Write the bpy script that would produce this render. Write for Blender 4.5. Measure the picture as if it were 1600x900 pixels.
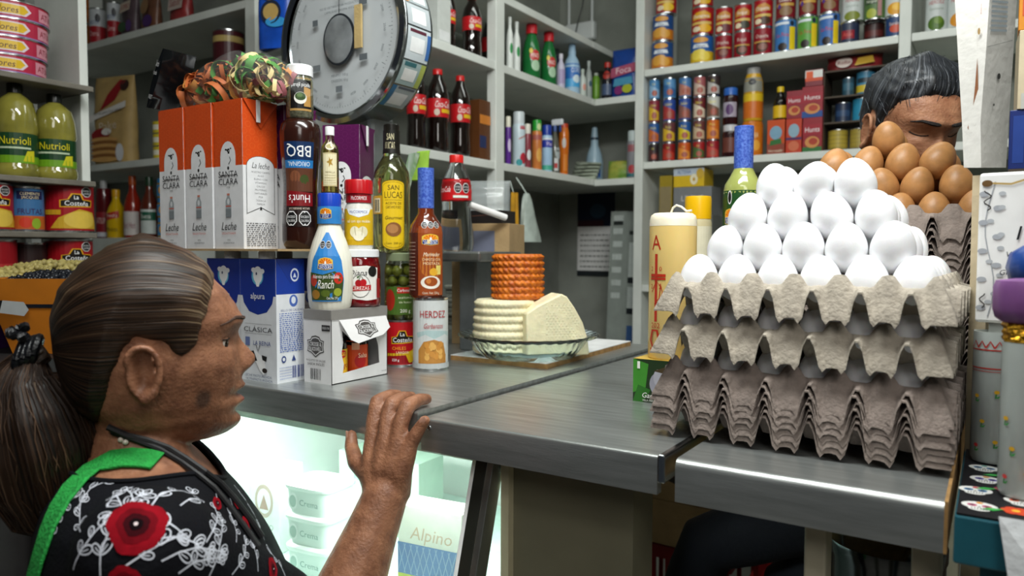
import bpy, bmesh, math, random
from mathutils import Vector, Matrix, noise as mnoise
from mathutils.geometry import tessellate_polygon
from mathutils.bvhtree import BVHTree
for o in list(bpy.data.objects): bpy.data.objects.remove(o)
random.seed(7)
S = bpy.context.scene
COL = S.collection
PI = math.pi

# ------------------------------------------------------------------ camera (z = 0 is the counter top, floor at -1.15)
F = 1166.0; YAW = math.radians(32.96); PIT = math.radians(2.88); ROL = math.radians(0.2)
CAM = Vector((0, 0, 0.222))
fw = Vector((-math.sin(YAW)*math.cos(PIT), math.cos(YAW)*math.cos(PIT), -math.sin(PIT)))
r0 = Vector((math.cos(YAW), math.sin(YAW), 0)); u0 = r0.cross(fw)
rt = r0*math.cos(ROL)+u0*math.sin(ROL); up = -r0*math.sin(ROL)+u0*math.cos(ROL)
cd = bpy.data.cameras.new('camera'); co = bpy.data.objects.new('camera', cd); COL.objects.link(co)
cd.sensor_width = 36; cd.lens = F/1600*36; cd.clip_start = .02
mw = Matrix((rt, up, -fw)).transposed().to_4x4(); mw.translation = CAM; co.matrix_world = mw
cd.dof.use_dof = True; cd.dof.focus_distance = 1.05; cd.dof.aperture_fstop = 5.0
S.camera = co
# ------------------------------------------------------------------ world, lights, exposure
W = bpy.data.worlds.new('world'); S.world = W; W.use_nodes = True
W.node_tree.nodes['Background'].inputs[0].default_value = (.75, .85, 1, 1)
W.node_tree.nodes['Background'].inputs[1].default_value = 0.03
S.view_settings.view_transform = 'Standard'; S.view_settings.look = 'None'
S.view_settings.exposure = 0.0; S.view_settings.gamma = 1; S.view_settings.use_curve_mapping = False
def area(name, loc, tgt, sx, sy, w, col=(1, 1, 1)):
    l = bpy.data.lights.new(name, 'AREA'); l.shape = 'RECTANGLE'; l.size = sx; l.size_y = sy; l.energy = w; l.color = col
    o = bpy.data.objects.new(name, l); COL.objects.link(o); o.location = loc
    o.rotation_euler = (Vector(tgt)-Vector(loc)).to_track_quat('-Z', 'Y').to_euler(); return o
area('tube_light_counter', (-.22, .62, 1.28), (-.38, .95, 0), 1.1, .22, 25, (.97, 1, .98))
area('tube_light_shop', (-.55, 1.75, 1.42), (-.6, 1.85, 0), 1.2, .2, 5.5, (.95, 1, .95))
area('tube_counter_up', (-.35, .62, 1.34), (-.35, .7, 1.7), 1.3, .22, 9, (.97, 1, .98))
area('tube_shop_up', (-.55, 1.75, 1.46), (-.55, 1.76, 1.7), 1.2, .2, 1.8, (.95, 1, .95))
area('aisle_light', (.9, -.9, 1.4), (-.3, .8, .2), .8, .8, 12, (1, .97, .92))

area('added_aisle_fill', (.1, -.5, 1.66), (.1, -.45, 0), 1.2, .3, 8, (1, .98, .95))  # added fill, no known lamp; brightens the floor that the steel fascia reflects

# ------------------------------------------------------------------ pixels of the 1600x900 photograph to points
def ray(x, y): return fw+rt*((x-800)/F)-up*((y-450)/F)
def onZ(x, y, z=0.): d = ray(x, y); return CAM+d*((z-CAM.z)/d.z)
def onY(x, y, Y): d = ray(x, y); return CAM+d*(Y/d.y)
def onX(x, y, X): d = ray(x, y); return CAM+d*(X/d.x)
def onD(x, y, D): return CAM+ray(x, y)*D
def dep(p): return (Vector(p)-CAM).dot(fw)

# ------------------------------------------------------------------ materials
def lin(h):
    h = h.lstrip('#')
    c = [int(h[i:i+2], 16)/255 for i in (0, 2, 4)]
    return tuple(v/12.92 if v <= .04045 else ((v+.055)/1.055)**2.4 for v in c)+(1,)
MATS = {}
def mat(key, hx, rough=.5, metal=0, bump=0, bs=200, var=.08, vs=25, trans=0, ior=1.45, alpha=1, emit=0, spec=.5, coat=0, sss=0, stretch=None, hx2=None):
    if key in MATS: return MATS[key]
    m = bpy.data.materials.new(key); m.use_nodes = True; nt = m.node_tree; b = nt.nodes['Principled BSDF']
    I = b.inputs; c = lin(hx)
    I['Roughness'].default_value = rough; I['Metallic'].default_value = metal
    I['Transmission Weight'].default_value = trans; I['IOR'].default_value = ior; I['Alpha'].default_value = alpha
    I['Specular IOR Level'].default_value = spec; I['Coat Weight'].default_value = coat
    if sss: I['Subsurface Weight'].default_value = sss; I['Subsurface Radius'].default_value = (.01, .004, .002); I['Subsurface Scale'].default_value = .5
    tc = nt.nodes.new('ShaderNodeTexCoord'); src = tc.outputs['Object']
    if stretch:
        mp = nt.nodes.new('ShaderNodeMapping'); mp.inputs['Scale'].default_value = stretch; nt.links.new(src, mp.inputs[0]); src = mp.outputs[0]
    if var or hx2:
        n = nt.nodes.new('ShaderNodeTexNoise'); n.inputs['Scale'].default_value = vs; n.inputs['Detail'].default_value = 4
        nt.links.new(src, n.inputs['Vector'])
        r = nt.nodes.new('ShaderNodeValToRGB')
        r.color_ramp.elements[0].position = .3; r.color_ramp.elements[1].position = .7
        a = lin(hx2) if hx2 else tuple(v*(1-2*var) for v in c[:3])+(1,)
        e = c if hx2 else tuple(min(1, v*(1+var)) for v in c[:3])+(1,)
        r.color_ramp.elements[0].color = a; r.color_ramp.elements[1].color = e
        nt.links.new(n.outputs['Fac'], r.inputs[0]); nt.links.new(r.outputs[0], I['Base Color'])
    else: I['Base Color'].default_value = c
    if bump:
        n2 = nt.nodes.new('ShaderNodeTexNoise'); n2.inputs['Scale'].default_value = bs; n2.inputs['Detail'].default_value = 3
        nt.links.new(src, n2.inputs['Vector'])
        bp = nt.nodes.new('ShaderNodeBump'); bp.inputs['Strength'].default_value = bump; bp.inputs['Distance'].default_value = .004
        nt.links.new(n2.outputs['Fac'], bp.inputs['Height']); nt.links.new(bp.outputs[0], I['Normal'])
    if emit: I['Emission Color'].default_value = c; I['Emission Strength'].default_value = emit
    MATS[key] = m; return m
def P(hx): return mat('print_'+hx.strip('#'), hx, .38, var=.03, vs=60)
def CP(hx): return mat('cloth_print_'+hx.strip('#'), hx, .9, var=.12, vs=80, spec=.1)
def plas(hx, rough=.3): return mat('plastic_%s_%d' % (hx.strip('#'), rough*100), hx, rough, var=.04, vs=15)
def glass(key, hx, rough=.03, alpha=1): return mat('glass_'+key, hx, rough, trans=1, var=0, ior=1.4, alpha=alpha)
def film(key, hx, alpha): return mat('film_'+key, hx, .12, var=0, alpha=alpha, spec=.8, bump=.5, bs=25)
STEEL = mat('brushed_steel', '#b8bcba', .3, .82, bump=.06, bs=60, var=.12, vs=8, stretch=(1, 12, 12))
STEELD = mat('dull_steel', '#8d8d8d', .34, 1, bump=.05, bs=90, var=.1, vs=10)
TIN = mat('tin', '#c9cccd', .25, 1, var=.05)
WHITEP = mat('white_paint', '#d8dcd6', .5, bump=.12, bs=60, var=.05, vs=9)
CARD = mat('cardboard', '#a58a62', .85, bump=.2, bs=150, var=.08, vs=20)
PAPER = mat('white_paper', '#e8e8e6', .7, var=.04)

# ------------------------------------------------------------------ mesh helpers
class MB:
    def __init__(s): s.v = []; s.f = []; s.m = []; s.mats = []
    def mi(s, m):
        if m not in s.mats: s.mats.append(m)
        return s.mats.index(m)
    def add(s, vs, fs, m):
        k = len(s.v); i = s.mi(m); s.v += [tuple(v) for v in vs]
        for f in fs: s.f.append(tuple(a+k for a in f)); s.m.append(i)
        return s
    def box(s, a, b, m, M=None):
        x0, y0, z0 = a; x1, y1, z1 = b
        vs = [Vector(p) for p in ((x0,y0,z0),(x1,y0,z0),(x1,y1,z0),(x0,y1,z0),(x0,y0,z1),(x1,y0,z1),(x1,y1,z1),(x0,y1,z1))]
        if M: vs = [M @ v for v in vs]
        return s.add(vs, [(0,3,2,1),(4,5,6,7),(0,1,5,4),(1,2,6,5),(2,3,7,6),(3,0,4,7)], m)
    def loft(s, rings, m, cap=(True, True), closed=True):
        n = len(rings[0]); vs = [p for r in rings for p in r]; fs = []
        for i in range(len(rings)-1):
            for j in range(n if closed else n-1):
                k = (j+1) % n; fs.append((i*n+j, i*n+k, (i+1)*n+k, (i+1)*n+j))
        if cap[0]: fs.append(tuple(range(n))[::-1])
        if cap[1]: fs.append(tuple((len(rings)-1)*n+j for j in range(n)))
        return s.add(vs, fs, m)
    def lathe(s, prof, m, n=40, c=(0,0,0), fn=None, cap=(True, True)):
        rings = []
        for r, z in prof:
            rings.append([(c[0]+(r if not fn else fn(r, z, 2*PI*j/n))*math.cos(2*PI*j/n), c[1]+(r if not fn else fn(r, z, 2*PI*j/n))*math.sin(2*PI*j/n), c[2]+z) for j in range(n)])
        return s.loft(rings, m, cap)
    def tube(s, pts, rad, m, n=8, cap=(True, True), flat=1.):
        pts = [Vector(p) for p in pts]; rings = []; prev = None
        for i, p in enumerate(pts):
            t = (pts[min(i+1, len(pts)-1)]-pts[max(i-1, 0)]).normalized()
            if prev is None:
                a = t.orthogonal().normalized()
            else:
                a = (prev-t*prev.dot(t)).normalized()
            prev = a; b = t.cross(a); r = rad[i] if isinstance(rad, (list, tuple)) else rad
            rings.append([p+a*r*math.cos(2*PI*j/n)+b*r*flat*math.sin(2*PI*j/n) for j in range(n)])
        return s.loft(rings, m, cap)
    def build(s, name, parent=None, smooth=35, loc=None, bevel=0, seg=2):
        me = bpy.data.meshes.new(name); me.from_pydata(s.v, [], s.f)
        for m in s.mats: me.materials.append(m)
        me.polygons.foreach_set('material_index', s.m); me.update()
        if smooth:
            me.polygons.foreach_set('use_smooth', [True]*len(me.polygons)); me.set_sharp_from_angle(angle=math.radians(smooth))
        o = bpy.data.objects.new(name, me); COL.objects.link(o)
        if parent: o.parent = parent
        if loc is not None: o.location = loc
        if bevel:
            md = o.modifiers.new('bevel', 'BEVEL'); md.width = bevel; md.segments = seg; md.limit_method = 'ANGLE'; md.angle_limit = math.radians(40); md.harden_normals = False
        return o
def tag(o, label, cat, group=None):
    o['label'] = label; o['category'] = cat
    if group: o['group'] = group
    return o
def struct(o): o['kind'] = 'structure'; return o
def thing(name, label, cat, loc=(0,0,0), rz=0, group=None):
    o = bpy.data.objects.new(name, None); COL.objects.link(o); o.location = loc; o.rotation_euler = (0, 0, rz); o.empty_display_size = .02
    return tag(o, label, cat, group)
def dup(root, loc, rz=None, label=None, group=None):
    r = root.copy(); COL.objects.link(r); r.location = loc
    if rz is not None: r.rotation_euler = (0, 0, rz)
    if label: r['label'] = label
    if group: r['group'] = group
    for ch in list(root.children):
        c = ch.copy(); COL.objects.link(c); c.parent = r
        for g in list(ch.children):
            d = g.copy(); COL.objects.link(d); d.parent = c
    return r
# ------------------------------------------------------------------ flat print: shapes and lettering laid on a surface
TXT = {}
def textmesh(s):
    if s in TXT: return TXT[s]
    cu = bpy.data.curves.new('t', 'FONT'); cu.body = s; cu.size = 1; cu.resolution_u = 2; cu.align_x = 'CENTER'
    o = bpy.data.objects.new('t', cu); me = o.to_mesh()
    vs = [(v.co.x, v.co.y) for v in me.vertices]; fs = [tuple(p.vertices) for p in me.polygons]
    o.to_mesh_clear(); bpy.data.objects.remove(o); bpy.data.curves.remove(cu)
    if vs:
        x0 = min(v[0] for v in vs); x1 = max(v[0] for v in vs)
    else: x0 = x1 = 0
    vs = [(x-(x0+x1)/2, y) for x, y in vs]
    TXT[s] = (vs, fs, x1-x0); return TXT[s]
def stroke(pts, w):
    pts = [Vector(p) for p in pts]; L = []; Rr = []
    for i, p in enumerate(pts):
        t = (pts[min(i+1, len(pts)-1)]-pts[max(i-1, 0)]); t = t.normalized() if t.length > 1e-9 else Vector((1, 0))
        n = Vector((-t.y, t.x))*w/2; L.append(p+n); Rr.append(p-n)
    vs = L+Rr; k = len(pts)
    return [tuple(v) for v in vs], [(i, k+i, k+i+1, i+1) for i in range(k-1)]
def decal(spec, mp, R, H, step=None, zstep=None, e0=.0004, de=.00012, mb=None, mf=None):
    """spec items in units: u of R, v of H.  mp(x, z, e) -> point in 3D for metres x, z and lift e"""
    mb = mb or MB(); mf = mf or P; spec = list(spec); de = min(de, .0014/max(1, len(spec)))
    for k, it in enumerate(spec):
        t = it[0]; e = e0+de*k
        if t == 'r':
            _, ua, va, ub, vb, hx = it
            nx = max(1, int(abs(ub-ua)*R/step+.99)) if step else 1; nz = max(1, int(abs(vb-va)*H/zstep+.99)) if zstep else 1
            vs = []; fs = []
            for j in range(nz+1):
                for i in range(nx+1): vs.append(mp((ua+(ub-ua)*i/nx)*R, (va+(vb-va)*j/nz)*H, e))
            for j in range(nz):
                for i in range(nx): a = j*(nx+1)+i; fs.append((a, a+1, a+nx+2, a+nx+1))
            mb.add(vs, fs, mf(hx)); continue
        if t == 'e':
            _, u, v, ru, rv, hx = it; n = 20
            v2 = [((u+ru*math.cos(2*PI*i/n))*R, (v+rv*math.sin(2*PI*i/n))*H) for i in range(n)]; f2 = [tuple(range(n))]
        elif t == 'p':
            _, pts, hx = it; v2 = [(a*R, b*H) for a, b in pts]
            f2 = [tuple(q) for q in tessellate_polygon([[Vector((a, b, 0)) for a, b in v2]])]
            f2 = [q if ((v2[q[1]][0]-v2[q[0]][0])*(v2[q[2]][1]-v2[q[0]][1])-(v2[q[1]][1]-v2[q[0]][1])*(v2[q[2]][0]-v2[q[0]][0])) > 0 else q[::-1] for q in f2]
        elif t == 'l':
            _, pts, w, hx = it; v2, f2 = stroke([(a*R, b*H) for a, b in pts], w*H)
        elif t == 't':
            _, s, u, v, h, hx = it[:6]; o = it[6] if len(it) > 6 else {}
            vs, fs, wd = textmesh(s); sc = h*H/.7; sx = sc
            if 'w' in o and wd*sc > o['w']*R: sx = o['w']*R/wd
            if 'W' in o and wd: sx = o['W']*R/wd
            sh = o.get('sh', 0); ro = o.get('rot', 0); cr, sr = math.cos(ro), math.sin(ro)
            v2 = []
            for a, b in vs:
                x = a*sx+b*sc*sh; y = (b-.35)*sc
                v2.append((u*R+x*cr-y*sr, v*H+x*sr+y*cr))
            f2 = fs
        if not v2 or not f2: continue
        if step:
            bm = bmesh.new(); bv = [bm.verts.new((a, b, 0)) for a, b in v2]
            for f in f2:
                try: bm.faces.new([bv[i] for i in f])
                except ValueError: pass
            x0 = min(a for a, b in v2); x1 = max(a for a, b in v2); i = math.floor(x0/step)+1
            while i*step < x1:
                bmesh.ops.bisect_plane(bm, geom=bm.verts[:]+bm.edges[:]+bm.faces[:], plane_co=(i*step, 0, 0), plane_no=(1, 0, 0)); i += 1
            if zstep:
                z0 = min(b for a, b in v2); z1 = max(b for a, b in v2); i = math.floor(z0/zstep)+1
                while i*zstep < z1:
                    bmesh.ops.bisect_plane(bm, geom=bm.verts[:]+bm.edges[:]+bm.faces[:], plane_co=(0, i*zstep, 0), plane_no=(0, 1, 0)); i += 1
            bm.verts.index_update(); v2 = [(v.co.x, v.co.y) for v in bm.verts]; f2 = [tuple(v.index for v in f.verts) for f in bm.faces]; bm.free()
        mb.add([mp(a, b, e) for a, b in v2], f2, mf(hx))
    return mb
def rprof(prof):
    def r(z):
        if z <= prof[0][1]: return prof[0][0]
        for (ra, za), (rb, zb) in zip(prof, prof[1:]):
            if za <= z <= zb and zb > za: return ra+(rb-ra)*(z-za)/(zb-za)
        return prof[-1][0]
    return r
def cylmap(prof, R, az=0.):
    rf = rprof(prof) if isinstance(prof, list) else (lambda z: prof)
    def mp(x, z, e):
        a = az+x/R; r = rf(z)+e; return (r*math.cos(a), r*math.sin(a), z)
    return mp
def flatmap(o, du, dv, n):
    o, du, dv, n = map(Vector, (o, du, dv, n))
    return lambda x, z, e: tuple(o+du*x+dv*z+n*e)
def faceaz(loc): d = CAM-Vector(loc); return math.atan2(d.y, d.x)

# ------------------------------------------------------------------ product makers (origin = centre of the base)
def can(name, label, cat, loc, w, h, spec, az=None, group=None, lid=True, body='#b9bcc0', tall=False):
    R = w/2; az = faceaz(loc) if az is None else az
    o = thing(name, label, cat, loc, 0, group)
    rim = min(.003, h*.03)
    prof = [(R*.9, 0), (R, 0), (R, rim), (R*.97, rim*1.3), (R*.97, h-rim*1.3), (R, h-rim), (R, h), (R*.93, h), (R*.9, h-rim*.9)]
    MB().lathe(prof, TIN, 36).build('tin_body', o)
    zz = [(0, 0), (0, rim*1.4), (1, h-rim*1.4)]
    pr = [(R*.972, 0), (R*.972, h)]
    s = [('r', -PI, rim*1.5/h, PI, 1-rim*1.5/h, spec[0])] if isinstance(spec[0], str) else []
    decal(s+[x for x in spec if not isinstance(x, str)], cylmap(pr, R, az), R, h, step=R*.2, e0=.0003, de=.0001).build('label', o, 0)
    return o
def bottle(name, label, cat, loc, w, h, prof, mt, cap=None, spec=(), az=None, group=None, liquid=None, n=40, zst=8, rz=0, fn=None, extra=None, e0=.0004):
    R = w/2; az = faceaz(loc) if az is None else az
    o = thing(name, label, cat, loc, 0, group)
    pr = [(r*R, z*h) for r, z in prof]
    MB().lathe(pr, mt, n, fn=fn).build('bottle_body', o, 50)
    if liquid:
        lv, lm = liquid
        lp = [(max(r*R-.0015, .001), max(z*h, .002)) for r, z in prof if z <= lv]
        rr = rprof(pr)(lv*h)-.0015; lp.append((max(rr, .001), lv*h))
        MB().lathe(lp, lm, n).build('contents', o, 50)
    if cap:
        z0, z1, cr, hx = cap[:4]; c = cr*R
        b = MB(); m = plas(hx)
        ridged = len(cap) > 4 and cap[4]
        b.lathe([(c, z0*h), (c, z0*h+(z1-z0)*h*.88), (c*.94, z1*h), (c*.5, z1*h)], m, 48, fn=(lambda r, z, a: r*(1-.03*(int(a/2/PI*48) % 2))) if ridged else None)
        b.build('cap', o, 30)
    if spec: decal(spec, cylmap(pr, R, az), R, h, step=R*.2, zstep=h/zst, e0=e0).build('label', o, 0)
    if extra: extra(o, R, h, az)
    return o
def carton(name, label, cat, loc, w, d, h, rz, body, front=(), side=(), group=None, top=(), bev=.001, left=(), mname='box_body'):
    """front print on the local -Y face, side print on +X, left print on -X"""
    o = thing(name, label, cat, loc, rz, group)
    MB().box((-w/2, -d/2, 0), (w/2, d/2, h), body if not isinstance(body, str) else P(body)).build(mname, o, 0, bevel=bev)
    mb = MB()
    if front: decal(front, flatmap((0, -d/2, 0), (1,0,0), (0,0,1), (0,-1,0)), w/2, h, mb=mb)
    if side: decal(side, flatmap((w/2, 0, 0), (0,1,0), (0,0,1), (1,0,0)), d/2, h, mb=mb)
    if left: decal(left, flatmap((-w/2, 0, 0), (0,-1,0), (0,0,1), (-1,0,0)), d/2, h, mb=mb)
    if top: decal(top, flatmap((0, 0, h), (1,0,0), (0,1,0), (0,0,1)), w/2, d/2, mb=mb)
    if mb.v: mb.build('label', o, 0)
    return o
# ================================================================== the setting
FL = -1.15
TILE = mat('floor_tile', '#938c80', .35, bump=.1, bs=12, var=.15, vs=5)
WALL = mat('wall_plaster', '#b9bdb4', .7, bump=.25, bs=40, var=.1, vs=4)
DARKW = mat('wall_grimy', '#8f938b', .75, bump=.25, bs=40, var=.15, vs=5)
def slab(name, a, b, m, parent=None, bev=0): return MB().box(a, b, m).build(name, parent, 0, bevel=bev)
struct(slab('floor', (-3.4, -1.6, FL-.05), (1.6, 3.0, FL), TILE))
struct(slab('ceiling', (-3.4, -1.6, 1.72), (1.6, 3.0, 1.78), WALL))
struct(slab('wall_back', (-1.9, 2.84, FL), (1.6, 2.9, 1.72), DARKW))
struct(slab('wall_shop_left', (-1.66, 1.82, FL), (-1.6, 2.84, 1.72), DARKW))
struct(slab('wall_left_back', (-3.4, 1.76, FL), (-1.6, 1.82, 1.72), DARKW))
struct(slab('wall_left', (-3.46, -1.6, FL), (-3.4, 1.82, 1.72), DARKW))
struct(slab('wall_right', (1.6, -1.6, FL), (1.66, 2.9, 1.72), DARKW))

# ------------------------------------------------------------------ counters
XS = -.634
WOOD = mat('plywood_edge', '#a27c4a', .8, bump=.3, bs=80, var=.2, vs=60)
SIL = mat('steel_fascia', '#83827f', .42, 1, bump=.05, bs=80, var=.1, vs=12)
def counter(name, label, x0, x1, y0, y1, zt, m, fas=.043, r=.004, extra=None):
    o = thing(name, label, 'counter', ((x0+x1)/2, y0, zt)); w = (x1-x0)/2; d = y1-y0
    pts = [(0, -fas), (0, -r)]+[(r-r*math.cos(a*PI/10), -r+r*math.sin(a*PI/10)) for a in range(1, 6)]+[(d, 0), (d, -.012), (.012, -.012), (.012, -fas)]
    rings = [[(x, y, z) for y, z in pts] for x in (-w, w)]
    b = MB(); b.loft(rings[::-1], m); b.build('steel_top', o, 30)
    MB().box((-w+.003, .0125, -.034), (w-.003, d-.004, -.0125), WOOD).build('plywood_core', o, 0)
    return o
cl = counter('steel_counter', 'brushed steel counter top carrying the groceries and cheese', -1.66, XS-.006, .757, 1.6, .007, STEEL)
MB().tube([(.5085-.002, y, -.004) for y in (0.01, .2, .5, .84)], .0035, WOOD, 6).build('seam_strip', cl)
cm = counter('steel_counter', 'empty brushed steel counter section between the cheese and the eggs', XS, -.302, .757, 1.62, 0, STEEL)
b = MB(); sx = -.155
for x, y in ((sx+.012, -.0003),): b.lathe([(.0035, -.0005), (.0032, .0012), (.001, .002)], TIN, 12)
o = b.build('screw', cm); o.location = (-.152, 0, -.012); o.rotation_euler = (PI/2, 0, 0)
b = MB(); b.box((.166, -.001, -.03), (.1745, .6, .0015), mat('edge_trim', '#cfd6da', .18, 1)); b.build('end_trim', cm, 0, bevel=.002)
cr = counter('steel_counter', 'brushed steel counter section under the egg trays', -.281, -.032, .755, 1.47, 0, STEEL, .046, .009)
MB().box((.1245, -.0, -.046), (.1275, .7, .001), WOOD).build('end_edging', cr, 0)
# board under the glass dish
bd = thing('cutting_board', 'white faced plywood board under the glass cheese dish', 'board', (-.80, 1.36, .007), math.radians(2))
MB().box((-.10, -.2, 0), (.115, .2, .009), WOOD).build('plywood_base', bd, 0)
MB().box((-.10, -.2, .009), (.115, .2, .0105), mat('melamine', '#e9eaea', .4)).build('white_face', bd, 0)

# ------------------------------------------------------------------ chilled display case under the left counter
top = onY(742, 716, .79); Xf = top.x; bt = onX(712, 900, Xf)
sl = (bt.y-top.y)/(bt.z-top.z)
def gy(z): return .79+sl*(z-top.z)
zb = -.78
x0 = -1.27
dc = thing('display_case', 'refrigerated glass display case glowing under the steel counter', 'display case', (0, 0, 0))
CW = mat('case_white', '#e6efe9', .45, var=.03)
b = MB()
b.box((x0, 1.33, -1.1), (Xf, 1.36, -.045), CW); b.box((x0, gy(zb), zb-.03), (Xf, 1.33, zb), CW); b.box((x0, .8, -.06), (Xf, 1.33, -.046), CW)
b.box((x0-.02, gy(zb), -1.1), (x0, 1.36, -.045), CW); b.build('cabinet', dc, 0)
MB().box((x0, gy(zb)-.005, FL), (Xf+.02, 1.33, zb-.031), mat('case_base', '#5d5d58', .5, .5)).build('plinth', dc, 0)
GL = mat('case_glass', '#d9f2e8', .25, trans=.0, var=0, alpha=.14, spec=.6)
b = MB(); th = Vector((0, -.004, 0))
pts = [(x0, gy(zb), zb), (Xf, gy(zb), zb), (Xf, gy(-.046), -.046), (x0, gy(-.046), -.046)]
b.add(pts+[tuple(Vector(p)+th) for p in pts], [(0,1,2,3)[::-1], (4,5,6,7), (0,1,5,4), (1,2,6,5), (2,3,7,6), (3,0,4,7)], GL); b.build('front_glass', dc, 0)
def bar(xa, xb, m, name, dy=-.006, d2=.02):
    b = MB(); z1 = -.046
    r = [[(xa, gy(z)+dy, z), (xb, gy(z)+dy, z), (xb, gy(z)+d2, z), (xa, gy(z)+d2, z)] for z in (FL+.02, z1)]
    b.loft(r, m); b.build(name, dc, 0, bevel=.001)
bar(Xf, Xf+.006, mat('white_gasket', '#f2f5f4', .4), 'gasket')
bar(Xf+.006, Xf+.024, mat('black_frame', '#22241f', .4), 'frame_post')
bar(Xf+.024, Xf+.034, mat('alu_frame', '#8e918c', .35, .9), 'frame_trim')
LT = bpy.data.lights.new('case_tube', 'AREA'); LT.shape = 'RECTANGLE'; LT.size = .62; LT.size_y = .05; LT.energy = 4.6; LT.color = (.93, 1, .975)
lo = bpy.data.objects.new('case_tube', LT); COL.objects.link(lo); lo.location = (-.92, .86, -.066); lo.rotation_euler = (math.radians(12), 0, 0)
MB().box((x0, gy(-.33)+.07, -.335), (Xf-.01, 1.32, -.33), mat('case_shelf', '#cfe8e0', .3)).build('shelf', dc, 0)
# side panel next to the case, painted cabinet under the empty counter
OL = mat('olive_panel', '#77745f', .6, bump=.1, bs=40, var=.1, vs=6)
xa = Xf+.036; xb = onY(990, 760, .81).x
pn = thing('counter_cabinet', 'dull olive cabinet panel beneath the empty steel counter', 'cabinet', ((xa+xb)/2, .81, FL)); w = (xb-xa)/2
MB().box((-w, 0, 0), (w, .02, 1.105), OL).build('front_panel', pn, 0)
MB().box((w-.02, .02, 0), (w, .06, 1.105), OL).build('side_panel', pn, 0)
MB().box((-w, -.012, 0), (-w+.012, 0, 1.1), mat('cream_strip', '#c8c0a0', .5)).build('edge_strip', pn, 0)
# ------------------------------------------------------------------ under the right counter
CREAM = mat('cream_paint', '#b7b09a', .6, bump=.1, bs=50)
lx0 = onY(1257, 830, .80).x; lx1 = onY(1291, 830, .80).x
lg = thing('counter_trestle', 'cream painted wooden leg frame holding up the egg counter', 'trestle', (0, 0, FL))
for yy in (.80, 1.36): MB().box((lx0, yy, 0), (lx1, yy+.035, 1.114), CREAM).build('leg', lg, 0, bevel=.002)
for yy in (.80, 1.36): MB().box((-.06, yy, 0), (-.035, yy+.035, 1.114), CREAM).build('leg', lg, 0, bevel=.002)
MB().box((lx0, .80+.036, .25), (lx1, 1.36-.001, .29), CREAM).build('rail', lg, 0)
st = thing('steel_drum', 'shiny dark steel drum standing behind the cream leg', 'drum', (onY(1385, 860, 1.06).x, 1.06, FL))
MB().lathe([(.062, 0), (.068, .01), (.068, .98), (.07, .985), (.07, 1.0), (.05, 1.02), (.012, 1.03)], mat('dark_chrome', '#4b4f52', .15, 1, var=.3, vs=6), 48).build('drum_body', st)
bx = thing('cardboard_box', 'brown cardboard box with dark oval print under the counter gap', 'box', (-.69, 1.97, FL+.601), 0)
MB().box((-.19, -.14, 0), (.15, .14, .40), CARD).build('carton', bx, 0, bevel=.003)
decal([('e', 0, .52, .42, .11, '#2a2622'), ('t', 'Barcel', .03, .52, .09, '#b9b1a0', {'w': .7}), ('l', [(-.9, .3), (.8, .3)], .006, '#6b5433')], flatmap((.035, -.14, 0), (1,0,0), (0,0,1), (0,-1,0)), .17, .4).build('print', bx, 0)
RED = plas('#8e1018', .35)
def crate(loc, rz, label, w=.36, d=.26, h=.26):
    o = thing('plastic_crate', label, 'crate', loc, rz); t = .008
    def ring(x, y, z): return [(-x, -y, z), (x, -y, z), (x, y, z), (-x, y, z)]
    for z in (0, h-.035):
        MB().loft([ring(w/2, d/2, z), ring(w/2, d/2, z+.035), ring(w/2-t, d/2-t, z+.035), ring(w/2-t, d/2-t, z), ring(w/2, d/2, z)], RED, (False, False)).build('rim', o, 0)
    b = MB(); n = 9
    for i in range(n):
        x = -w/2+.01+i*(w-.028)/(n-1)
        for y in (-d/2, d/2-t): b.box((x, y+.001, .03), (x+.012, y+t-.001, h-.03), RED)
    for z in (.09, .15): b.box((-w/2+.002, -d/2+.0015, z), (w/2-.002, -d/2+t-.0015, z+.012), RED)
    b.build('lattice', o, 0)['kind'] = 'stuff'
    MB().box((-w/2, -d/2, -.004), (w/2, d/2, 0), RED).build('crate_floor', o, 0)
    return o
p = Vector((-.315, 0, 0))
c1 = crate((p.x, 1.97, FL+.004), 0, 'red lattice plastic crate, bottom of the stack behind the legs')
c2 = crate((p.x, 1.97, FL+.27), 0, 'red lattice plastic crate, second from the floor behind the legs')
c3 = crate((p.x, 1.97, FL+.536), .05, 'red lattice plastic crate on top of the stack behind the legs')
decal([('t', 'REPARTO', 0, .13, .1, '#c9a9a0', {'w': .5})], flatmap((.0, -.131, 0), (1,0,0), (0,0,1), (0,-1,0)), .18, .26).build('print', c3, 0)
p2 = Vector((-.685, 0, 0))
c4 = crate((p2.x-.02, 1.97, FL+.338), 0, 'red lattice plastic crate carrying the cardboard box', .34, .26, .258)
c5 = crate((p2.x-.02, 1.97, FL+.004), 0, 'red lattice plastic crate on the floor under the cardboard box', .34, .26, .33)

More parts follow.
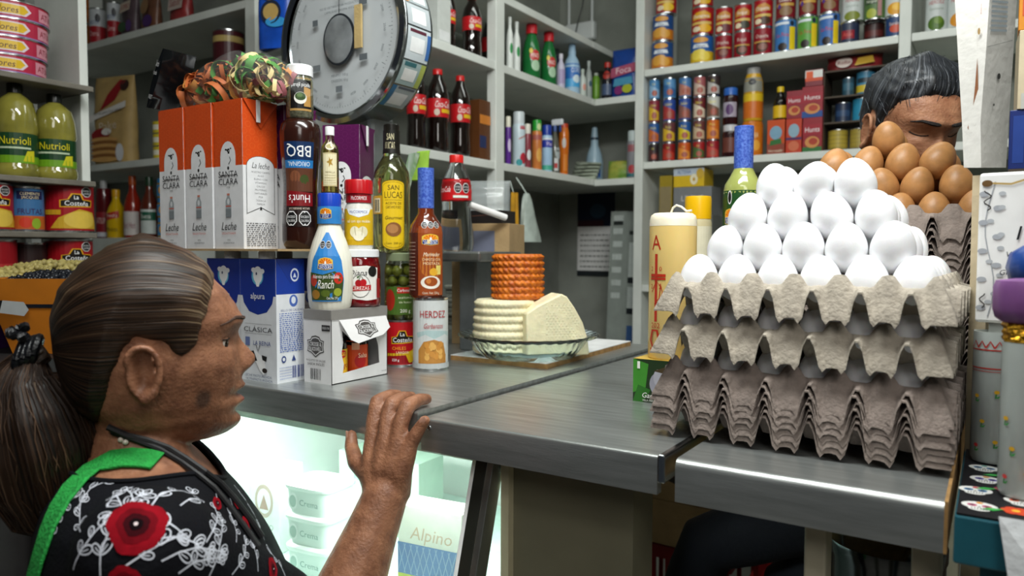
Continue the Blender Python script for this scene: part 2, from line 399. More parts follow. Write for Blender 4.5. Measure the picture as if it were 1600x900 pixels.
# ------------------------------------------------------------------ shelving
def shelf_unit(name, label, boards, posts, backs=(), bm_=None):
    o = thing(name, label, 'shelves', (0, 0, 0))
    for a, bq in boards: MB().box(a, bq, bm_ or WHITEP).build('shelf_board', o, 0, bevel=.002)
    for a, bq in posts: MB().box(a, bq, WHITEP).build('post', o, 0, bevel=.002)
    for a, bq in backs: MB().box(a, bq, DARKW).build('back_panel', o, 0)
    return o
YB, XB, YL, XN = 2.5, -1.26, 1.45, -1.70
zS1, zS2, zSA, zSB, zSC, zL1, zL2 = .862, .537, .987, .78, .487, .958, .525
pw = .032
pb0 = onY(1000, 100, YB).x-.016; pb1 = onY(1415, 30, YB).x-.016
TH = .024
shelf_unit('back_shelving', 'white shelving along the back wall packed with cans', 
    [((pb0+pw+.001, YB, z-TH), (pb1-.001, YB+.32, z)) for z in (1.25, zS1, zS2, .1, -.25)]+[((pb1+pw+.001, YB, z-TH), (.55, YB+.32, z)) for z in (1.25, zS1, zS2, .1)],
    [((x, YB-.004, FL), (x+pw, YB+.32, 1.7)) for x in (pb0, pb1, .552)])
pm = onX(780, 0, XB).y
shelf_unit('corner_shelving', 'white shelving in the shop corner with soda and cleaning bottles',
    [((XB-.31, 1.40, z-TH), (XB, YB-.02, z)) for z in (zSA, zSB, zSC)]+[((XB+.001, YB, z-TH), (pb0-.001, YB+.32, z)) for z in (zSB, zSC-.002)]+[((XB-.31, YB-.019, z-TH), (XB, YB+.32, z)) for z in (zSA, zSB, zSC)],
    [((XB-.03, pm-.02, FL), (XB+.003, pm+.025, 1.7)), ((XB-.31, 1.37, .44), (XB-.03, 1.399, 1.7))])
pl = onY(385, 100, YL).x
shelf_unit('side_shelving', 'white shelving behind the milk cartons with canned fruit and sauces',
    [((-3.2, YL, z-TH), (pl-.001, YL+.3, z)) for z in (1.4, zL1, zL2, .12)],
    [((pl, YL-.003, FL), (pl+.045, YL+.3, 1.7)), ((-3.25, YL-.003, FL), (-3.201, YL+.3, 1.7))])
zN1, zN2, zN3, zN4 = .583, .373, .258, .14
shelf_unit('wall_rack', 'low dim shelving holding cooking oil and large cans', 
    [((XN-.26, .42, z-.012), (XN, .905, z)) for z in (zN1, zN2, zN3, zN4, -.2)],
    [((XN-.26, .906, FL), (XN-.06, .925, 1.2)), ((XN-.26, .395, FL), (XN, .419, 1.2))], (), mat('rack_board', '#6f6a60', .6, var=.12))
# ================================================================== groceries on the counter
ZC = .007
def seals(u, v, n, ru, rv, du):
    r = []
    for i in range(n):
        for rr, hx in ((1, '#e8e8e8'), (.88, '#141414')):
            pts = [(u+i*du+ru*rr*math.cos(PI/8+k*PI/4), v+rv*rr*math.sin(PI/8+k*PI/4)) for k in range(8)]
            r.append(('p', pts, hx))
        r.append(('t', 'EXCESO', u+i*du, v+rv*.2, rv*.3, '#e8e8e8', {'w': ru*1.3})); r.append(('t', 'CALORÍAS', u+i*du, v-rv*.3, rv*.3, '#e8e8e8', {'w': ru*1.3}))
    return r
def lines(u0, u1, v0, v1, n, hx, th, seed=1):
    rd = random.Random(seed); r = []
    for i in range(n):
        v = v1+(v0-v1)*i/max(1, n-1); u = u0
        while u < u1-.02:
            l = rd.uniform(.04, .16)*(u1-u0)/1.2; e = min(u+l, u1); r.append(('r', u, v, e, v+th, hx)); u = e+.03*(u1-u0)
    return r
def barcode(u0, u1, v0, v1, hx, n=14, seed=3):
    rd = random.Random(seed); r = []; w = (u1-u0)/n
    for i in range(n):
        if rd.random() < .8: r.append(('r', u0+i*w, v0, u0+i*w+w*rd.uniform(.3, .75), v1, hx))
    return r
def cow(u, v, s, a, hx='#111111', lt='#f4f4f4'):
    """small cow-head emblem from simple shapes; a = aspect (v per u)"""
    q = lambda x, y: (u+x*s, v+y*s*a)
    return [('p', [q(-.5, .2), q(-.15, .45), q(.2, .42), q(.3, .1), q(.12, -.55), q(-.12, -.6), q(-.2, -.1)], hx), ('e', *q(-.62, .3), .26*s, .13*s*a, hx), ('e', *q(.5, .42), .2*s, .12*s*a, hx),
            ('e', *q(.02, -.45), .16*s, .14*s*a, lt), ('e', *q(.08, .1), .07*s, .08*s*a, lt)]
# ---- long-life milk, blue and white, on the counter
alp_front = [('r', -1, 0, 1, 1, '#dfe2e6'), ('r', -1, .70, 1, 1, '#1b3c9c'), ('p', [(-.92, 1), (-.92, .74), (-.8, .64), (-.5, .57), (0, .545), (.5, .57), (.8, .64), (.92, .74), (.92, 1)], '#16348f')]
alp_front += [('e', 0, .86, .33, .075, '#5fb6d8'), ('e', .02, .87, .26, .07, '#f2f4f6'), ('p', [(-.2, .86), (.2, .87), (.08, .775), (-.05, .775)], '#f2f4f6'), ('e', -.22, .91, .12, .02, '#f2f4f6'), ('e', .28, .9, .12, .02, '#f2f4f6'), ('e', -.05, .88, .04, .012, '#26375c'), ('t', 'alpura', 0, .70, .05, '#ffffff', {'w': 1.15})]
alp_front += [('l', [(-.75, .47), (.75, .47)], .002, '#3a3d44'), ('t', 'CLÁSICA', 0, .425, .04, '#2d3036', {'W': 1.6}), ('l', [(-.75, .39), (.75, .39)], .002, '#3a3d44'), ('t', 'LA REINA', .22, .315, .036, '#2b3f86', {'w': 1.1}), ('r', -.72, .29, -.46, .36, '#6b7cae')]
alp_front += [('p', [(-.45, .22), (-.2, .26), (.1, .22), (.35, .2), (.42, .1), (.3, .06), (.1, .09), (-.1, .15)], '#f6f6f6'), ('p', [(-.5, .24), (-.25, .25), (-.05, .17), (-.3, .16)], '#1d1c1e'), ('e', .36, .095, .14, .02, '#2a211d'), ('p', [(.2, .22), (.5, .21), (.45, .17), (.25, .18)], '#1d1c1e'), ('l', [(-.1, .3), (.0, .25), (.12, .3)], .008, '#33302f')]
alp_front += [('t', 'LECHE PASTEURIZADA', 0, .045, .02, '#55607c', {'W': 1.5}), ('t', 'ULTRAPASTEURIZADA', .05, .015, .02, '#55607c', {'W': 1.5})]
alp_side = [('r', -1, 0, 1, 1, '#dfe2e6'), ('r', -1, .715, 1, 1, '#1b3c9c'), ('p', [(-1, 1), (1, 1), (0, .8)], '#1a3790'), ('l', [(-1, 1), (0, .8), (1, 1)], .004, '#12276e'), ('e', .3, .87, .3, .055, '#dfe6f0'), ('e', .3, .87, .22, .04, '#1b3c9c'), ('p', [(.18, .85), (.42, .85), (.3, .89)], '#dfe6f0'), ('e', .2, .66, .3, .05, '#4a6ab8'), ('e', .2, .665, .16, .03, '#dfe6f0'), ('t', 'SELLO DE CALIDAD', .1, .585, .018, '#2b3f86', {'W': 1.6})]
alp_side += lines(-.8, .85, .25, .555, 20, '#5f76b4', .008)+[('e', -.55, .19, .16, .028, '#33457e'), ('e', -.55, .19, .09, .015, '#dfe2e6'), ('p', [(.0, .17), (.3, .17), (.15, .22)], '#33457e')]+barcode(.05, .9, .03, .13, '#2b3f86')+lines(-.85, 0, .03, .12, 5, '#8a97bc', .006, 4)
AW, AD, AH = .088, .058, .2
def milk(label, loc, rz, front, side, body, w, d, h, cap=None, group=None, flap=None):
    o = carton('milk_carton', label, 'milk carton', loc, w, d, h, rz, body, front, side, group)
    if cap:
        MB().lathe([(.0135, 0), (.0135, .010), (.012, .0125), (.004, .0125)], plas('#e9ecee'), 28, c=cap).build('cap', o)
    if flap:
        m = flap
        b = MB(); x = w/2+.0012
        b.add([(x, -d/2, h), (x, d/2, h), (x, 0, h-.04), (x+.0022, -d/2, h), (x+.0022, d/2, h), (x+.0012, 0, h-.045)], [(3, 4, 5), (0, 2, 1), (0, 1, 4, 3), (1, 2, 5, 4), (2, 0, 3, 5)], m); b.build('folded_ear', o, 0)
        MB().box((x+.002, -.010, h-.036), (x+.004, -.002, h+.001), plas('#e8eaea')).build('straw_seal', o, 0, bevel=.0008)
    return o
ac = onZ(433, 600, ZC)
a1 = milk('blue and white milk carton beside the white sauce gift box', (ac.x-AW/2, ac.y+AD/2, ZC), 0, alp_front, alp_side, '#dfe2e6', AW, AD, AH, (.005, -.014, AH))
dup(a1, (ac.x-AW*1.5-.003, ac.y+AD/2+.002, ZC), 0, 'blue and white milk carton half hidden behind the woman\'s forehead')
a3 = dup(a1, (ac.x-AW*.5-.05, ac.y+AD*1.5+.02, ZC), 0, 'blue and white milk carton at the back under the cardboard sheet')
# ---- cardboard sheet resting on the milk caps
zc = ZC+AH+.0126
xl, xr = ac.x-.31, onD(503, 390, 1.24).x
sh = thing('cardboard_sheet', 'thin cardboard sheet laid across the blue milk cartons', 'cardboard', (0, 0, zc))
MB().box((xl, ac.y-.012, 0), (xr, ac.y+.2, .0035), CARD).build('sheet', sh, 0)
ZS = zc+.0036
# ---- orange and purple topped milk cartons
def scl(top, line):
    fr = [('r', -1, 0, 1, 1, '#e3e4e6'), ('r', -1, .56, 1, 1, top)]
    for k in range(5):
        for i in range(9):
            u = -.9+k*.45+(.22 if i % 2 else 0); v = .6+i*.047
            if u < 1: fr.append(('l', [(u+.16*math.cos(a*PI/3), v+.02*math.sin(a*PI/3)) for a in range(7)], .0018, line))
    n = len(fr)
    arch = [(-.55, .5)]+[(-.55*math.cos(a*PI/10), .62+.105*math.sin(a*PI/10)) for a in range(11)]+[(.55, .5)]
    fr += [('p', arch, '#e3e4e6')]+cow(.05, .655, .3, .155)+[('l', [(.12, .62), (.2, .595), (.05, .57)], .007, '#111111'), ('e', .02, .545, .07, .012, '#111111')]
    fr += [('t', 'SANTA', 0, .505, .042, '#1d1d20', {'W': 1.4}), ('t', 'CLARA', 0, .455, .042, '#1d1d20', {'W': 1.4}), ('t', '1924', 0, .415, .014, '#555555', {'w': .4})]
    fr += [('p', [(-.2, .215), (.2, .215), (.2, .325), (.1, .35), (.1, .37), (-.1, .37), (-.1, .35), (-.2, .325)], '#9aa0a3'), ('r', -.1, .36, .1, .374, '#c87a63'), ('r', -.2, .285, .2, .292, '#c8503a'), ('r', -.2, .215, .2, .27, '#7d8488'), ('e', .0, .32, .09, .02, '#d6dadc')]
    fr += [('t', 'Leche', 0, .155, .055, '#1d1d20', {'w': 1.05, 'sh': .25}), ('t', 'DESLACTOSADA', 0, .105, .013, '#c8503a', {'W': 1.0}), ('t', '100%', 0, .06, .012, '#555555', {'w': .3}), ('t', 'LECHE DE VACA', 0, .04, .011, '#555555', {'w': .8})]
    sd = [('r', -1, 0, 1, 1, '#e3e4e6'), ('r', -1, .56, 1, 1, top)]+fr[2:n]
    av = lambda s, b: [(-s, .26)]+[(-s*math.cos(a*PI/10), .56+.07*s*1.2*math.sin(a*PI/10)) for a in range(11)]+[(s, .26), (0, .3)]
    sd += [('p', [(-.82, .235)]+av(.82, 0)[1:12]+[(.82, .235), (0, .28)], '#2b2b2d'), ('p', [(-.79, .24)]+av(.79, 0)[1:12]+[(.79, .24), (0, .285)], '#e3e4e6'), ('t', 'La leche', 0, .565, .04, '#1d1d20', {'w': 1.0, 'sh': .25})]
    for i, t in enumerate(('NUESTRO CAMPO', 'ALGO', 'BUENO CON', 'VITAMINAS', 'CALCIO', 'PROTEÍNAS', 'NATURALES', 'POR', 'TODA LA', 'FAMILIA')): sd.append(('t', t, 0, .52-i*.024, .013, '#55565a', {'w': 1.2}))
    sd += [('p', [(-.07, .265), (.07, .265), (0, .29)], '#1d1d20')]+lines(-.85, .85, .02, .17, 12, '#77797e', .006, 9)
    return fr, sd
of, os_ = scl('#cf4a16', '#da6a34'); pf, ps = scl('#54104a', '#6f2c63')
SW, SD, SH = .0715, .069, .243
sc = onY(381, 388, ac.y-.008)
EAR = mat('carton_orange', '#cf4a16', .45, var=.05); EARP = mat('carton_purple', '#54104a', .45, var=.05)
s1 = milk('orange topped white milk carton whose side panel stands beside the barbecue bottle', (sc.x-SW/2, sc.y+SD/2, ZS), 0, of, os_, '#e3e4e6', SW, SD, SH, flap=EAR)
dup(s1, (sc.x-SW*1.5-.0055, sc.y+SD/2-.002, ZS), 0, 'orange topped white milk carton in the middle of its row of three')
dup(s1, (sc.x-SW*2.5-.011, sc.y+SD/2-.003, ZS), 0, 'orange topped white milk carton at the shelf end of its row, under the black packet')
p1 = milk('purple topped milk carton squeezed behind the orange ones', (sc.x-SW/2+.012, sc.y+SD*1.5+.006, ZS), 0, pf, ps, '#e3e4e6', SW, SD, SH, flap=EARP)
q = onD(546, 388, 1.41)
pblk = carton('grocery_box', 'plain brown box hidden under the purple topped carton', 'box', (q.x, q.y, ZC), .09, .08, .2, math.radians(22), CARD)
p2 = dup(p1, (q.x, q.y, ZC+.2005), math.radians(22), 'purple topped milk carton standing behind the white garlic salt jar')
# ---- barbecue bottle standing on its cap, label upside down
bq = onD(471, 386, 1.245)
BBQ = mat('bbq_sauce', '#2b120c', .18, var=.1, coat=.5)
def flatten(k): return lambda r, z, a: r*(1-k*abs(math.sin(a))**2)
bb = bottle('sauce_bottle', 'dark barbecue sauce bottle standing upside down with inverted label', 'bottle', (bq.x, bq.y, ZS), .066, .212,
    [(.70, 0), (.74, .005), (.86, .03), (.92, .07), (.92, .2), (.86, .36), (.84, .5), (.90, .64), (.98, .78), (1, .9), (.93, .965), (.74, 1), (.3, 1)], BBQ)
decal([('r', -.8, .17, .8, .82, '#1d0c08'), ('r', -.8, .66, .8, .82, '#0f2c55'), ('r', -.8, .62, .8, .68, '#2676b8'), ('t', 'ORIGINAL', 0, .65, .035, '#e8eef4', {'w': 1.2, 'rot': PI}), ('t', 'BBQ', 0, .745, .085, '#f2f2f2', {'w': 1.25, 'rot': PI}), ('r', -.8, .44, .8, .62, '#5d3524'), ('e', -.2, .55, .3, .05, '#7c4a31'), ('e', .3, .53, .25, .04, '#3d4a20'), ('p', [(-.78, .33), (.78, .33), (.78, .43), (-.78, .45)], '#7a0f16'), ('t', "Hunt's", 0, .385, .06, '#f2f2f2', {'w': 1.2, 'rot': PI}), ('t', 'SALSA BARBECUE', 0, .31, .016, '#d8c8b8', {'w': 1.2, 'rot': PI})]+seals(-.42, .235, 2, .33, .06, .72),
    cylmap([(.92*.033, .2*.212), (.86*.033, .36*.212), (.84*.033, .5*.212), (.90*.033, .64*.212), (.98*.033, .78*.212), (.033, .9*.212)], .033, faceaz((bq.x, bq.y, 0))-.1), .033, .212, step=.006, zstep=.02).build('label', bb, 0)
ZB = ZS+.212
# ---- parsley jar on top of it
bottle('spice_jar', 'clear jar of chopped parsley with white lid on the barbecue bottle', 'jar', (bq.x+.002, bq.y-.002, ZB), .044, .088, [(.85, 0), (1, .04), (1, .72), (.9, .78), (.9, .84)], mat('herb_jar', '#6d6d58', .12, var=.3, vs=220, coat=.6), (.8, 1, .98, '#e6e8ea', True),
    [('r', -.75, .14, .95, .74, '#b08a4e'), ('r', -.72, .18, .92, .70, '#12100e'), ('t', 'perejil picado', .1, .62, .075, '#f0f0f0', {'w': 1.4}), ('p', [(.3, .22), (.85, .22), (.85, .55), (.3, .58)], '#b88c4a'), ('e', .05, .37, .45, .11, '#ece9e0'), ('e', .05, .4, .38, .075, '#2f4a1e'), ('e', .0, .42, .2, .04, '#4a6a2a')])
# ---- white gift box with a torn window showing small bottles
g0 = onZ(518, 602, ZC); gx0 = onZ(470, 597, ZC).x; gy1 = onZ(609, 585, ZC).y
GW = g0.x-gx0; GD = gy1-g0.y; GH = .119
gb = thing('gift_box', 'white carton gift box with torn window showing sauce bottles', 'gift box', (g0.x-GW/2, g0.y+GD/2, ZC))
WB = mat('white_board', '#d9d8d8', .6, var=.04)
t = .0015; x = GW/2; y = GD/2
MB().box((-x, -y, 0), (x, y, t), WB).build('box_base', gb, 0)
MB().box((-x, -y, t), (x, -y+t, GH-t), WB).build('end_panel', gb, 0)
MB().box((-x, y-t, t), (x, y, GH-t), WB).build('end_panel', gb, 0)
MB().box((-x, -y+t, t), (-x+t, y-t, GH-t), WB).build('rear_panel', gb, 0)
MB().box((-x, -y, GH-t), (x, y, GH), mat('silver_board', '#8f8d8a', .45, .2)).build('box_lid', gb, 0)
# window side: loop of board around the torn hole
hole = [(-.62, .13), (.70, .19), (.66, .45), (.55, .60), (-.3, .56), (-.45, .64), (-.64, .72), (-.60, .55), (-.66, .4), (-.58, .25)]
out = [(-1, 0), (1, 0), (1, .5), (1, 1), (.2, 1), (-.2, 1), (-1, 1), (-1, .7), (-1, .45), (-1, .25)]
b = MB(); n = len(hole)
for xx, flip in ((x, 1), (x-t, 0)):
    vs = [(xx, a*y, bz*GH) for a, bz in out]+[(xx, a*y, bz*GH) for a, bz in hole]
    fs = [(i, (i+1) % n, n+(i+1) % n, n+i) for i in range(n)]
    b.add(vs, fs if flip else [f[::-1] for f in fs], WB)
k = 2*n
b.f += [(n+i, n+(i+1) % n, k+n+(i+1) % n, k+n+i) for i in range(n)]; b.m += [0]*n
b.build('window_panel', gb, 0)
shield = lambda u, v, a, c: [('p', [(u+px*a, v+py*c) for px, py in ((-1, .55), (-.62, .62), (-.45, .9), (0, 1), (.45, .9), (.62, .62), (1, .55), (.9, 0), (1, -.45), (.5, -.62), (0, -1), (-.5, -.62), (-1, -.45), (-.9, 0))], '#4a4745'), ('p', [(u+px*a*.9, v+py*c*.86) for px, py in ((-1, .55), (-.62, .62), (-.45, .9), (0, 1), (.45, .9), (.62, .62), (1, .55), (.9, 0), (1, -.45), (.5, -.62), (0, -1), (-.5, -.62), (-1, -.45), (-.9, 0))], '#d9d8d8'), ('p', [(u+px*a*.82, v+py*c*.76) for px, py in ((-1, .55), (-.62, .62), (-.45, .9), (0, 1), (.45, .9), (.62, .62), (1, .55), (.9, 0), (1, -.45), (.5, -.62), (0, -1), (-.5, -.62), (-1, -.45), (-.9, 0))], '#4a4745'), ('t', 'CROSSE &', u, v+c*.22, c*.36, '#eeeeee', {'w': a*1.35}), ('t', 'BLACKWELL', u, v-c*.22, c*.36, '#eeeeee', {'w': a*1.4})]
fr = [('r', -1, .87, 1, 1, '#86837f'), ('r', -1, .855, 1, .86, '#86837f')]+shield(-.12, .5, .62, .15)+[('r', .35, .72, .95, .8, '#343232'), ('t', 'DESDE 1706', .65, .76, .03, '#dddddd', {'w': .5}), ('t', 'PAQUETE DE SALSAS', -.1, .31, .028, '#555252', {'w': 1.5}), ('t', 'SABOR INGLÉS', -.1, .26, .035, '#555252', {'w': 1.4})]+barcode(-.5, .28, .05, .2, '#222222', 18)
mb = decal(fr, flatmap((0, -y, 0), (1,0,0), (0,0,1), (0,-1,0)), x, GH)
decal([('r', -1, .87, 1, 1, '#86837f'), ('r', -1, .855, 1, .86, '#86837f'), ('r', .62, .75, .97, .83, '#343232'), ('t', 'DESDE 1706', .8, .79, .028, '#dddddd', {'w': .3}), ('t', 'Contiene 4 piezas', .85, .07, .02, '#777777', {'w': .2})], flatmap((x, 0, 0), (0,1,0), (0,0,1), (1,0,0)), y, GH, mb=mb); mb.build('label', gb, 0)
fl = MB(); pts = [(-.75, .86), (-.62, .6), (-.42, .545), (.55, .615), (.9, .7), (.92, .86)]
lift = lambda bz: .001+.02*max(0, (.86-bz)/.3)
fl.add([(x+lift(bz), a*y, bz*GH) for a, bz in pts]+[(x+lift(bz)+.001, a*y, bz*GH) for a, bz in pts], [tuple(range(6))[::-1], tuple(range(6, 12))]+[(i, (i+1) % 6, 6+(i+1) % 6, 6+i) for i in range(6)], WB); flo = fl.build('torn_flap', gb, 0)
nrm = Vector((.3*GH, 0, .02)).normalized()
sd_ = shield(.05, .72, .36, .12)
decal(sd_, lambda a, z, e: (x+lift(z/GH)+.0012+e, a, z), y, GH).build('flap_print', flo, 0)
SAU = mat('soy_sauce', '#120a08', .12, coat=.5)
for i, (dy, cap, lab, lb) in enumerate(((-.036, '#101010', [('r', -1.5, .1, 1.5, .55, '#e8b414'), ('e', 0, .47, .5, .07, '#c01818'), ('t', 'MAGGI', 0, .47, .06, '#f8e040', {'w': .8}), ('e', -.6, .2, .25, .08, '#1a1a1a'), ('t', 'Jugo', .1, .28, .09, '#a01c10', {'sh': .3}), ('r', -1.5, .1, 1.5, .13, '#b01818')], 'small dark sauce bottle with yellow label inside the gift box'), (.012, '#101010', [('r', -1.5, .1, 1.5, .66, '#d24a1c'), ('e', -.2, .3, .5, .12, '#b41414'), ('r', -.9, .5, -.3, .62, '#e0a080'), ('r', .7, .2, 1.4, .6, '#2a1a16'), ('t', 'Salsa', 0, .4, .08, '#f4e0c0', {'w': .8})], 'small dark sauce bottle with orange label inside the gift box'))):
    bottle('sauce_bottle', lb, 'bottle', (g0.x-.024, g0.y+GD/2+dy, ZC+t+.0002), .042, .095, [(.9, 0), (1, .03), (1, .62), (.85, .72), (.4, .82), (.38, .9)], SAU, (.86, 1, .44, cap), lab, az=-.15)
ZG = ZC+GH
# ---- ranch dressing
RW, RH = .074, .188; rp = onZ(511, 474, ZG+.0001); rp = Vector((g0.x-GW/2-.008, g0.y+.036, 0))
rprf = [(.84, 0), (.9, .02), (.94, .08), (.99, .2), (1, .3), (.93, .45), (.74, .58), (.55, .68), (.46, .74), (.47, .80), (.47, .88), (.4, .9)]
def quilt(r, z, a):
    if z > .68*RH: return r
    k = 26; f = math.sin(k*a/2+z*180)*math.sin(k*a/2-z*180); return r*(1+.018*f)
rs = [('p', [(-.80, .07), (.62, .07), (.70, .25), (.62, .42), (.3, .58), (.05, .66), (-.15, .66), (-.45, .56), (-.72, .42), (-.82, .25)], '#2f7fc4'), ('p', [(-.80, .08), (.62, .08), (.68, .27), (.3, .33), (-.2, .3), (-.8, .32)], '#3d4f22'), ('e', -.62, .25, .16, .05, '#b9402c'), ('e', .45, .27, .2, .05, '#c83020'), ('e', .42, .15, .17, .035, '#9aa634'), ('e', -.55, .13, .2, .04, '#a4762c'), ('e', -.1, .14, .2, .03, '#586b26')]
def cj(u, v, w, h):
    return [('p', [(u-w, v-h*.55), (u, v-h*.75), (u+w, v-h*.55), (u+w, v+h*.6), (u+w*.7, v+h*.85), (u, v+h), (u-w*.7, v+h*.85), (u-w, v+h*.6)], '#e4c04a'), ('p', [(u-w*.93, v-h*.5), (u, v-h*.68), (u+w*.93, v-h*.5), (u+w*.93, v+.1*h), (u-w*.93, v+.1*h)], '#173a86'), ('p', [(u-w*.93, v+.1*h), (u+w*.93, v+.1*h), (u+w*.6, v+h*.78), (u, v+h*.9), (u-w*.6, v+h*.78)], '#f0a020')]+[('p', [(u, v+.1*h), (u+w*.9*math.cos(a), v+.1*h+h*.75*math.sin(a)), (u+w*.9*math.cos(a+.16), v+.1*h+h*.75*math.sin(a+.16))], '#d23a18') for a in (.3, .75, 1.2, 1.65, 2.1, 2.55)]+[('p', [(u-w*.12, v+.1*h), (u+w*.15, v+.1*h), (u+w*.1, v+h*.45), (u, v+h*.55), (u-w*.08, v+h*.4)], '#f4f4f4'), ('t', 'CLEMENTE', u, v-h*.03, h*.32, '#ffffff', {'w': w*1.75}), ('t', 'JACQUES', u, v-h*.38, h*.32, '#ffffff', {'w': w*1.5})]
rs += seals(-.28, .555, 2, .15, .035, .32)+cj(-.1, .385, .32, .062)+[('t', 'Aderezo para Ensaladas', -.08, .285, .034, '#ffffff', {'w': 1.1}), ('t', 'Ranch', -.1, .22, .075, '#f8f8ee', {'w': .65, 'sh': .15}), ('t', 'Cont. Net. 237 g', .2, .1, .022, '#ffffff', {'w': .5})]
rs += [('r', -1.6, .735, 1.6, .885, '#2f7fc4')]+cj(-.25, .815, .5, .055)
rb = bottle('dressing_bottle', 'quilted white ranch dressing bottle with blue cap on the gift box', 'bottle', (rp.x, rp.y, ZG), RW, RH, rprf, mat('ranch_plastic', '#e6e4d6', .3, var=.03), (.885, 1, .51, '#1a44b8', True), rs, n=96, zst=24, fn=quilt, e0=.0016, az=faceaz(rp)-.1)
ZR = ZG+RH
VAN = glass('vanilla', '#e8e2b0')
bottle('extract_bottle', 'slim vanilla extract bottle with white cap on the blue ranch cap', 'bottle', (rp.x+.002, rp.y, ZR), .0285, .108, [(.95, 0), (1, .02), (1, .62), (.92, .7), (.5, .78), (.46, .9)], VAN, (.87, 1, .52, '#eceeee'), [('r', -.85, .1, .85, .6, '#c9b98a'), ('r', -.75, .12, .75, .58, '#ece4c2'), ('p', [(0+.4*(1 if k % 2 else .4)*math.cos(k*PI/5), .46+.09*(1 if k % 2 else .4)*math.sin(k*PI/5)) for k in range(10)], '#a8842c'), ('e', 0, .7, .55, .06, '#dcd6c2'), ('t', 'VAINILLA', 0, .31, .03, '#7b6a34', {'w': 1.1})]+lines(-.6, .6, .15, .26, 4, '#a89a6a', .008), liquid=(.66, mat('vanilla_liquid', '#d8cf8a', .1, trans=.9, var=0)))
# ---- cherries, garlic salt on top
CW_, CH = .0665, .097; cp = Vector((g0.x-GW/2+.002, g0.y+GD-.033, 0))
CHER = mat('cherry_jar', '#6d0810', .08, var=.35, vs=60, coat=.7)
cs = [('p', [(-.85, .17), (.3, .12), (.9, .14), (.95, .68), (.3, .72), (-.7, .70)], '#e6e3de'), ('t', 'Diana', -.15, .6, .1, '#1a1a1a', {'w': .9, 'sh': .3}), ('e', .62, .62, .25, .095, '#161616'), ('e', -.02, .37, .5, .2, '#5d5d58'), ('e', -.02, .37, .47, .188, '#e6e3de'), ('e', -.12, .42, .16, .06, '#a01018'), ('e', .12, .43, .16, .06, '#b8141c'), ('l', [(-.1, .47), (0, .55), (.12, .48)], .012, '#2b4a20'), ('p', [(-.2, .53), (0, .56), (-.15, .5)], '#2f5a22'), ('p', [(-.55, .28), (.5, .3), (.5, .39), (-.55, .37)], '#b3161c'), ('t', 'CEREZAS', -.02, .335, .06, '#f4ece4', {'w': .85}), ('r', .85, .16, 1.1, .5, '#8e1218')]
bottle('cherry_jar', 'glass jar of red cherries with white lid on the gift box', 'jar', (cp.x, cp.y, ZG), CW_, CH, [(.88, 0), (.98, .03), (1, .1), (1, .7), (.94, .82), (.86, .87)], CHER, (.87, 1, .93, '#e6e8ea'), cs)
ZJ = ZG+CH
gs = [('r', -1.7, .06, 1.7, .58, '#d9b21c'), ('r', -1.7, .06, 1.7, .14, '#c8a014'), ('p', [(-.95, .58), (.95, .58), (.7, .5), (0, .455), (-.7, .5)], '#e9ecee'), ('t', 'McCORMICK', 0, .535, .04, '#1f3f9a', {'w': 1.3}), ('t', 'sal con ajo molido', 0, .405, .045, '#f6f2e0', {'w': 1.7}), ('e', -.28, .25, .34, .08, '#e8e2c4'), ('e', .28, .25, .34, .08, '#e2dab8'), ('e', 0, .19, .38, .07, '#f0ead2'), ('l', [(-.28, .32), (-.2, .2)], .008, '#b8ac86'), ('l', [(.25, .32), (.2, .2)], .008, '#b8ac86'), ('r', -1.7, .67, 1.7, .80, '#9c1420'), ('t', 'McCORMICK', .05, .735, .055, '#f4f4f4', {'w': 1.3})]
bottle('seasoning_jar', 'white garlic salt jar with red lid standing on the cherry jar', 'jar', (cp.x-.003, cp.y-.001, ZJ), .0475, .117, [(.92, 0), (1, .03), (1, .5), (.97, .6), (.84, .66), (.84, .8)], mat('salt_jar', '#dcd9d0', .2, var=.05, vs=200), (.8, 1, 1.0, '#b8141c', True), gs)
# ---- back row: cans with jars and bottles stacked on them
k1 = onZ(630, 574, ZC); d1 = (k1-CAM); d1.z = 0; d1.normalize(); k1 = k1+d1*.0335; k1.x -= .006
lc = lambda v: [('t', 'La', .1, v+.13, .085, '#ffffff'), ('p', [(-.55, v-.09), (.8, v-.07), (.85, v+.07), (.4, v+.08), (.3, v+.2), (-.1, v+.2), (-.25, v+.08), (-.55, v+.06)], '#e0a81c'), ('p', [(-.5, v-.07), (.75, v-.05), (.8, v+.05), (.35, v+.07), (.25, v+.18), (-.05, v+.18), (-.2, v+.07), (-.5, v+.05)], '#171310'), ('t', 'La', .1, v+.12, .08, '#ffffff'), ('t', 'Costeña', .13, v, .1, '#ffffff', {'w': 1.15})]
can('chili_can', 'small red can of peppers under the olive jar', 'can', (k1.x, k1.y, ZC), .064, .086, ['#b8101c', ('r', -.9, .06, 1.2, .3, '#8e0c16'), ('p', [(-1.2, .28), (.3, .3), (1.3, .42), (1.3, .12), (.5, .08), (.3, .25), (-1.2, .22)], '#d8b01c'), ('e', .95, .28, .3, .12, '#e0c440')]+lc(.58)+[('t', 'CHILES', -.1, .4, .07, '#f0a020', {'w': .8}), ('t', 'LARGOS', .1, .31, .05, '#fff0c0', {'w': .7}), ('t', '220 g', -.3, .15, .05, '#ffffff')])
OLV = glass('olive', '#dfe8cf')
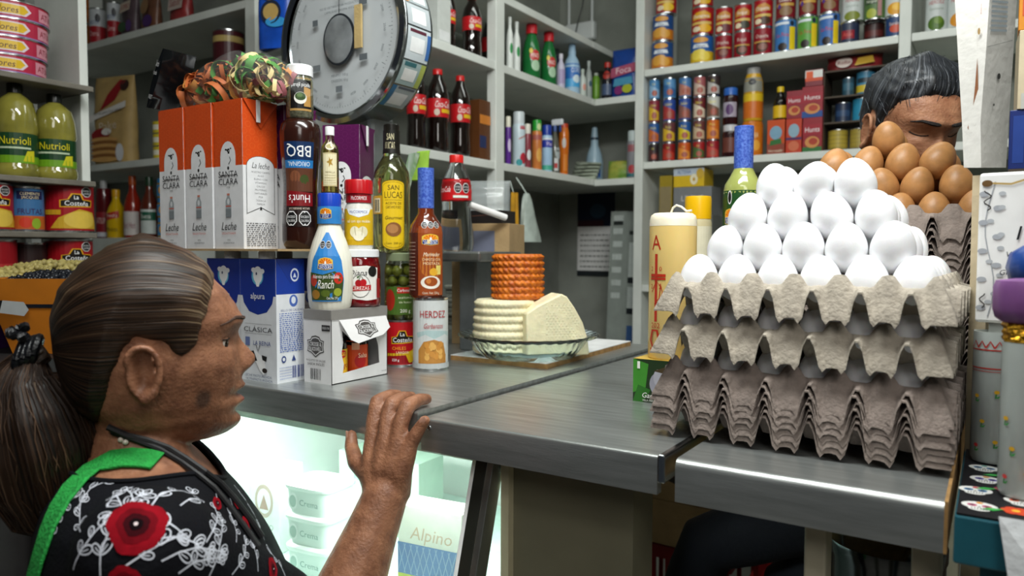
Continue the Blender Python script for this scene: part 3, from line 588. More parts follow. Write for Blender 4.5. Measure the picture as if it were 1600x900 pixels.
oj = bottle('olive_jar', 'glass jar of green olives between the red can and oil bottle', 'jar', (k1.x, k1.y, ZC+.086), .059, .124, [(.88, 0), (.98, .02), (1, .08), (1, .74), (.92, .84), (.84, .88), (.84, .97)], OLV, (.88, 1, .9, '#7f8a6a'), [('r', -1.0, .08, .9, .5, '#4a6a26'), ('e', -.7, .3, .35, .16, '#a82a1c'), ('r', -.2, .4, .8, .49, '#c22a1c'), ('t', 'Carbonell', .25, .445, .045, '#f4f4f4', {'w': .9}), ('t', 'aceitunas', .3, .34, .04, '#dfe8c0'), ('t', 'sin hueso', .3, .27, .035, '#dfe8c0'), ('t', '200 g', .3, .14, .05, '#f0f0e0')])
OLI = mat('olive_fruit', '#8b8f3c', .25, var=.25, vs=40)
b = MB(); rd = random.Random(3)
rings = [(0, 6, .018), (1, 6, .018), (2, 6, .018), (3, 6, .018), (4, 6, .018)]
for lv, n, rr in rings:
    for i in range(n):
        a = 2*PI*i/n+lv*.5; c = Vector((rr*math.cos(a), rr*math.sin(a), .0125+lv*.0195))
        b.lathe([(.001, -.0098), (.006, -.0078), (.0092, -.002), (.0092, .002), (.006, .0078), (.001, .0098)], OLI, 8, c=c)
b.build('olives', oj, 60)['kind'] = 'stuff'
OIL = glass('oil', '#eef0d8'); ZO = ZC+.086+.124
arc = lambda u, w, v0, v1, n=8: [(u-w, v0+.04)]+[(u-w*math.cos(PI*i/n), v0+.02-.02*math.sin(PI*i/n)) for i in range(n+1)][1:]+[(u+w, v1-.04)]+[(u+w*math.cos(PI*i/n), v1-.03+.03*math.sin(PI*i/n)) for i in range(n+1)]
arc = lambda u, w, v0, v1: [(u+w*math.cos(a), v0+.05+.05*math.sin(a)) for a in [PI+PI*i/8 for i in range(9)]]+[(u+w*math.cos(a), v1-.03+.03*math.sin(a)) for a in [PI*i/8 for i in range(9)]]
sl_ = [('r', -1.6, .3, .0, .44, '#c8961c'), ('r', -.9, .31, -.4, .42, '#e4d8b0')]+barcode(-.85, -.45, .32, .41, '#222222', 8)+[('p', arc(.35, .62, .02, .56), '#7a5f10'), ('p', arc(.35, .59, .025, .555), '#e2bd1e'), ('p', arc(.35, .55, .035, .545), '#7a5f10'), ('p', arc(.35, .535, .038, .542), '#e2bd1e'), ('t', 'SAN', .35, .50, .038, '#3a2f0c', {'w': .6}), ('t', 'LUCAS', .35, .445, .05, '#3a2f0c', {'w': .95}), ('l', [(-.1, .405), (.8, .405)], .002, '#3a2f0c'), ('t', 'ACEITE DE', .35, .38, .018, '#5d4a12'), ('t', 'CÁRTAMO PURO', .35, .35, .022, '#5d4a12', {'w': .8}), ('t', 'Gourmet', .35, .27, .025, '#3a2f0c', {'sh': .3}), ('e', .35, .18, .42, .055, '#8a5a30'), ('e', .3, .185, .3, .035, '#b07c4a'), ('t', 'Cont. 250 ml', .35, .075, .016, '#5d4a12')]
sl_ += [('r', -3.1, .77, 3.1, .95, '#15130f'), ('t', 'SAN', .1, .9, .05, '#d8cfa8', {'w': 1}), ('t', 'LUCAS', .05, .83, .06, '#d8cfa8', {'w': 1.2})]
ob = bottle('oil_bottle', 'tall glass oil bottle with yellow label and black neck wrap', 'bottle', (k1.x-.017, k1.y-.004, ZO), .068, .238, [(.9, 0), (.98, .015), (1, .05), (1, .56), (.94, .63), (.7, .70), (.45, .76), (.41, .80), (.41, .95)], OIL, (.95, 1, .43, '#15130f'), sl_, zst=20, az=faceaz(k1)-.25)
MB().lathe([(.0285, .004), (.0305, .012), (.0305, .13), (.028, .15), (.02, .165), (.013, .178)], mat('oil_liquid', '#dfe0a0', .05, trans=.95, var=0, ior=1.33), 40).build('contents', ob, 50)
k2 = onZ(674, 580, ZC)+d1*.033
garb = [('e', .18+.4*math.cos(a*1.7+i), .20+.05*i+.02*math.sin(a*2+i), .14, .042, '#c88a3c' if (a+i) % 2 else '#dca858') for i in range(4) for a in range(4)]
can('chickpea_can', 'white can of chickpeas under the brown marinade bottle', 'can', (k2.x, k2.y, ZC), .0645, .130, ['#c9cdcc', ('p', [(-.8, .45), (-.3, .5), (.2, .44), (.9, .5), (1.3, .46), (1.3, .53), (.6, .55), (-.2, .56), (-.9, .52)], '#a9c0c0'), ('p', [(-.75, .1), (-.75, .28), (-.4, .4), (.2, .43), (.8, .38), (1.0, .2), (1.0, .1)], '#b8803a')]+garb+[('t', 'HERDEZ', .15, .78, .095, '#a8141c', {'W': 1.5}), ('t', 'Garbanzos', .15, .62, .07, '#a8242c', {'w': 1.1, 'sh': .25}), ('r', -PI, .03, PI, .1, '#b4b8b8')])
CHP = mat('chipotle', '#6d2a12', .12, var=.2, vs=30, coat=.6); ZH = ZC+.13
wrap = lambda o, R, h, az: [MB().lathe([(R*(.50 if i % 2 else .485), h*(.69+.31*i/36)) for i in range(37)]+[(R*.3, h*1.001)], mat('blue_netting', '#1c3aa0', .45, hx2='#5d7fd0', vs=260), 32).build('cap_wrap', o, 60)]
chs = [('r', -1.6, .02, -.35, .5, '#4a1c14')]+lines(-1.25, -.5, .06, .42, 14, '#a88a7c', .008, 5)+[('r', -.3, .02, 1.35, .55, '#96451c'), ('e', .5, .25, .7, .1, '#b86a28')]+seals(.05, .56, 3, .2, .028, .4)+cj(.42, .44, .5, .05)+[('t', 'Marinador', .5, .335, .03, '#f4e4c8', {'w': 1, 'sh': .2}), ('t', 'CHIPOTLE CON', .5, .295, .02, '#f0d8b0', {'w': 1.1}), ('t', 'MOSTAZA', .5, .265, .02, '#f0d8b0'), ('e', .6, .2, .25, .03, '#e0a830'), ('r', .75, .18, 1.1, .25, '#e4d070'), ('e', .45, .12, .6, .05, '#ece4d8'), ('e', .45, .125, .4, .035, '#9a4a1c'), ('e', .3, .13, .14, .02, '#c87a3a'), ('t', 'Cont. Net. 250 g', .45, .04, .018, '#f0e0c8', {'w': 1})]
bottle('marinade_bottle', 'brown chipotle marinade bottle with blue netted cap', 'bottle', (k2.x-.007, k2.y-.004, ZH), .060, .232, [(.92, 0), (1, .02), (1, .50), (.92, .56), (.68, .61), (.49, .65), (.47, .7), (.47, .97)], CHP, None, chs, zst=18, az=faceaz(k2)-.15, extra=wrap)
# ================================================================== scale, cheese, eggs and the things around them
# ---- pasta-like dried vegetable ribbons in a clear bag on the orange cartons
ZT = ZS+SH
bc = Vector((sc.x-SW*1.2+.022, sc.y+.048, ZT))
pb = thing('snack_bag', 'clear bag of orange, green and cream ribbons on the orange cartons', 'bag', bc)
RIB = [mat('ribbon_orange', '#b8622e', .6, var=.15), mat('ribbon_green', '#4f8a3c', .6, var=.15), mat('ribbon_cream', '#d8c48a', .6, var=.1), mat('ribbon_mauve', '#8a4a50', .6, var=.1), mat('ribbon_tan', '#c0803c', .6, var=.15)]
rd = random.Random(11)
bx0, bx1, byw, bh = -.125, .135, .05, .085
def bagh(t): return bh*(.55+.45*math.sin(PI*min(1, max(0, t))))
for i in range(290):
    t = rd.uniform(.06, .94); x = bx0+(bx1-bx0)*t; H_ = bagh(t)*.8; z = rd.uniform(.012, H_); y = rd.uniform(-1, 1)*byw*.75*(1-.5*z/bh)
    c = Vector((x, y, z))
    if t < .3: m = RIB[0] if rd.random() < .8 else RIB[4]
    elif t < .55: m = RIB[rd.choice((1, 1, 0, 0, 4))]
    else: m = RIB[rd.choice((2, 2, 2, 4, 3, 1))]
    if z > .05 and t > .4 and rd.random() < .7: m = RIB[rd.choice((1, 1, 3))]
    a0 = rd.uniform(0, 2*PI); rr = rd.uniform(.010, .02); ax = Vector((rd.gauss(0, .5), -1 if t < .5 else rd.gauss(-.4, .6), rd.gauss(0, .5))).normalized(); e1 = ax.orthogonal().normalized(); e2 = ax.cross(e1)
    pts = [c+e1*rr*math.cos(a0+k*.5)+e2*rr*1.25*math.sin(a0+k*.5)+ax*.0012*k for k in range(9)]
    for p_ in pts: p_.z = max(p_.z, .004); p_.y = max(-byw, min(byw, p_.y))
    wv = ax*rd.uniform(.003, .0065); b = MB()
    th = .0006
    rings = [[p_-wv, p_+wv, p_+wv+(p_-c).normalized()*th, p_-wv+(p_-c).normalized()*th] for p_ in pts]
    b.loft(rings, m); b.build('ribbon', pb, 50)
def bagshell():
    b = MB(); rings = []; N = 28
    for i in range(17):
        t = i/16; x = bx0-.012+(bx1-bx0+.03)*t; hh = bagh(t)*1.05 if t < .9 else bagh(t)*(1.1-(t-.9)*2); q_ = min(1, math.sin(PI*min(max(t, .02), .98))**.35); r = []
        for j in range(N):
            a = 2*PI*j/N; ny = mnoise.noise(Vector((x*40, math.cos(a)*2, math.sin(a)*2)))
            yy = byw*1.08*math.cos(a)*q_*(1+.1*ny); zz = max(.0008, hh*(.5+.52*math.sin(a))*(.3+.7*q_)*(1+.08*ny)); r.append((x+.004*ny, yy, zz))
        rings.append(r)
    b.loft(rings, film('clear', '#eef2f4', .05), (True, True)); return b
bagshell().build('clear_film', pb, 60)
b = MB(); e = Vector((bx1+.012, 0, .055))
b.add([e+Vector(v) for v in ((0, -.035, -.02), (.03, -.045, .015), (.04, .0, .03), (.028, .04, .02), (0, .03, -.01), (.015, 0, .0))], [(0, 1, 5), (1, 2, 5), (2, 3, 5), (3, 4, 5)], film('clear', '#eef2f4', .05)); b.build('bag_neck', pb, 60)
# black packet leaning at the end of the bag
bk = thing('seasoning_packet', 'glossy black packet leaning on the ribbon bag', 'packet', (sc.x-SW*3.08, sc.y+.004, ZT))
BK = mat('black_foil', '#0e1012', .16, bump=.6, bs=14, var=.1)
b = MB(); rings = []
for i in range(9):
    t = i/8; th = .006*math.sin(PI*t)+.0006; c = Vector((t*.052, .0, .002+t*.094)); n_ = Vector((.9, 0, -.45))
    rings.append([c+n_*-th+Vector((0, -.032, 0)), c+n_*th*.9+Vector((0, -.03, 0)), c+n_*th+Vector((0, 0, 0)), c+n_*th*.9+Vector((0, .03, 0)), c+n_*-th+Vector((0, .032, 0)), c-n_*th*1.1])
b.loft(rings, BK); b.build('foil_packet', bk, 60)
decal([('t', 'Surimi', 0, .75, .1, '#d8d8d8', {'w': .8}), ('t', 'de pescado', 0, .6, .07, '#d8d8d8', {'w': .9}), ('t', 'NET', .5, .2, .07, '#d8d8d8')], lambda x, z, e: (z/.1*.052, -.0335-e, .002+z/.1*.094) if False else (z*.52+x*.5-.0, -.0338-e, .002+z*.94-x*.2), .02, .1).build('print', bk, 0)

# ---- dial scale
sp = onD(533, 58, 1.47); SR = .166
scn = thing('dial_scale', 'large round dial scale with steel rim and sticker covered side', 'scale', (sp.x, sp.y, ZC))
zc_ = sp.z-ZC
DIAL = mat('dial_face', '#b4b9bb', .35, var=.06, vs=6)
def rot90(pr, m, name, smooth=40, n=72):
    b = MB(); b.lathe(pr, m, n, cap=(True, name == 'drum')); b.v = [(x, -z, y+zc_) for x, y, z in b.v]; return b.build(name, scn, smooth)
rot90([(.05, -.092), (SR-.012, -.09), (SR, -.08), (SR, -.004), (SR-.004, 0), (SR-.016, 0), (SR-.018, -.004)], mat('scale_steel', '#9aa0a2', .22, 1, var=.12, vs=10), 'drum')
rot90([(.004, -.0035), (SR-.0165, -.0035)], DIAL, 'dial_plate')
b = MB(); b.lathe([(SR-.016, 0), (SR+.002, 0), (SR+.003, .006), (SR-.006, .010), (SR-.014, .006)], mat('chrome', '#c4c8ca', .12, 1), 72, cap=(False, False)); b.v = [(x, -z, y+zc_) for x, y, z in b.v]; b.build('rim_ring', scn)
dm = []
for i in range(120):
    a = 2*PI*i/120; r1 = .93; r0_ = .86 if i % 10 == 0 else .89 if i % 5 == 0 else .91
    dm.append(('l', [(r0_*math.sin(a), r0_*math.cos(a)), (r1*math.sin(a), r1*math.cos(a))], .006, '#4c5256'))
for i in range(20):
    a = 2*PI*i/20; dm.append(('t', '%d' % (i*500 if i else 0), .80*math.sin(a), .80*math.cos(a), .035, '#4c5256', {'rot': -a}))
dm += [('t', 'NO SE USE PARA PESAR PRODUCTOS', 0, .40, .03, '#5a6064', {'w': .85}), ('t', 'CAPACIDAD MÁXIMA 10 KG', 0, .34, .03, '#5a6064', {'w': .7}), ('t', '10 kg', 0, .52, .06, '#5a6064'), ('t', 'MÍNIMO 100 g', 0, -.5, .035, '#5a6064', {'w': .5}), ('t', 'DIVISIÓN 10 g', 0, -.57, .035, '#5a6064', {'w': .5}), ('r', -.07, -.72, .05, -.64, '#6a7074'), ('r', .36, .34, .5, .42, '#5a6064'), ('r', .36, -.36, .5, -.28, '#5a6064'), ('r', -.5, .2, -.4, .28, '#5a6064'), ('r', -.5, -.4, -.36, -.32, '#6a7074'), ('l', [(0, .3), (0, .95)], .012, '#26282a')]
decal(dm, flatmap((0, -.0036, zc_), (1, 0, 0), (0, 0, 1), (0, -1, 0)), SR*.9, SR*.9, e0=.0003, de=.00001).build('dial_print', scn, 0)
ec = lambda sx, sz, n=40: [(sx*math.cos(2*PI*i/n), sz*math.sin(2*PI*i/n)) for i in range(n)]
b = MB(); b.loft([[(x, y, z+zc_-.006) for x, z in ec(a, c)] for a, c, y in ((.043, .05, -.0045), (.043, .05, -.007), (.0395, .0465, -.0075))], plas('#22262b'), (False, True)); b.build('hub_ring', scn)
b = MB(); b.loft([[(x, y, z+zc_-.006) for x, z in ec(a, c)] for a, c, y in ((.039, .046, -.0078), (.03, .036, -.0095), (.01, .012, -.0105))], mat('hub_lens', '#7c8082', .12, 0, var=.2, vs=20, coat=.5), (False, True)); b.build('hub_lens', scn)
MB().box((.044, -.0085, zc_-.03), (.062, -.004, zc_+.052), mat('masking_tape', '#b59d6a', .7, bump=.2)).build('tape', scn, 0)
# stickers round the drum side (plain panels instead of codes)
def stk(a0, a1, y0, y1, hx, e):
    n = 6; vs = []
    for i in range(n+1):
        a = a0+(a1-a0)*i/n
        for y in (y0, y1): vs.append(((SR+e)*math.cos(a), y, zc_+(SR+e)*math.sin(a)))
    return vs, [(2*i, 2*i+1, 2*i+3, 2*i+2) for i in range(n)], P(hx)
stickers = [(.55, .28, [(.0, 1, .0, 1, '#9fa9ac'), (.1, .9, .35, .9, '#e4e6e6'), (.0, 1, .0, .14, '#c88a4a')]), (.26, .02, [(0, 1, 0, 1, '#b4bcc0'), (.18, .85, .2, .8, '#eceeee')]), (.0, -.36, [(0, 1, 0, 1, '#c6d0d4'), (.06, .16, .1, .8, '#5a2a38'), (.3, .75, .15, .75, '#eceeee'), (.12, .9, .85, 1, '#3c6aa8')]), (-.38, -.66, [(0, 1, 0, 1, '#9fb4b4'), (.03, .2, .1, .6, '#3a6a70'), (.3, .8, .15, .7, '#e6e8e6'), (.0, 1, .8, 1, '#a8b45a')]), (-.68, -.98, [(0, 1, 0, 1, '#a4b0b4'), (0, 1, 0, .18, '#2c6a94'), (.02, .12, .25, .95, '#545c66'), (.3, .85, .2, .8, '#dfe3e4')])]
for k, (a0, a1, bits) in enumerate(stickers):
    b = MB()
    for i, (s0, s1, t0, t1, hx) in enumerate(bits): b.add(*stk(a0+(a1-a0)*s0, a0+(a1-a0)*s1, .008+.066*t0, .008+.066*t1, hx, .0004+.0002*i))
    b.build('sticker', scn, 0)
SC2 = mat('scale_body', '#8a8f90', .4, .7, var=.1)
MB().box((-.11, -.0, 0), (.1, .13, .075), SC2).build('base', scn, 0, bevel=.008)
MB().box((-.05, .03, .075), (.05, .10, zc_-SR+.02), SC2).build('column', scn, 0, bevel=.01)
# loading platform on its own post, beside the dial
pt = onD(735, 393, 1.56)
MB().box((.101, .04, .03), (pt.x-sp.x, .10, .06), SC2).build('platform_arm', scn, 0)
dxp, dyp, zpl = pt.x-sp.x, pt.y-sp.y+.05, pt.z-ZC
MB().box((dxp-.045, dyp-.03, .0), (dxp+.0, dyp+.03, zpl-.02), SC2).build('platform_post', scn, 0, bevel=.004)
MB().box((dxp-.1, dyp-.08, zpl-.021), (dxp+.045, dyp+.08, zpl), mat('platform_steel', '#9a9d9b', .35, .9, var=.15)).build('platform', scn, 0, bevel=.004)
ZPL = ZC+zpl; plc = Vector((sp.x+dxp, sp.y+dyp, ZPL))
# empty cola bottle on the platform
COKE = [(.80, 0), (.95, .02), (1, .08), (.97, .2), (.86, .33), (.82, .45), (.86, .55), (.86, .68), (.78, .74), (.5, .86), (.34, .92), (.33, .96)]
bottle('soda_bottle', 'empty clear cola bottle with red cap on the scale platform', 'bottle', (plc.x-.052, plc.y-.03, ZPL), .076, .205, COKE, glass('pet', '#e6eae8', .06), (.92, 1, .40, '#d2201c', True), [('r', -PI, .53, PI, .74, '#c4141c'), ('t', 'Coca-Cola', -.9, .64, .06, '#f4f4f4', {'w': 1.0, 'sh': .2})]+seals(.1, .65, 2, .26, .055, .55)+[('r', -.2, .55, .8, .575, '#dfe4dc')])
# white paper and cartons behind the scale
pp = onD(765, 330, 1.62)
o = thing('paper_roll', 'rolled white paper leaning beside the shelf post', 'paper', (0, 0, 0))
MB().tube([onD(728, 318, 1.60), onD(790, 340, 1.66)], .0075, PAPER, 14).build('roll', o)
MB().tube([onD(728, 318, 1.60)+Vector((.002, .004, -.012)), onD(728, 318, 1.60)+Vector((.002, .004, -.13))], .004, SC2, 8).build('holder_rod', o)
wb = onD(752, 395, 1.72)
zw = onD(752, 350, 1.72).z
cbx = carton('cardboard_box', 'worn brown cardboard box behind the scale platform', 'box', (wb.x, wb.y+.03, ZC), .14, .11, zw-ZC, math.radians(14), CARD, [('r', -.9, .72, .5, .94, '#6a6e80')])
pillowbag = (wb.x-.0, wb.y+.03, zw+.031)
dk = carton('packet_box', 'flat black box lying on the worn cardboard box', 'box', (wb.x-.01, wb.y+.03, zw+.0005), .12, .08, .03, math.radians(10), '#1e1a1a', [('l', [(-.8, .5), (.8, .7)], .05, '#5a3a30')])
# folded newspapers
npx = onZ(735, 512, ZC)
NEWS = mat('newsprint', '#8d8f84', .8, var=.18, vs=40)
nw = thing('newspaper_stack', 'stack of folded newspapers behind the cheese dish', 'newspapers', (npx.x-.03, npx.y+.08, ZC), math.radians(8))
z = 0
for i in range(9):
    h_ = .0125; MB().box((-.075+rd.uniform(-.004, .004), -.06+rd.uniform(-.004, .004), z), (.075, .06, z+h_), NEWS).build('newspaper', nw, 0, bevel=.004); z += h_+.0004
decal(lines(-.9, .9, .05, .95, 14, '#4f5048', .01, 8), flatmap((0, -.0645, 0), (1,0,0), (0,0,1), (0,-1,0)), .07, z, de=.00001).build('print', nw, 0)
# green cloth bag folded behind the oil bottle
gc = onD(657, 262, 1.52)
gcl = thing('cloth_bag', 'lime green and striped cloth bag hung behind the oil bottle', 'bag', (gc.x, gc.y, gc.z-.045))
b = MB(); rings = []
for i in range(9):
    t = i/8; z = .078*math.sin(PI*(.08+.42*t)); w_ = .028-.012*t
    rings.append([((t-.5)*.02+w_*math.cos(2*PI*j/14), .012*(1.2-t)*math.sin(2*PI*j/14), z) for j in range(14)])
b.loft(rings, mat('lime_cloth', '#8fb83c', .8, bump=.3, bs=60, var=.15)); b.build('lime_fold', gcl)
b = MB(); rings = []
for i in range(9):
    t = i/8; rings.append([((-.05+.045*t)+dx, -.016+dy, -.045+.118*t) for dx, dy in ((-.012, 0), (.012, -.004), (.014, .004), (-.010, .008))])
b.loft(rings, mat('pale_stripe_cloth', '#c3cfc6', .8, var=.25, vs=14, stretch=(12, 1, 1), hx2='#5f8f46')); b.build('striped_fold', gcl, 50)
MB().box((-.004, .012, -gc.z+.045+ZC), (.004, .018, .07), SC2).build('hanger_rod', gcl, 0)

# ---- cheese on a fluted glass dish
pc = onZ(826, 556, ZC+.0105); DR = .125
pc = Vector((pc.x, pc.y, ZC+.0107))
dish = thing('glass_dish', 'clear fluted glass pie dish holding the cheeses', 'dish', pc)
flute = lambda r, z, a: r*(1+(.018*math.cos(36*a) if z > .032 and r > .09 else 0))
MB().lathe([(.085, 0), (.09, .001), (.105, .018), (.114, .034), (.134, .040), (.136, .043), (.132, .0445), (.112, .039), (.102, .021), (.086, .0045), (.02, .0045)], glass('dish', '#dfeeee', .02), 144, fn=flute).build('dish_body', dish, 60)
CHZ = mat('fresh_cheese', '#e6ddb8', .55, bump=.25, bs=120, var=.07, vs=40, sss=.15)
zd = pc.z+.0048
def band(a0, R, H, amp, nz, m, name, lab, loc, top=True, weave=0, taper=0., freq=44):
    o = thing(name, lab, 'cheese', loc); b = MB(); rings = []; N = 120; K = 60
    for i in range(K+1):
        t = i/K; edge = min(1, t/.05, (1-t)/.06); base = R*(1-taper*(t-.5))*(1-.05*(1-min(1, edge))**2); r = []
        for j in range(N):
            a = 2*PI*j/N; g = abs(math.sin(PI*nz*t+ .25*math.sin(freq*a)))
            w_ = math.sin(freq*a+PI*nz*t*2)
            d = amp*(g-.5)+(weave*w_*g)+.0015*mnoise.noise(Vector((math.cos(a)*3, math.sin(a)*3, t*4)))
            r.append(((base+d*min(1, edge*1.2))*math.cos(a), (base+d*min(1, edge*1.2))*math.sin(a), t*H))
        rings.append(r)
    b.loft(rings, m); b.build('cheese_wheel', o, 70); return o
wc = onZ(800, 543, zd)
cz = band(0, .062, .104, .004, 7, CHZ, 'white_cheese', 'round white basket cheese with horizontal ridges in the glass dish', (pc.x-.050, pc.y-.005, zd), taper=.06, weave=.0012)
ORC = mat('adobo_cheese', '#dd7d1e', .5, bump=.5, bs=90, var=.2, vs=70, hx2='#a8480c')
band(0, .0495, .088, .004, 7, ORC, 'chili_cheese', 'small orange chili rubbed cheese on top of the white one', (pc.x-.036, pc.y+.016, zd+.1045), weave=.0022, taper=.02, freq=26)
# cut wedge in front
wg = thing('cheese_wedge', 'tall cut wedge of pale cheese leaning beside the ridged wheel', 'cheese', (pc.x+.044, pc.y+.004, zd), math.radians(50))
b = MB(); prof_ = [(-.052, 0), (.075, 0), (.072, .03), (.062, .062), (.046, .09), (.03, .112), (.018, .118), (-.03, .096), (-.052, .082)]
K = 12; N = len(prof_); rings = []
for i in range(K+1):
    y = -.02+.055*i/K; rings.append([(x, y+(.004*(z/.118)), z) for x, z in prof_])
b.loft(rings, CHZ); b.build('wedge_body', wg, 30, bevel=.003)
# basket weave marks on the wedge face
b = MB()
for i in range(22):
    for j in range(20):
        x = -.012+i*.0036; z = .012+j*.005
        lim = .066-(z/.118)**2*.045
        if x < lim and z < .1-(max(0, -x)*.5) and abs((x-.0)*.8-(.09-z)) > .006 and (i+j) % 2 == 0:
            yy = -.02+.004*z/.118
            b.add([(x-.0016, yy, z-.0018), (x+.0016, yy, z-.0018), (x+.0016, yy, z+.0018), (x-.0016, yy, z+.0018), (x, yy-.0012, z)], [(0, 1, 4), (1, 2, 4), (2, 3, 4), (3, 0, 4)], CHZ)
b.build('weave_marks', wg, 60)['kind'] = 'stuff'

# ---- paschal candle on a green boxed candle
gq = onZ(989, 626, ZC-.007); GBH = .063
gbx = carton('candle_box', 'small dark green box with gardenia lettering under the tall candle', 'box', (gq.x+.04, gq.y+.037, 0), .08, .074, GBH, 0, '#1e4a20',
    [('r', -1, 0, 1, 1, '#22361c'), ('p', [(-1, .2), (-.5, .35), (-.4, .9), (-1, 1)], '#3f8a2c'), ('p', [(-1, 0), (-.6, 0), (-.3, .3), (-.8, .4)], '#2c6a22'), ('e', .1, .45, .45, .3, '#9a98a4'), ('e', .3, .5, .3, .25, '#c4c2cc'), ('e', 0, .6, .2, .2, '#b0aeb8'), ('p', [(-.2, .75), (.4, .9), (.8, .8), (.3, .7)], '#4a3c26'), ('t', 'Gardenia', -.15, .17, .12, '#f0f0ea', {'w': 1.4, 'sh': .2}), ('t', 'VELA PERFUMADA', -.2, .05, .045, '#dcdcd4', {'w': 1.2}), ('r', -.83, .78, -.72, .95, '#e8e8e0')], top=[('r', -1, -1, 1, 1, '#c8a84a')])
WAX = mat('cream_wax', '#e4c67c', .35, var=.05, vs=10, sss=.2, coat=.3); cR = .0345; cH = .214
pcd = thing('pillar_candle', 'tall cream paschal candle with red cross and letters', 'candle', (gq.x+.0445, gq.y+.037, GBH+.0005))
MB().lathe([(cR*.96, 0), (cR, .003), (cR, .192), (cR*.985, .203), (cR*.93, .210), (cR*.8, .2135), (.004, .214)], WAX, 56).build('wax_column', pcd, 50)
MB().lathe([(cR*1.002, .195), (cR*.99, .2035), (cR*.935, .2105), (cR*.8, .214), (.004, .2146)], mat('pale_wax', '#ece4cc', .35, sss=.2), 56, cap=(False, True)).build('pale_shoulder', pcd, 50)
MB().tube([(-.004, 0, .2135), (0, -.002, .222), (.006, -.004, .2255), (.014, -.005, .223), (.022, -.006, .2165), (.03, -.006, .217)], .0016, mat('wick', '#e8e4d8', .8), 8).build('wick', pcd)
rdc = '#b4301c'
decal([('t', 'A', -.75, .80, .10, rdc, {'w': .5}), ('r', -.80, .26, -.66, .72, rdc), ('r', -1.05, .565, -.28, .585, rdc), ('r', -1.05, .545, -.28, .56, rdc), ('l', [(-.95, .46), (-.7, .54), (-.5, .5), (-.55, .42), (-.8, .38)], .006, rdc), ('l', [(-.5, .52), (-.4, .46), (-.6, .38)], .005, rdc), ('t', '2', -.95, .62, .03, rdc), ('t', '0', -.5, .62, .03, rdc), ('t', '2', -.95, .5, .03, rdc), ('t', '2', -.5, .5, .03, rdc), ('t', '202', -.72, .235, .035, rdc), ('l', [(-1.0, .07), (-.82, .075), (-.98, .13), (-.88, .2), (-.62, .2), (-.52, .13), (-.68, .075), (-.5, .07)], .018, rdc)], cylmap(cR, cR, faceaz(pcd.location)), cR, cH, step=.006).build('red_print', pcd, 0)
# packs and bottles behind the candle and eggs
pk = onD(1098, 392, 1.28)
crt = carton('grocery_box', 'pink and black printed box between the candle and the eggs', 'box', (pk.x+.03, pk.y+.05, 0), .15, .09, .2, 0, '#3a3a3e', [('r', -1, .8, 1, 1, '#a8485a'), ('l', [(-.6, .85), (.5, .97)], .03, '#d89aa8'), ('r', -1, .7, 1, .78, '#3f9ab0'), ('r', -1, .77, 1, .8, '#e4e6e8'), ('r', -1, .66, 1, .7, '#e4e6e8'), ('t', 'GALLETAS', -.3, .58, .05, '#e4e6e8', {'w': .9}), ('t', 'SURTIDAS', -.3, .5, .04, '#e4e6e8', {'w': .9})])
gbt = onD(1136, 350, 1.31)
GDR = mat('green_dressing', '#a3ab5e', .12, var=.08, vs=20, coat=.6)
bottle('dressing_bottle', 'pale green dressing bottle with blue netted neck and dark green label', 'bottle', (pk.x+.052, pk.y+.052, .2005), .066, .236, [(.92, 0), (1, .02), (1, .52), (.92, .58), (.66, .64), (.49, .69), (.47, .75), (.47, .97)], GDR, None, [('r', -2, .05, 2, .53, '#1e4a20'), ('e', -.62, .48, .13, .05, '#e6e6e6'), ('e', -.62, .48, .1, .04, '#161616')]+cj(-.62, .33, .34, .07)+[('t', 'Cilantro', -.6, .17, .05, '#c8d0b0', {'w': .6})]+lines(.0, .9, .1, .4, 10, '#a8b898', .008, 6), az=faceaz(gbt)-.1, zst=16, extra=wrap)
bottle('spice_jar', 'clear jar with square yellow cap behind the tall candle', 'jar', (pk.x-.023, pk.y+.04, .2005), .048, .118, [(.9, 0), (1, .03), (1, .6), (.94, .66)], mat('cream_powder', '#c8bc94', .3), (.66, 1, .96, '#e8b40c'), [('r', -1.4, .1, 1.4, .55, '#d8d2b8')])

# ---- egg trays and eggs
PULP = mat('paper_pulp', '#a79e90', .9, bump=.5, bs=220, var=.12, vs=60)
PULPD = mat('paper_pulp_dark', '#8d8078', .9, bump=.5, bs=220, var=.12, vs=60)
PX, PY, NX, NY = .0465, .049, 6, 5
def pl_(f):
    f = abs(f-math.floor(f)-.5); t = min(1, max(0, (f-.17)/.24)); return t*t*(3-2*t)
def pl2_(f):
    f = abs(f-math.floor(f)-.5); t = min(1, max(0, (f-.05)/.24)); return t*t*(3-2*t)
def trayh(x, y):
    mx = NX/2*PX; my = NY/2*PY
    s = pl_(max(-mx, min(mx, x))/PX+NX/2); t = pl_(max(-my, min(my, y))/PY+NY/2)
    eb = max(0, min(1, (max(abs(x)/PX-NX/2, abs(y)/PY-NY/2)+.22)/.2)); h = .0415*s*t+(.019+.011*eb)*(max(s, t)-s*t)
    return min(h, .0415)
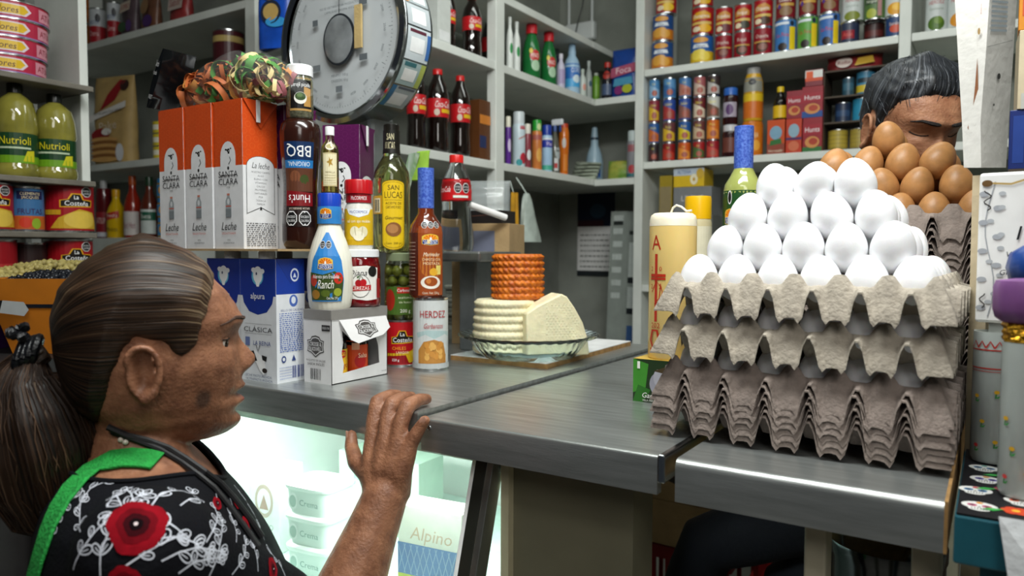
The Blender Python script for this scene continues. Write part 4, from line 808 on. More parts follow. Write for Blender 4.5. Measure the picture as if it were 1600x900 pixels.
def traymesh(seed, m, sub=12, ext=.38):
    rd = random.Random(seed); x0 = -(NX/2+ext)*PX; x1 = -x0; y0 = -(NY/2+ext)*PY; y1 = -y0
    nx = int((NX+2*ext)*sub); ny = int((NY+2*ext)*sub); vs = []; fs = []; t_ = .0017
    for L in (0, 1):
        for j in range(ny+1):
            for i in range(nx+1):
                x = x0+(x1-x0)*i/nx; y = y0+(y1-y0)*j/ny
                d = .0011*mnoise.noise(Vector((x*90+seed*7, y*90, seed)))
                h = trayh(x, y); ex = max(0, abs(x)-NX/2*PX, abs(y)-NY/2*PY)
                sb_ = pl2_((max(-NX/2*PX, min(NX/2*PX, x))/PX+NX/2) if abs(y)-NY/2*PY >= abs(x)-NX/2*PX else (max(-NY/2*PY, min(NY/2*PY, y))/PY+NY/2))
                h = (h if ex == 0 else h-ex*(.3+2.15*sb_))+d
                k = .0012*mnoise.noise(Vector((x*140, y*140, seed+5))) if ex > ext*PX*.9 else 0
                vs.append((x+k, y+k, h+(t_ if L else 0)))
    n = (nx+1)*(ny+1); W_ = nx+1
    for j in range(ny):
        for i in range(nx):
            a = j*W_+i; fs.append((a, a+W_, a+W_+1, a+1)); fs.append((n+a, n+a+1, n+a+W_+1, n+a+W_))
    bd_ = [j for j in range(W_)]+[j*W_+nx for j in range(1, ny+1)]+[ny*W_+i for i in range(nx-1, -1, -1)]+[j*W_ for j in range(ny-1, 0, -1)]
    for p_, q_ in zip(bd_, bd_[1:]+bd_[:1]): fs.append((p_, q_, n+q_, n+p_))
    b = MB(); b.add(vs, fs, m); return b
MINH = -.005
trayA = traymesh(1, PULP).build('egg_tray', None, 60); trayB = traymesh(2, PULPD).build('egg_tray', None, 60)
tA, tB = trayA.data, trayB.data; bpy.data.objects.remove(trayA); bpy.data.objects.remove(trayB)
def tray(me, loc, rz, label, group=None):
    o = bpy.data.objects.new('egg_tray', me); COL.objects.link(o); o.location = loc; o.rotation_euler = (0, 0, rz); return tag(o, label, 'egg tray', group)
ebm = MB(); EL = .0287
ep = []
for i in range(25):
    t = i/24; z = -math.cos(PI*t); r = math.sin(PI*t)*(1-.13*z)*.775; ep.append((max(r*EL, .0002), z*EL))
EGGW = mat('eggshell_white', '#eeeef0', .42, bump=.05, bs=500, var=.015, vs=30, sss=.12); EGGB = mat('eggshell_brown', '#b5824f', .42, bump=.06, bs=500, var=.1, vs=70, sss=.1)
def eggdata(m): o = MB().lathe(ep, m, 32).build('egg', None, 180); me = o.data; bpy.data.objects.remove(o); return me
eW, eB = eggdata(EGGW), eggdata(EGGB)
rde = random.Random(21)
def egg(me, p, tilt=.12, label='', group='', s=None):
    o = bpy.data.objects.new('egg', me); COL.objects.link(o); o.location = p
    s = s or rde.uniform(.97, 1.06)*.985; o.scale = (s, s, s)
    o.rotation_euler = (rde.gauss(0, tilt), rde.gauss(0, tilt), rde.uniform(0, 6)); return tag(o, label, 'egg', group)
trz = math.radians(-1.0)
tc = onZ(1030, 680, 0); tcx = tc.x+(NX/2+.32)*PX*1.0-.003; tcy = .842+(NY/2+.32)*PY
tcx = -.1845
zt = .0068
def lx(x, y): c, s_ = math.cos(trz), math.sin(trz); return (tcx+c*x-s_*y, tcy+s_*x+c*y)
NE = 7
for i in range(NE):
    ords = ('lowest', 'second lowest', 'third lowest', 'fourth from the counter', 'fifth from the counter', 'sixth from the counter')
    if i < NE-1: tray(tB, (tcx+rde.uniform(-.002, .002), tcy+rde.uniform(-.002, .001), .0125+i*zt), trz+rde.uniform(-.012, .012), 'empty grey egg tray, %s in the nested stack on the counter' % ords[i])
z1 = .0125+(NE-1)*zt
tray(tB, (tcx, tcy, z1), trz, 'grey egg tray with eggs on top of the nested empty trays')
LV = .0505
tray(tA, (tcx-.003, tcy-.002, z1+LV), trz+.01, 'grey egg tray sandwiched between two layers of white eggs')
z3 = z1+2*LV
tray(tA, (tcx+.002, tcy-.001, z3), trz-.01, 'topmost pale egg tray under the pile of white eggs')
def cell(i, j): return ((i-(NX-1)/2)*PX, (j-(NY-1)/2)*PY)
NTH = ('next to the candle', 'second from the candle', 'third from the candle', 'third from the post', 'second from the post', 'next to the post')
for zz, gl, lab in ((z1, 'white eggs in the lower filled tray', 'white egg in the lower filled tray, %s'), (z1+LV, 'white eggs in the middle tray', 'white egg in the middle tray, %s')):
    for i in range(NX):
        for j in range(NY):
            if j < 1 or i == NX-1 or i == 0:
                x, y = lx(*cell(i, j)); egg(eW, (x, y, zz+.0335), .03, lab % ('front row, '+NTH[i] if j == 0 else 'row %d along its side %s' % (j+1, 'by the candle' if i == 0 else 'by the post')), gl, .965)
for i in range(NX):
    for j in range(NY):
        x, y = lx(*cell(i, j)); egg(eW, (x, y, z3+.0345), .06, 'white egg buried in the topmost tray behind the front row' if j else 'white egg seated in the topmost tray front row, '+NTH[i], 'white eggs in the topmost tray' if j else 'white eggs of the front row')
zz = z3+.0345; dz = .0375
for k in (1, 2, 3):
    for i in range(NX-k):
        for j in range(NY-k):
            x, y = (i-(NX-k-1)/2)*PX, (j-(NY-k-1)/2)*PY*(.98)
            if k == 3 and j == 1 and i == 2: continue
            xx, yy = lx(x+rde.uniform(-.002, .002), y-.003*k+rde.uniform(-.002, .002)); n_ = NX-k
            wh = 'on its candle end' if i == 0 else 'on its post end' if i == n_-1 else ('second from its candle end' if i == 1 and n_ > 3 else 'in its middle' if n_ % 2 and i == n_//2 else 'second from its post end')
            egg(eW, (xx, yy, zz+k*dz), .17, ('white egg in the %s piled layer, front row, %s' % (('first', 'second', 'top')[k-1], wh)) if j == 0 else 'white egg in the %s piled layer behind its front row' % ('first', 'second', 'top')[k-1], 'white eggs piled in layer %s' % ('one', 'two', 'three')[k-1])
# extra white eggs pushed against the post
for (px_, py_, D) in ((1470, 372, .86),):
    pass
# brown eggs: a second tower behind
tb = (-.143, tcy+.31)
NB = 27
for i in range(NB): tray(tB, (tb[0]+rde.uniform(-.002, .002), tb[1]+rde.uniform(-.002, .002), .0125+i*.0089), rde.uniform(-.01, .01), 'grey egg tray in the tall nested stack under the brown eggs', 'trays under the brown eggs')
zbn = .0125+(NB-1)*.0089
def bro(i, j, k, nx, ny, lab, gp):
    x, y = (i-(nx-1)/2)*PX, (j-(ny-1)/2)*PY*.98; egg(eB, (tb[0]+x+rde.uniform(-.002, .002), tb[1]+y+rde.uniform(-.002, .002), zbn+.0345+k*.0375), .1 if k == 0 else .32, lab, gp)
for k in range(4):
    for i in range(NX-k):
        for j in range(NY-k):
            if k == 3 and (i, j) not in ((1, 0), (1, 1)): continue
            if k == 2 and j > 1: continue
            if k == 1 and j > 2: continue
            pos_ = ', front row, '+(NTH[i] if NX-k == 6 else ('on the candle side', 'second on the candle side', 'in the middle', 'second on the post side', 'on the post side')[i if i < 2 else i-(NX-k)+5] if NX-k >= 4 else 'on top') if j == 0 else ''
            bro(i, j, k, NX-k, NY-k, ('brown egg seated in rear tray', 'brown egg in first rear layer', 'brown egg in second rear layer', 'brown egg crowning the brown pile')[k]+pos_, 'brown eggs, layer %s' % ('tray', 'one', 'two', 'top')[k])
# ================================================================== goods on the shelves
def dpx(p, n): return n*dep(p)/F
class Shelf:
    """puts goods on a board: plane 'Y' or 'X' at value q, goods set back by their radius"""
    def __init__(s, plane, q, z, az): s.p = plane; s.q = q; s.z = z; s.az = az
    def at(s, xa, xb, back=.0, dd=None):
        xm = (xa+xb)/2; on = onY if s.p == 'Y' else onX; sg = 1 if s.p == 'Y' else -1
        p = on(xm, 390, s.q+sg*.05); w = (xb-xa)*dep(p)/F
        r = dd/2 if dd else w/2
        p = on(xm, 390, s.q+sg*(r+.012+back)); w = (xb-xa)*dep(p)/F; return p, w, dep(p)
    def ht(s, d, ya, yb): return (yb-ya)*d/F
SY1 = Shelf('Y', YB, zS1, -PI/2); SY2 = Shelf('Y', YB, zS2, -PI/2); SB_ = Shelf('X', XB, zSB, 0); SC_ = Shelf('X', XB, zSC, 0)
L1_ = Shelf('Y', YL, zL1, -PI/2); L2_ = Shelf('Y', YL, zL2, -PI/2); L3_ = Shelf('Y', YL, .121, -PI/2)
N1_ = Shelf('X', XN, zN1, 0); N2_ = Shelf('X', XN, zN2, 0); N3_ = Shelf('X', XN, zN3, 0); N4_ = Shelf('X', XN, zN4, 0)
EPS = .0006
def scan(sh, label, xa, xb, ya, yb, spec, z=None, group=None, name='food_can', cat='can', back=0):
    p, w, d = sh.at(xa, xb, back); h = sh.ht(d, ya, yb); z = sh.z if z is None else z
    can(name, label, cat, (p.x, p.y, z+EPS), w*.98, h, spec, (faceaz(p)+sh.az)/2 if abs(faceaz(p)-sh.az) < 2 else sh.az, group); return z+EPS+h
def sbot(sh, label, xa, xb, ya, yb, prof, m, cap, spec, z=None, group=None, name='bottle', cat='bottle', back=0, liquid=None):
    p, w, d = sh.at(xa, xb, back); h = sh.ht(d, ya, yb); z = sh.z if z is None else z
    if sh is SB_ and yb > 100: h = min(h, .18)
    bottle(name, label, cat, (p.x, p.y, z+EPS), w, h, prof, m, cap, spec, (faceaz(p)+sh.az)/2, group, n=28, zst=10, liquid=liquid); return z+EPS+h
def sbox(sh, label, xa, xb, ya, yb, body, front, z=None, dd=.06, name='food_carton', cat='carton', rz=None, group=None, back=0):
    p, w, d = sh.at(xa, xb, back, dd); h = sh.ht(d, ya, yb); z = sh.z if z is None else z
    fs = .86 if sh.p == 'Y' else .6
    carton(name, label, cat, (p.x, p.y, z+EPS), w/ fs*.86, dd, h, (0 if sh.p == 'Y' else PI/2) if rz is None else rz, body, front, (), group); return z+EPS+h
def fruit(c1, c2, c3, word, seal=True):
    r = [c1, ('r', -PI, .05, PI, .42, c2), ('e', -.35, .3, .55, .18, c3), ('e', .4, .26, .5, .16, c3), ('e', 0, .38, .5, .12, c3), ('e', 0, .82, .7, .1, '#d89a3a'), ('p', [(-.75, .55), (.75, .55), (.6, .68), (-.6, .68)], '#dfe6ee')]
    if word: r.append(('t', word, 0, .61, .09, '#2a3a6a', {'w': 1.2}))
    return r
def redcan(word, blob, extra='#d8a020'):
    return ['#a8101c', ('p', [(-.9, .52), (.9, .58), (.9, .74), (.3, .84), (-.4, .8), (-.9, .7)], extra), ('t', word, 0, .66, .13, '#f6f2ea', {'w': 1.5}), ('r', -1, .36, 1, .46, '#d8b860'), ('e', .35, .22, .65, .15, blob), ('e', -.45, .2, .4, .1, '#e8d8b8')]
# ---- back shelving, cans on the upper board
c = scan(SY1, 'blue and orange fruit can at the foot of the stack beside the corner post', 1014, 1048, 63, 105, fruit('#1f4a86', '#c8781c', '#dca040', 'Piña'))
c = scan(SY1, 'blue and orange fruit can, upper one beside the corner post', 1015, 1048, 22, 62, fruit('#1f4a86', '#c8781c', '#dca040', 'Piña'), c)
scan(SY1, 'yellow and red can topping the stack beside the corner post', 1020, 1052, -22, 19, redcan('Elote', '#e8c030', '#e0b020'), c)
c = scan(SY1, 'blue and yellow fruit can under a red and yellow one', 1074, 1110, 55, 98, fruit('#1f5aa0', '#d8b420', '#e8d050', 'Mango'))
c = scan(SY1, 'red can with a yellow fruit picture over the blue and yellow can', 1075, 1110, 12, 54, redcan('Duraznos', '#e8b020'), c)
scan(SY1, 'yellow and orange can above the red peach can', 1076, 1108, -26, 11, redcan('Rajas', '#e0b020', '#d06a1c'), c)
for i, (xa, xb, y0, y1, y2, w, bl) in enumerate(((1112, 1139, 10, 51, 90, 'Frijoles', '#6a2a30'), (1141, 1168, 5, 46, 86, 'Frijol', '#3a3a2c'), (1171, 1200, 0, 42, 84, 'Chipotle', '#4a3020'))):
    wl = ('beside the peach cans', 'in the middle of the red cans', 'next to the blue and yellow cans')[i]
    c = scan(SY1, 'dark red bean can on the shelf %s' % wl, xa, xb, y1, y2, ['#8e1020', ('e', 0, .3, .7, .2, bl), ('t', w, 0, .68, .12, '#e8dcd0', {'w': 1.4}), ('r', -1, .45, 1, .5, '#c8a050'), ('e', .1, .3, .5, .12, '#8a5a50')])
    scan(SY1, 'red chili can stacked second %s' % wl, xa, xb, y0, y1, redcan(w, bl, '#c88a3a'), c)
for i, (xa, xb, ya, yb, c1, c2) in enumerate(((1204, 1237, 29, 79, '#3a78b8', '#c22a2a'), (1239, 1270, 23, 73, '#5a9a3c', '#b84a2a'), (1272, 1303, 18, 68, '#3a6ab0', '#c22a2a'))):
    c = scan(SY1, ('blue can with a yellow stripe and red lettering', 'green can with a yellow stripe', 'blue can with yellow stripe beside the short dark cans')[i], xa, xb, ya, yb, [c1, ('r', .45, .06, 1.1, .75, '#e8c820'), ('e', -.2, .16, .45, .12, '#2a2020'), ('t', 'La Fina', -.2, .52, .12, c2, {'w': 1.2}), ('r', -1.2, .82, .4, .9, '#d8e0e8'), ('e', .7, .85, .2, .08, '#18243a')])
    scan(SY1, ('brown topped can over the red lettered blue can', 'purple and red bean can over the green can', 'brown bean can over the blue can')[i], xa+1, xb-2, ya-38, ya-1, ['#7a1a24', ('e', .1, .3, .7, .2, '#8a6a4a'), ('r', -1, .5, 1, .62, '#c8a04a'), ('t', 'Isadora', 0, .75, .13, '#eee4dc', {'w': 1.4}), ('e', -.6, .5, .2, .1, '#5a3a8a')], c)
c = scan(SY1, 'short dark blue can under the white pea can', 1304, 1333, 33, 65, ['#26304a', ('r', -.8, .2, .6, .6, '#8a1a2a'), ('t', 'Atún', -.1, .42, .2, '#d05a50', {'w': 1})])
scan(SY1, 'white can with green peas stacked on a short blue can', 1307, 1339, -12, 32, ['#c4cac8', ('e', 0, .18, .8, .16, '#7a8430'), ('t', 'HERDEZ', 0, .72, .11, '#b04a50', {'w': 1.4}), ('t', 'Chícharos', 0, .52, .07, '#8a9a8a')], c)
c = scan(SY1, 'short brown can in shadow between the blue tins', 1341, 1372, 31, 61, ['#3a1a18', ('r', -1, .3, 1, .6, '#5a2420')], back=.03)
scan(SY1, 'green and pink vegetable can over the brown tin', 1341, 1373, -16, 30, ['#4a6a34', ('r', .3, .1, .7, .95, '#c08a90'), ('e', -.3, .2, .5, .16, '#a4ac40'), ('r', -1, .5, .2, .7, '#2c4228'), ('t', 'Nopal', -.3, .6, .1, '#e0e4d0', {'w': 1})], c)
c = scan(SY1, 'short blue and red tin beside the right post', 1375, 1405, 25, 56, ['#24406e', ('e', 0, .4, .6, .2, '#c04a30'), ('t', 'Sardina', 0, .65, .16, '#e0c8c0', {'w': 1.3})])
scan(SY1, 'white can with yellow corn beside the right post', 1373, 1405, -22, 24, ['#c4cac8', ('e', 0, .24, .8, .2, '#d89a24'), ('e', .2, .3, .5, .12, '#e8b840'), ('t', 'HERDEZ', 0, .75, .11, '#b04a50', {'w': 1.4})], c)
scan(SY1, 'white can with dark green peas beyond the right post', 1436, 1468, -10, 48, ['#c4cac8', ('e', 0, .2, .8, .18, '#4a6a24'), ('e', .2, .28, .4, .1, '#66842c'), ('t', 'HERDEZ', 0, .75, .1, '#b04a50', {'w': 1.4}), ('t', 'Chícharos', 0, .58, .06, '#8a9a8a')])
scan(SY1, 'white can with orange carrots beyond the right post', 1470, 1502, -14, 43, ['#c4cac8', ('e', 0, .22, .8, .18, '#d08a24'), ('e', .2, .3, .4, .1, '#e0a840'), ('t', 'HERDEZ', 0, .75, .1, '#b04a50', {'w': 1.4})])
# ---- second board of the back shelving: three tiers of small tins and jars
tin = lambda a, b_, w: [a, ('p', [(-1.2, .1), (1.2, .1), (1.2, .45), (-1.2, .75)], b_), ('t', w, 0, .75, .12, '#e8d860', {'w': 1.2}), ('e', .2, .3, .5, .15, '#a85a4a')]
cols = [(1011, 1028, ('dark pickle tin', '#2a2024', '#4a2a2c'), ('blue and orange tin', '#2a5a9a', '#c86a2c'), ('red and yellow tin', '#8a2a3a', '#d8b030'), ('pale blue tin', '#4a86b8', '#8ab0d0')),
        (1033, 1053, ('red jar tin', '#8a1a1c', '#b83a2a'), ('brown and yellow tin', '#6a3a3c', '#d8b030'), ('blue and red tin', '#2a4a9a', '#a83a3a'), ('steel blue tin', '#5a90c0', '#3a6aa0')),
        (1057, 1077, ('orange tin', '#c8561c', '#e0903a'), ('blue tin with yellow band', '#24569a', '#d8c02c'), ('blue tin with brown picture', '#2a4a9a', '#8a5a50'), ('blue tuna tin', '#4a7ab0', '#b87a6a')),
        (1080, 1099, ('red and green tin', '#a02426', '#4a6a3a'), ('speckled brown tin', '#6a3a38', '#c8b090'), ('dark red tin', '#6a2428', '#d8c8b0'), ('rose tin', '#a0585a', '#c8b0a0')),
        (1101, 1121, ('small red tin', '#982028', '#c04a40'), ('orange spread jar', '#cc661c', '#e08a34'), ('white spread jar', '#c8c8c0', '#7a5a4a'), ('dark jar with grey lid', '#3a2c2c', '#b8b4b0'))]
yy_ = [(222, 250), (190, 222), (155, 190), (124, 155)]
for ci, (xa, xb, *ts) in enumerate(cols):
    z = None
    for ti, (nm, a, b_) in enumerate(ts):
        ya, yb = yy_[ti]; o_ = -1.2*ci
        z = scan(SY2, '%s, %s, %s' % (nm, ('on the board', 'second up', 'third up', 'at the top of its stack')[ti], ('by the corner post', 'one stack off the corner post', 'in the middle stack', 'in the fourth stack', 'under the jars')[ci]), xa, xb, ya+o_, yb+o_, tin(a, b_, ('', 'Rica', 'Sabor', '')[ti] or 'La'), z)
JAR = [(.9, 0), (1, .05), (1, .72), (.8, .82)]
z = sbot(SY2, 'dark jam jar with white lid on the board near the blue bottle', 1126, 1150, 196, 246, JAR, plas('#2c1014', .15), (.8, 1, .9, '#c8c8cc'), [('r', -1, .15, 1, .6, '#6a3a30')], name='jam_jar', cat='jar')
sbot(SY2, 'dark jam jar with blue lid stacked on another jar', 1126, 1149, 139, 195, JAR, plas('#2c1014', .15), (.8, 1, .9, '#2a62b8'), [('r', -1, .2, 1, .6, '#a8a0b0'), ('e', 0, .4, .5, .15, '#5a3a6a')], z, name='jam_jar', cat='jar')
z = sbot(SY2, 'orange juice jar on the board under a tall yellow bottle', 1156, 1188, 188, 241, [(.95, 0), (1, .04), (1, .9), (.9, 1)], plas('#c8701c', .2), None, [('r', -1.4, .1, 1.4, .85, '#d0761c'), ('t', 'NARANJA', 0, .6, .14, '#f4e0b0', {'w': 1.4}), ('e', .5, .3, .4, .15, '#e8a840')], name='juice_jar', cat='jar')
sbot(SY2, 'tall yellow and orange bottle with grey cap', 1158, 1187, 105, 187, [(.95, 0), (1, .03), (1, .6), (.95, .75), (.75, .88)], plas('#c89a24', .2), (.87, 1, .7, '#9a9a98'), [('r', -1.6, .05, 1.6, .36, '#cc6a1c'), ('r', -1.6, .36, 1.6, .5, '#dcb824'), ('r', -1.2, .54, 1.2, .8, '#8a8a80'), ('e', 0, .72, .4, .06, '#2a2a30')], z, name='syrup_bottle')
zb_ = sbox(SY2, 'orange carton with a blue disc under the yellow capped bottle', 1199, 1225, 187, 239, '#c04a1c', [('r', -1, 0, 1, .3, '#8a4030'), ('e', 0, .62, .7, .2, '#7aa0b8'), ('p', [(-.7, .25), (.7, .3), (.6, .45), (-.6, .4)], '#2f6a34'), ('t', 'Horneado', 0, .1, .08, '#e8d8c0', {'w': 1.6})])
sbot(SY2, 'black sauce bottle with yellow cap on the orange carton', 1204, 1225, 135, 186, [(.95, 0), (1, .05), (1, .5), (.8, .62), (.4, .75), (.4, .85)], plas('#120c0a', .12), (.84, 1, .5, '#d8b81c'), [('r', -1.5, .05, 1.5, .42, '#d8b01c')], zb_, name='sauce_bottle')
hunts = [('r', -1, .5, 1, .8, '#9a1c2c'), ('t', 'Hunts', 0, .65, .15, '#ece4e4', {'w': 1.5}), ('e', 0, .28, .75, .17, '#c8884a'), ('e', .1, .3, .45, .1, '#a83a24')]
zb_ = sbox(SY2, 'red and orange pasta sauce carton on the board, blue disc on it', 1228, 1251, 185, 237, '#b83a20', [('e', 0, .65, .7, .2, '#8aa8b8'), ('r', -1, .38, 1, .45, '#4a2a5a'), ('e', 0, .2, .7, .15, '#c86a4a')])
sbox(SY2, 'red tomato puree carton stacked over the blue disc carton', 1228, 1251, 142, 184, '#8a2430', hunts, zb_)
zb_ = sbox(SY2, 'red and green tomato puree carton at the end of the row', 1254, 1282, 184, 236, '#8e1c28', [('r', -1, 0, 1, .14, '#2f6a34')]+hunts)
zb_ = sbox(SY2, 'red and blue tomato puree carton stacked second', 1252, 1282, 136, 183, '#8e1c28', [('r', -1, 0, 1, .2, '#20488a')]+hunts, zb_)
sbox(SY2, 'red carton with white and orange top above the tomato puree', 1256, 1281, 110, 135, '#7a2a34', [('r', -1, .45, 1, .95, '#d8d8d4'), ('r', -1, .3, 1, .5, '#c84a24'), ('r', -.9, .5, -.1, .9, '#d85a2c')], zb_)
# little tin rack
rk = thing('tin_rack', 'small wooden pigeonhole rack holding blue and gold tins', 'rack', (0, 0, 0))
ra = onY(1286, 240, YB+.03); rb_ = onY(1392, 240, YB+.03); DKW = mat('dark_wood', '#4a3f34', .7, var=.15)
ra.z = zS2+EPS; hts = [0, .085, .165, .245]
for hh in hts: MB().box((ra.x, YB+.03, ra.z+hh), (rb_.x, YB+.16, ra.z+hh+.005), DKW).build('rack_board', rk, 0)
for xx in (ra.x-.005, rb_.x): MB().box((xx, YB+.03, ra.z), (xx+.005, YB+.16, ra.z+.25), DKW).build('rack_side', rk, 0)
RS = [Shelf('Y', YB+.035, ra.z+hh+.005, -PI/2) for hh in hts]
gold = lambda a: [a]+[('r', -PI, .1+.2*i, PI, .13+.2*i, '#8a7a3a') for i in range(4)]
scan(RS[0], 'ribbed gold tin in the rack beside the tomato cartons', 1290, 1320, 197, 228, gold('#b09a3c'))
scan(RS[0], 'ribbed gold tin in the rack nearer the man\'s ear', 1324, 1352, 197, 228, gold('#a08c3a'))
scan(RS[1], 'dark blue tin in the middle row of the rack', 1300, 1324, 158, 188, ['#22304a', ('r', -1, .3, 1, .6, '#30486a')])
scan(RS[1], 'bright metallic blue tin in the middle row of the rack', 1327, 1356, 153, 188, ['#2a86a8', ('r', .1, .05, .4, .95, '#5ac0dc')])
scan(RS[2], 'dull blue tin in the top row of the rack', 1310, 1328, 124, 152, ['#2a4a5a', ('r', -1, .3, 1, .7, '#3a6274')])
scan(RS[2], 'blue and yellow tin in the top row of the rack', 1332, 1360, 116, 152, ['#3a7a9a', ('r', -PI, .1, PI, .4, '#c8b030'), ('r', -1, .5, 1, .7, '#20303a')])
def pillow(name, label, cat, p, w, h, d, m, rz, spec=(), lean=0, group=None, curl=0):
    o = thing(name, label, cat, p, rz, group); b = MB(); rings = []; K = 12; N = 20
    for i in range(K+1):
        t = i/K; q_ = math.sin(PI*min(1, max(0, .04+.96*t)))**.5 if t > .5 else 1-.15*(1-2*t)**2
        r = []
        for j in range(N):
            a = 2*PI*j/N; ca, sa = math.cos(a), math.sin(a)
            xx = w/2*(abs(ca)**.5)*(1 if ca > 0 else -1)*(1+.03*mnoise.noise(Vector((t*5, a, h*90)))); yy_ = d/2*sa*max(.06, (1-t)**.35 if t > .35 else .9)*(1+.25*mnoise.noise(Vector((ca*2, t*6, w*60))))
            r.append((xx+curl*t*t, yy_+lean*t*h, t*h))
        rings.append(r)
    b.loft(rings, m); b.build('pouch', o, 60)
    if spec:
        def mp(x, z, e):
            t = z/h; return (x+curl*t*t, -d/2*max(.06, (1-t)**.35 if t > .35 else .9)*1.12-.001-e+lean*z, z)
        decal(spec, mp, w/2, h, step=w/8, zstep=h/8).build('label', o, 0)
    return o
p = onY(1345, 118, YB+.1)
pillow('candy_packet', 'red and gold packet lying on top of the tin rack', 'packet', (p.x-.018, YB+.09, ra.z+.2505), .16, .05, .09, mat('red_packet', '#8a2a2c', .3, var=.3, vs=20), 0, [('e', -.3, .5, .3, .35, '#e0d0c8'), ('p', [(.1, .2), (.8, .3), (.7, .8), (.2, .7)], '#d0a840'), ('t', 'Rollo', -.3, .5, .25, '#8a1a20', {'w': .5})])
# lower compartment of the back shelving
zlo = .1
bxs = Shelf('Y', YB, zlo, -PI/2)
z = sbox(bxs, 'grey printed carton at the bottom of the pile behind the candle', 1060, 1120, 336, 445, '#6a6c6a', [('r', -.9, .5, .9, .8, '#a8aaa6'), ('r', -.9, .2, .9, .4, '#3a3c3c')], dd=.1, name='cereal_box')
z = sbox(bxs, 'dark grey carton under the yellow box', 1058, 1118, 293, 336, '#7c7e80', [('t', 'LECHE', 0, .6, .2, '#d0d0d0', {'w': 1.2})], z, dd=.1, name='cereal_box')
sbox(bxs, 'yellow box with daisies lying on the cartons', 1058, 1106, 264, 292, '#d8b424', [('r', -1, .62, 1, 1, '#b8c4d0'), ('t', 'ALTEÑA', -.3, .82, .2, '#3a5a9a', {'w': .9}), ('e', .35, .4, .25, .3, '#e8e0c0'), ('e', .75, .7, .25, .28, '#c8a43c'), ('e', .35, .4, .08, .1, '#c89a24')], z, dd=.1, name='tea_box')
sbox(bxs, 'tall dim yellow carton beside the corner post', 1036, 1056, 272, 440, '#9a8424', [('r', -.9, .6, .9, .9, '#8a7c5a')], dd=.09, name='cereal_box')
scan(bxs, 'white and red can behind the green dressing bottle', 1148, 1180, 262, 435, ['#9a9a94', ('r', -1, .9, 1, .97, '#a02a2c'), ('e', 0, .8, .6, .06, '#b8a03a')], name='milk_powder_can')

# ---- corner shelving: cleaning bottles
BTL = [(.9, 0), (1, .03), (1, .55), (.85, .68), (.45, .8), (.42, .88)]
TRIG = [(.85, 0), (1, .04), (.98, .45), (.6, .7), (.34, .8), (.3, .86)]
for i, (xa, xb, ya, yb) in enumerate(((790, 801, 26, 106), (800, 812, 34, 111))):
    sbot(SB_, ('white bottle with green leaf mark beside the post', 'white bottle with green leaf mark next to the green ones')[i], xa, xb, ya, yb, BTL, plas('#d8dcd8'), (.86, 1, .5, '#c8ccc8'), [('e', 0, .4, .5, .1, '#2f8a4a')], name='cleaner_bottle')
for i, (xa, xb, ya, yb) in enumerate(((815, 843, 34, 120), (843, 868, 40, 126))):
    sbot(SB_, ('green cleaner bottle with red cap beside the white ones', 'green cleaner bottle with red cap next to the purple bottle')[i], xa, xb, ya, yb, [(.9, 0), (1, .03), (1, .5), (.8, .68), (.5, .82), (.45, .88)], plas('#1c6a34', .15), (.83, 1, .62, '#c8202c'), [('e', -.1, .42, .6, .1, '#c03030'), ('t', 'PINO', -.1, .42, .08, '#f0e8e0', {'w': .9}), ('e', 0, .24, .5, .1, '#a8c8a8'), ('e', -.55, .5, .2, .05, '#d8c040')], name='cleaner_bottle')
sbot(SB_, 'dark purple cleaner bottle behind the green ones', 857, 876, 42, 126, BTL, plas('#2a2150', .2), (.86, 1, .5, '#6a7a78'), [('r', -1, .2, 1, .5, '#3a3470')], back=.09, name='cleaner_bottle')
sbot(SB_, 'white and lilac bottle beside the bleach', 868, 881, 76, 130, BTL, plas('#c8c4d8'), (.86, 1, .5, '#d8d4e0'), [('r', -1, .15, 1, .55, '#a89ac0')], name='cleaner_bottle')
sbot(SB_, 'pale blue bleach bottle with blue label', 879, 904, 57, 137, [(.92, 0), (1, .03), (1, .55), (.82, .68), (.45, .78), (.5, .84), (.42, .9)], plas('#a8c8e0'), (.88, 1, .42, '#a8cce8'), [('r', -PI, .14, PI, .6, '#2a70c0'), ('r', -PI, .14, PI, .3, '#4aa8e0'), ('e', .1, .3, .5, .08, '#d8e8f0'), ('t', 'CLORO', 0, .47, .09, '#e8f0f8', {'w': 1.2})], name='bleach_bottle')
sbot(SB_, 'small white lotion bottle beside the bleach', 902, 914, 100, 143, BTL, plas('#c8d0c8'), (.86, 1, .5, '#b8c4b8'), [('e', 0, .35, .5, .12, '#d89a8a')], name='lotion_bottle')
sbot(SB_, 'small grey pump bottle behind the white lotion', 912, 923, 88, 147, BTL, plas('#a0a8a4'), (.86, 1, .5, '#a8b0ac'), [('e', 0, .4, .5, .08, '#3a5a6a')], name='lotion_bottle')
sbot(SB_, 'green shampoo bottle by the shelf corner', 923, 935, 106, 151, [(.9, 0), (1, .04), (1, .8), (.6, .9)], plas('#6a9a2c'), (.88, 1, .6, '#a8b0a4'), [('r', -.8, .2, .8, .6, '#7aaa3a')], name='shampoo_bottle')
bk2 = Shelf('Y', YB, zSB, -PI/2)
sbot(bk2, 'black and red bottle next to the blue detergent bag', 938, 955, 94, 150, BTL, plas('#1a1a22', .2), (.86, 1, .6, '#b03028'), [('r', -1, .1, 1, .4, '#4a5a78'), ('e', 0, .65, .8, .12, '#a83228')], name='cleaner_bottle')
p, w, d = bk2.at(955, 997, 0, .07)
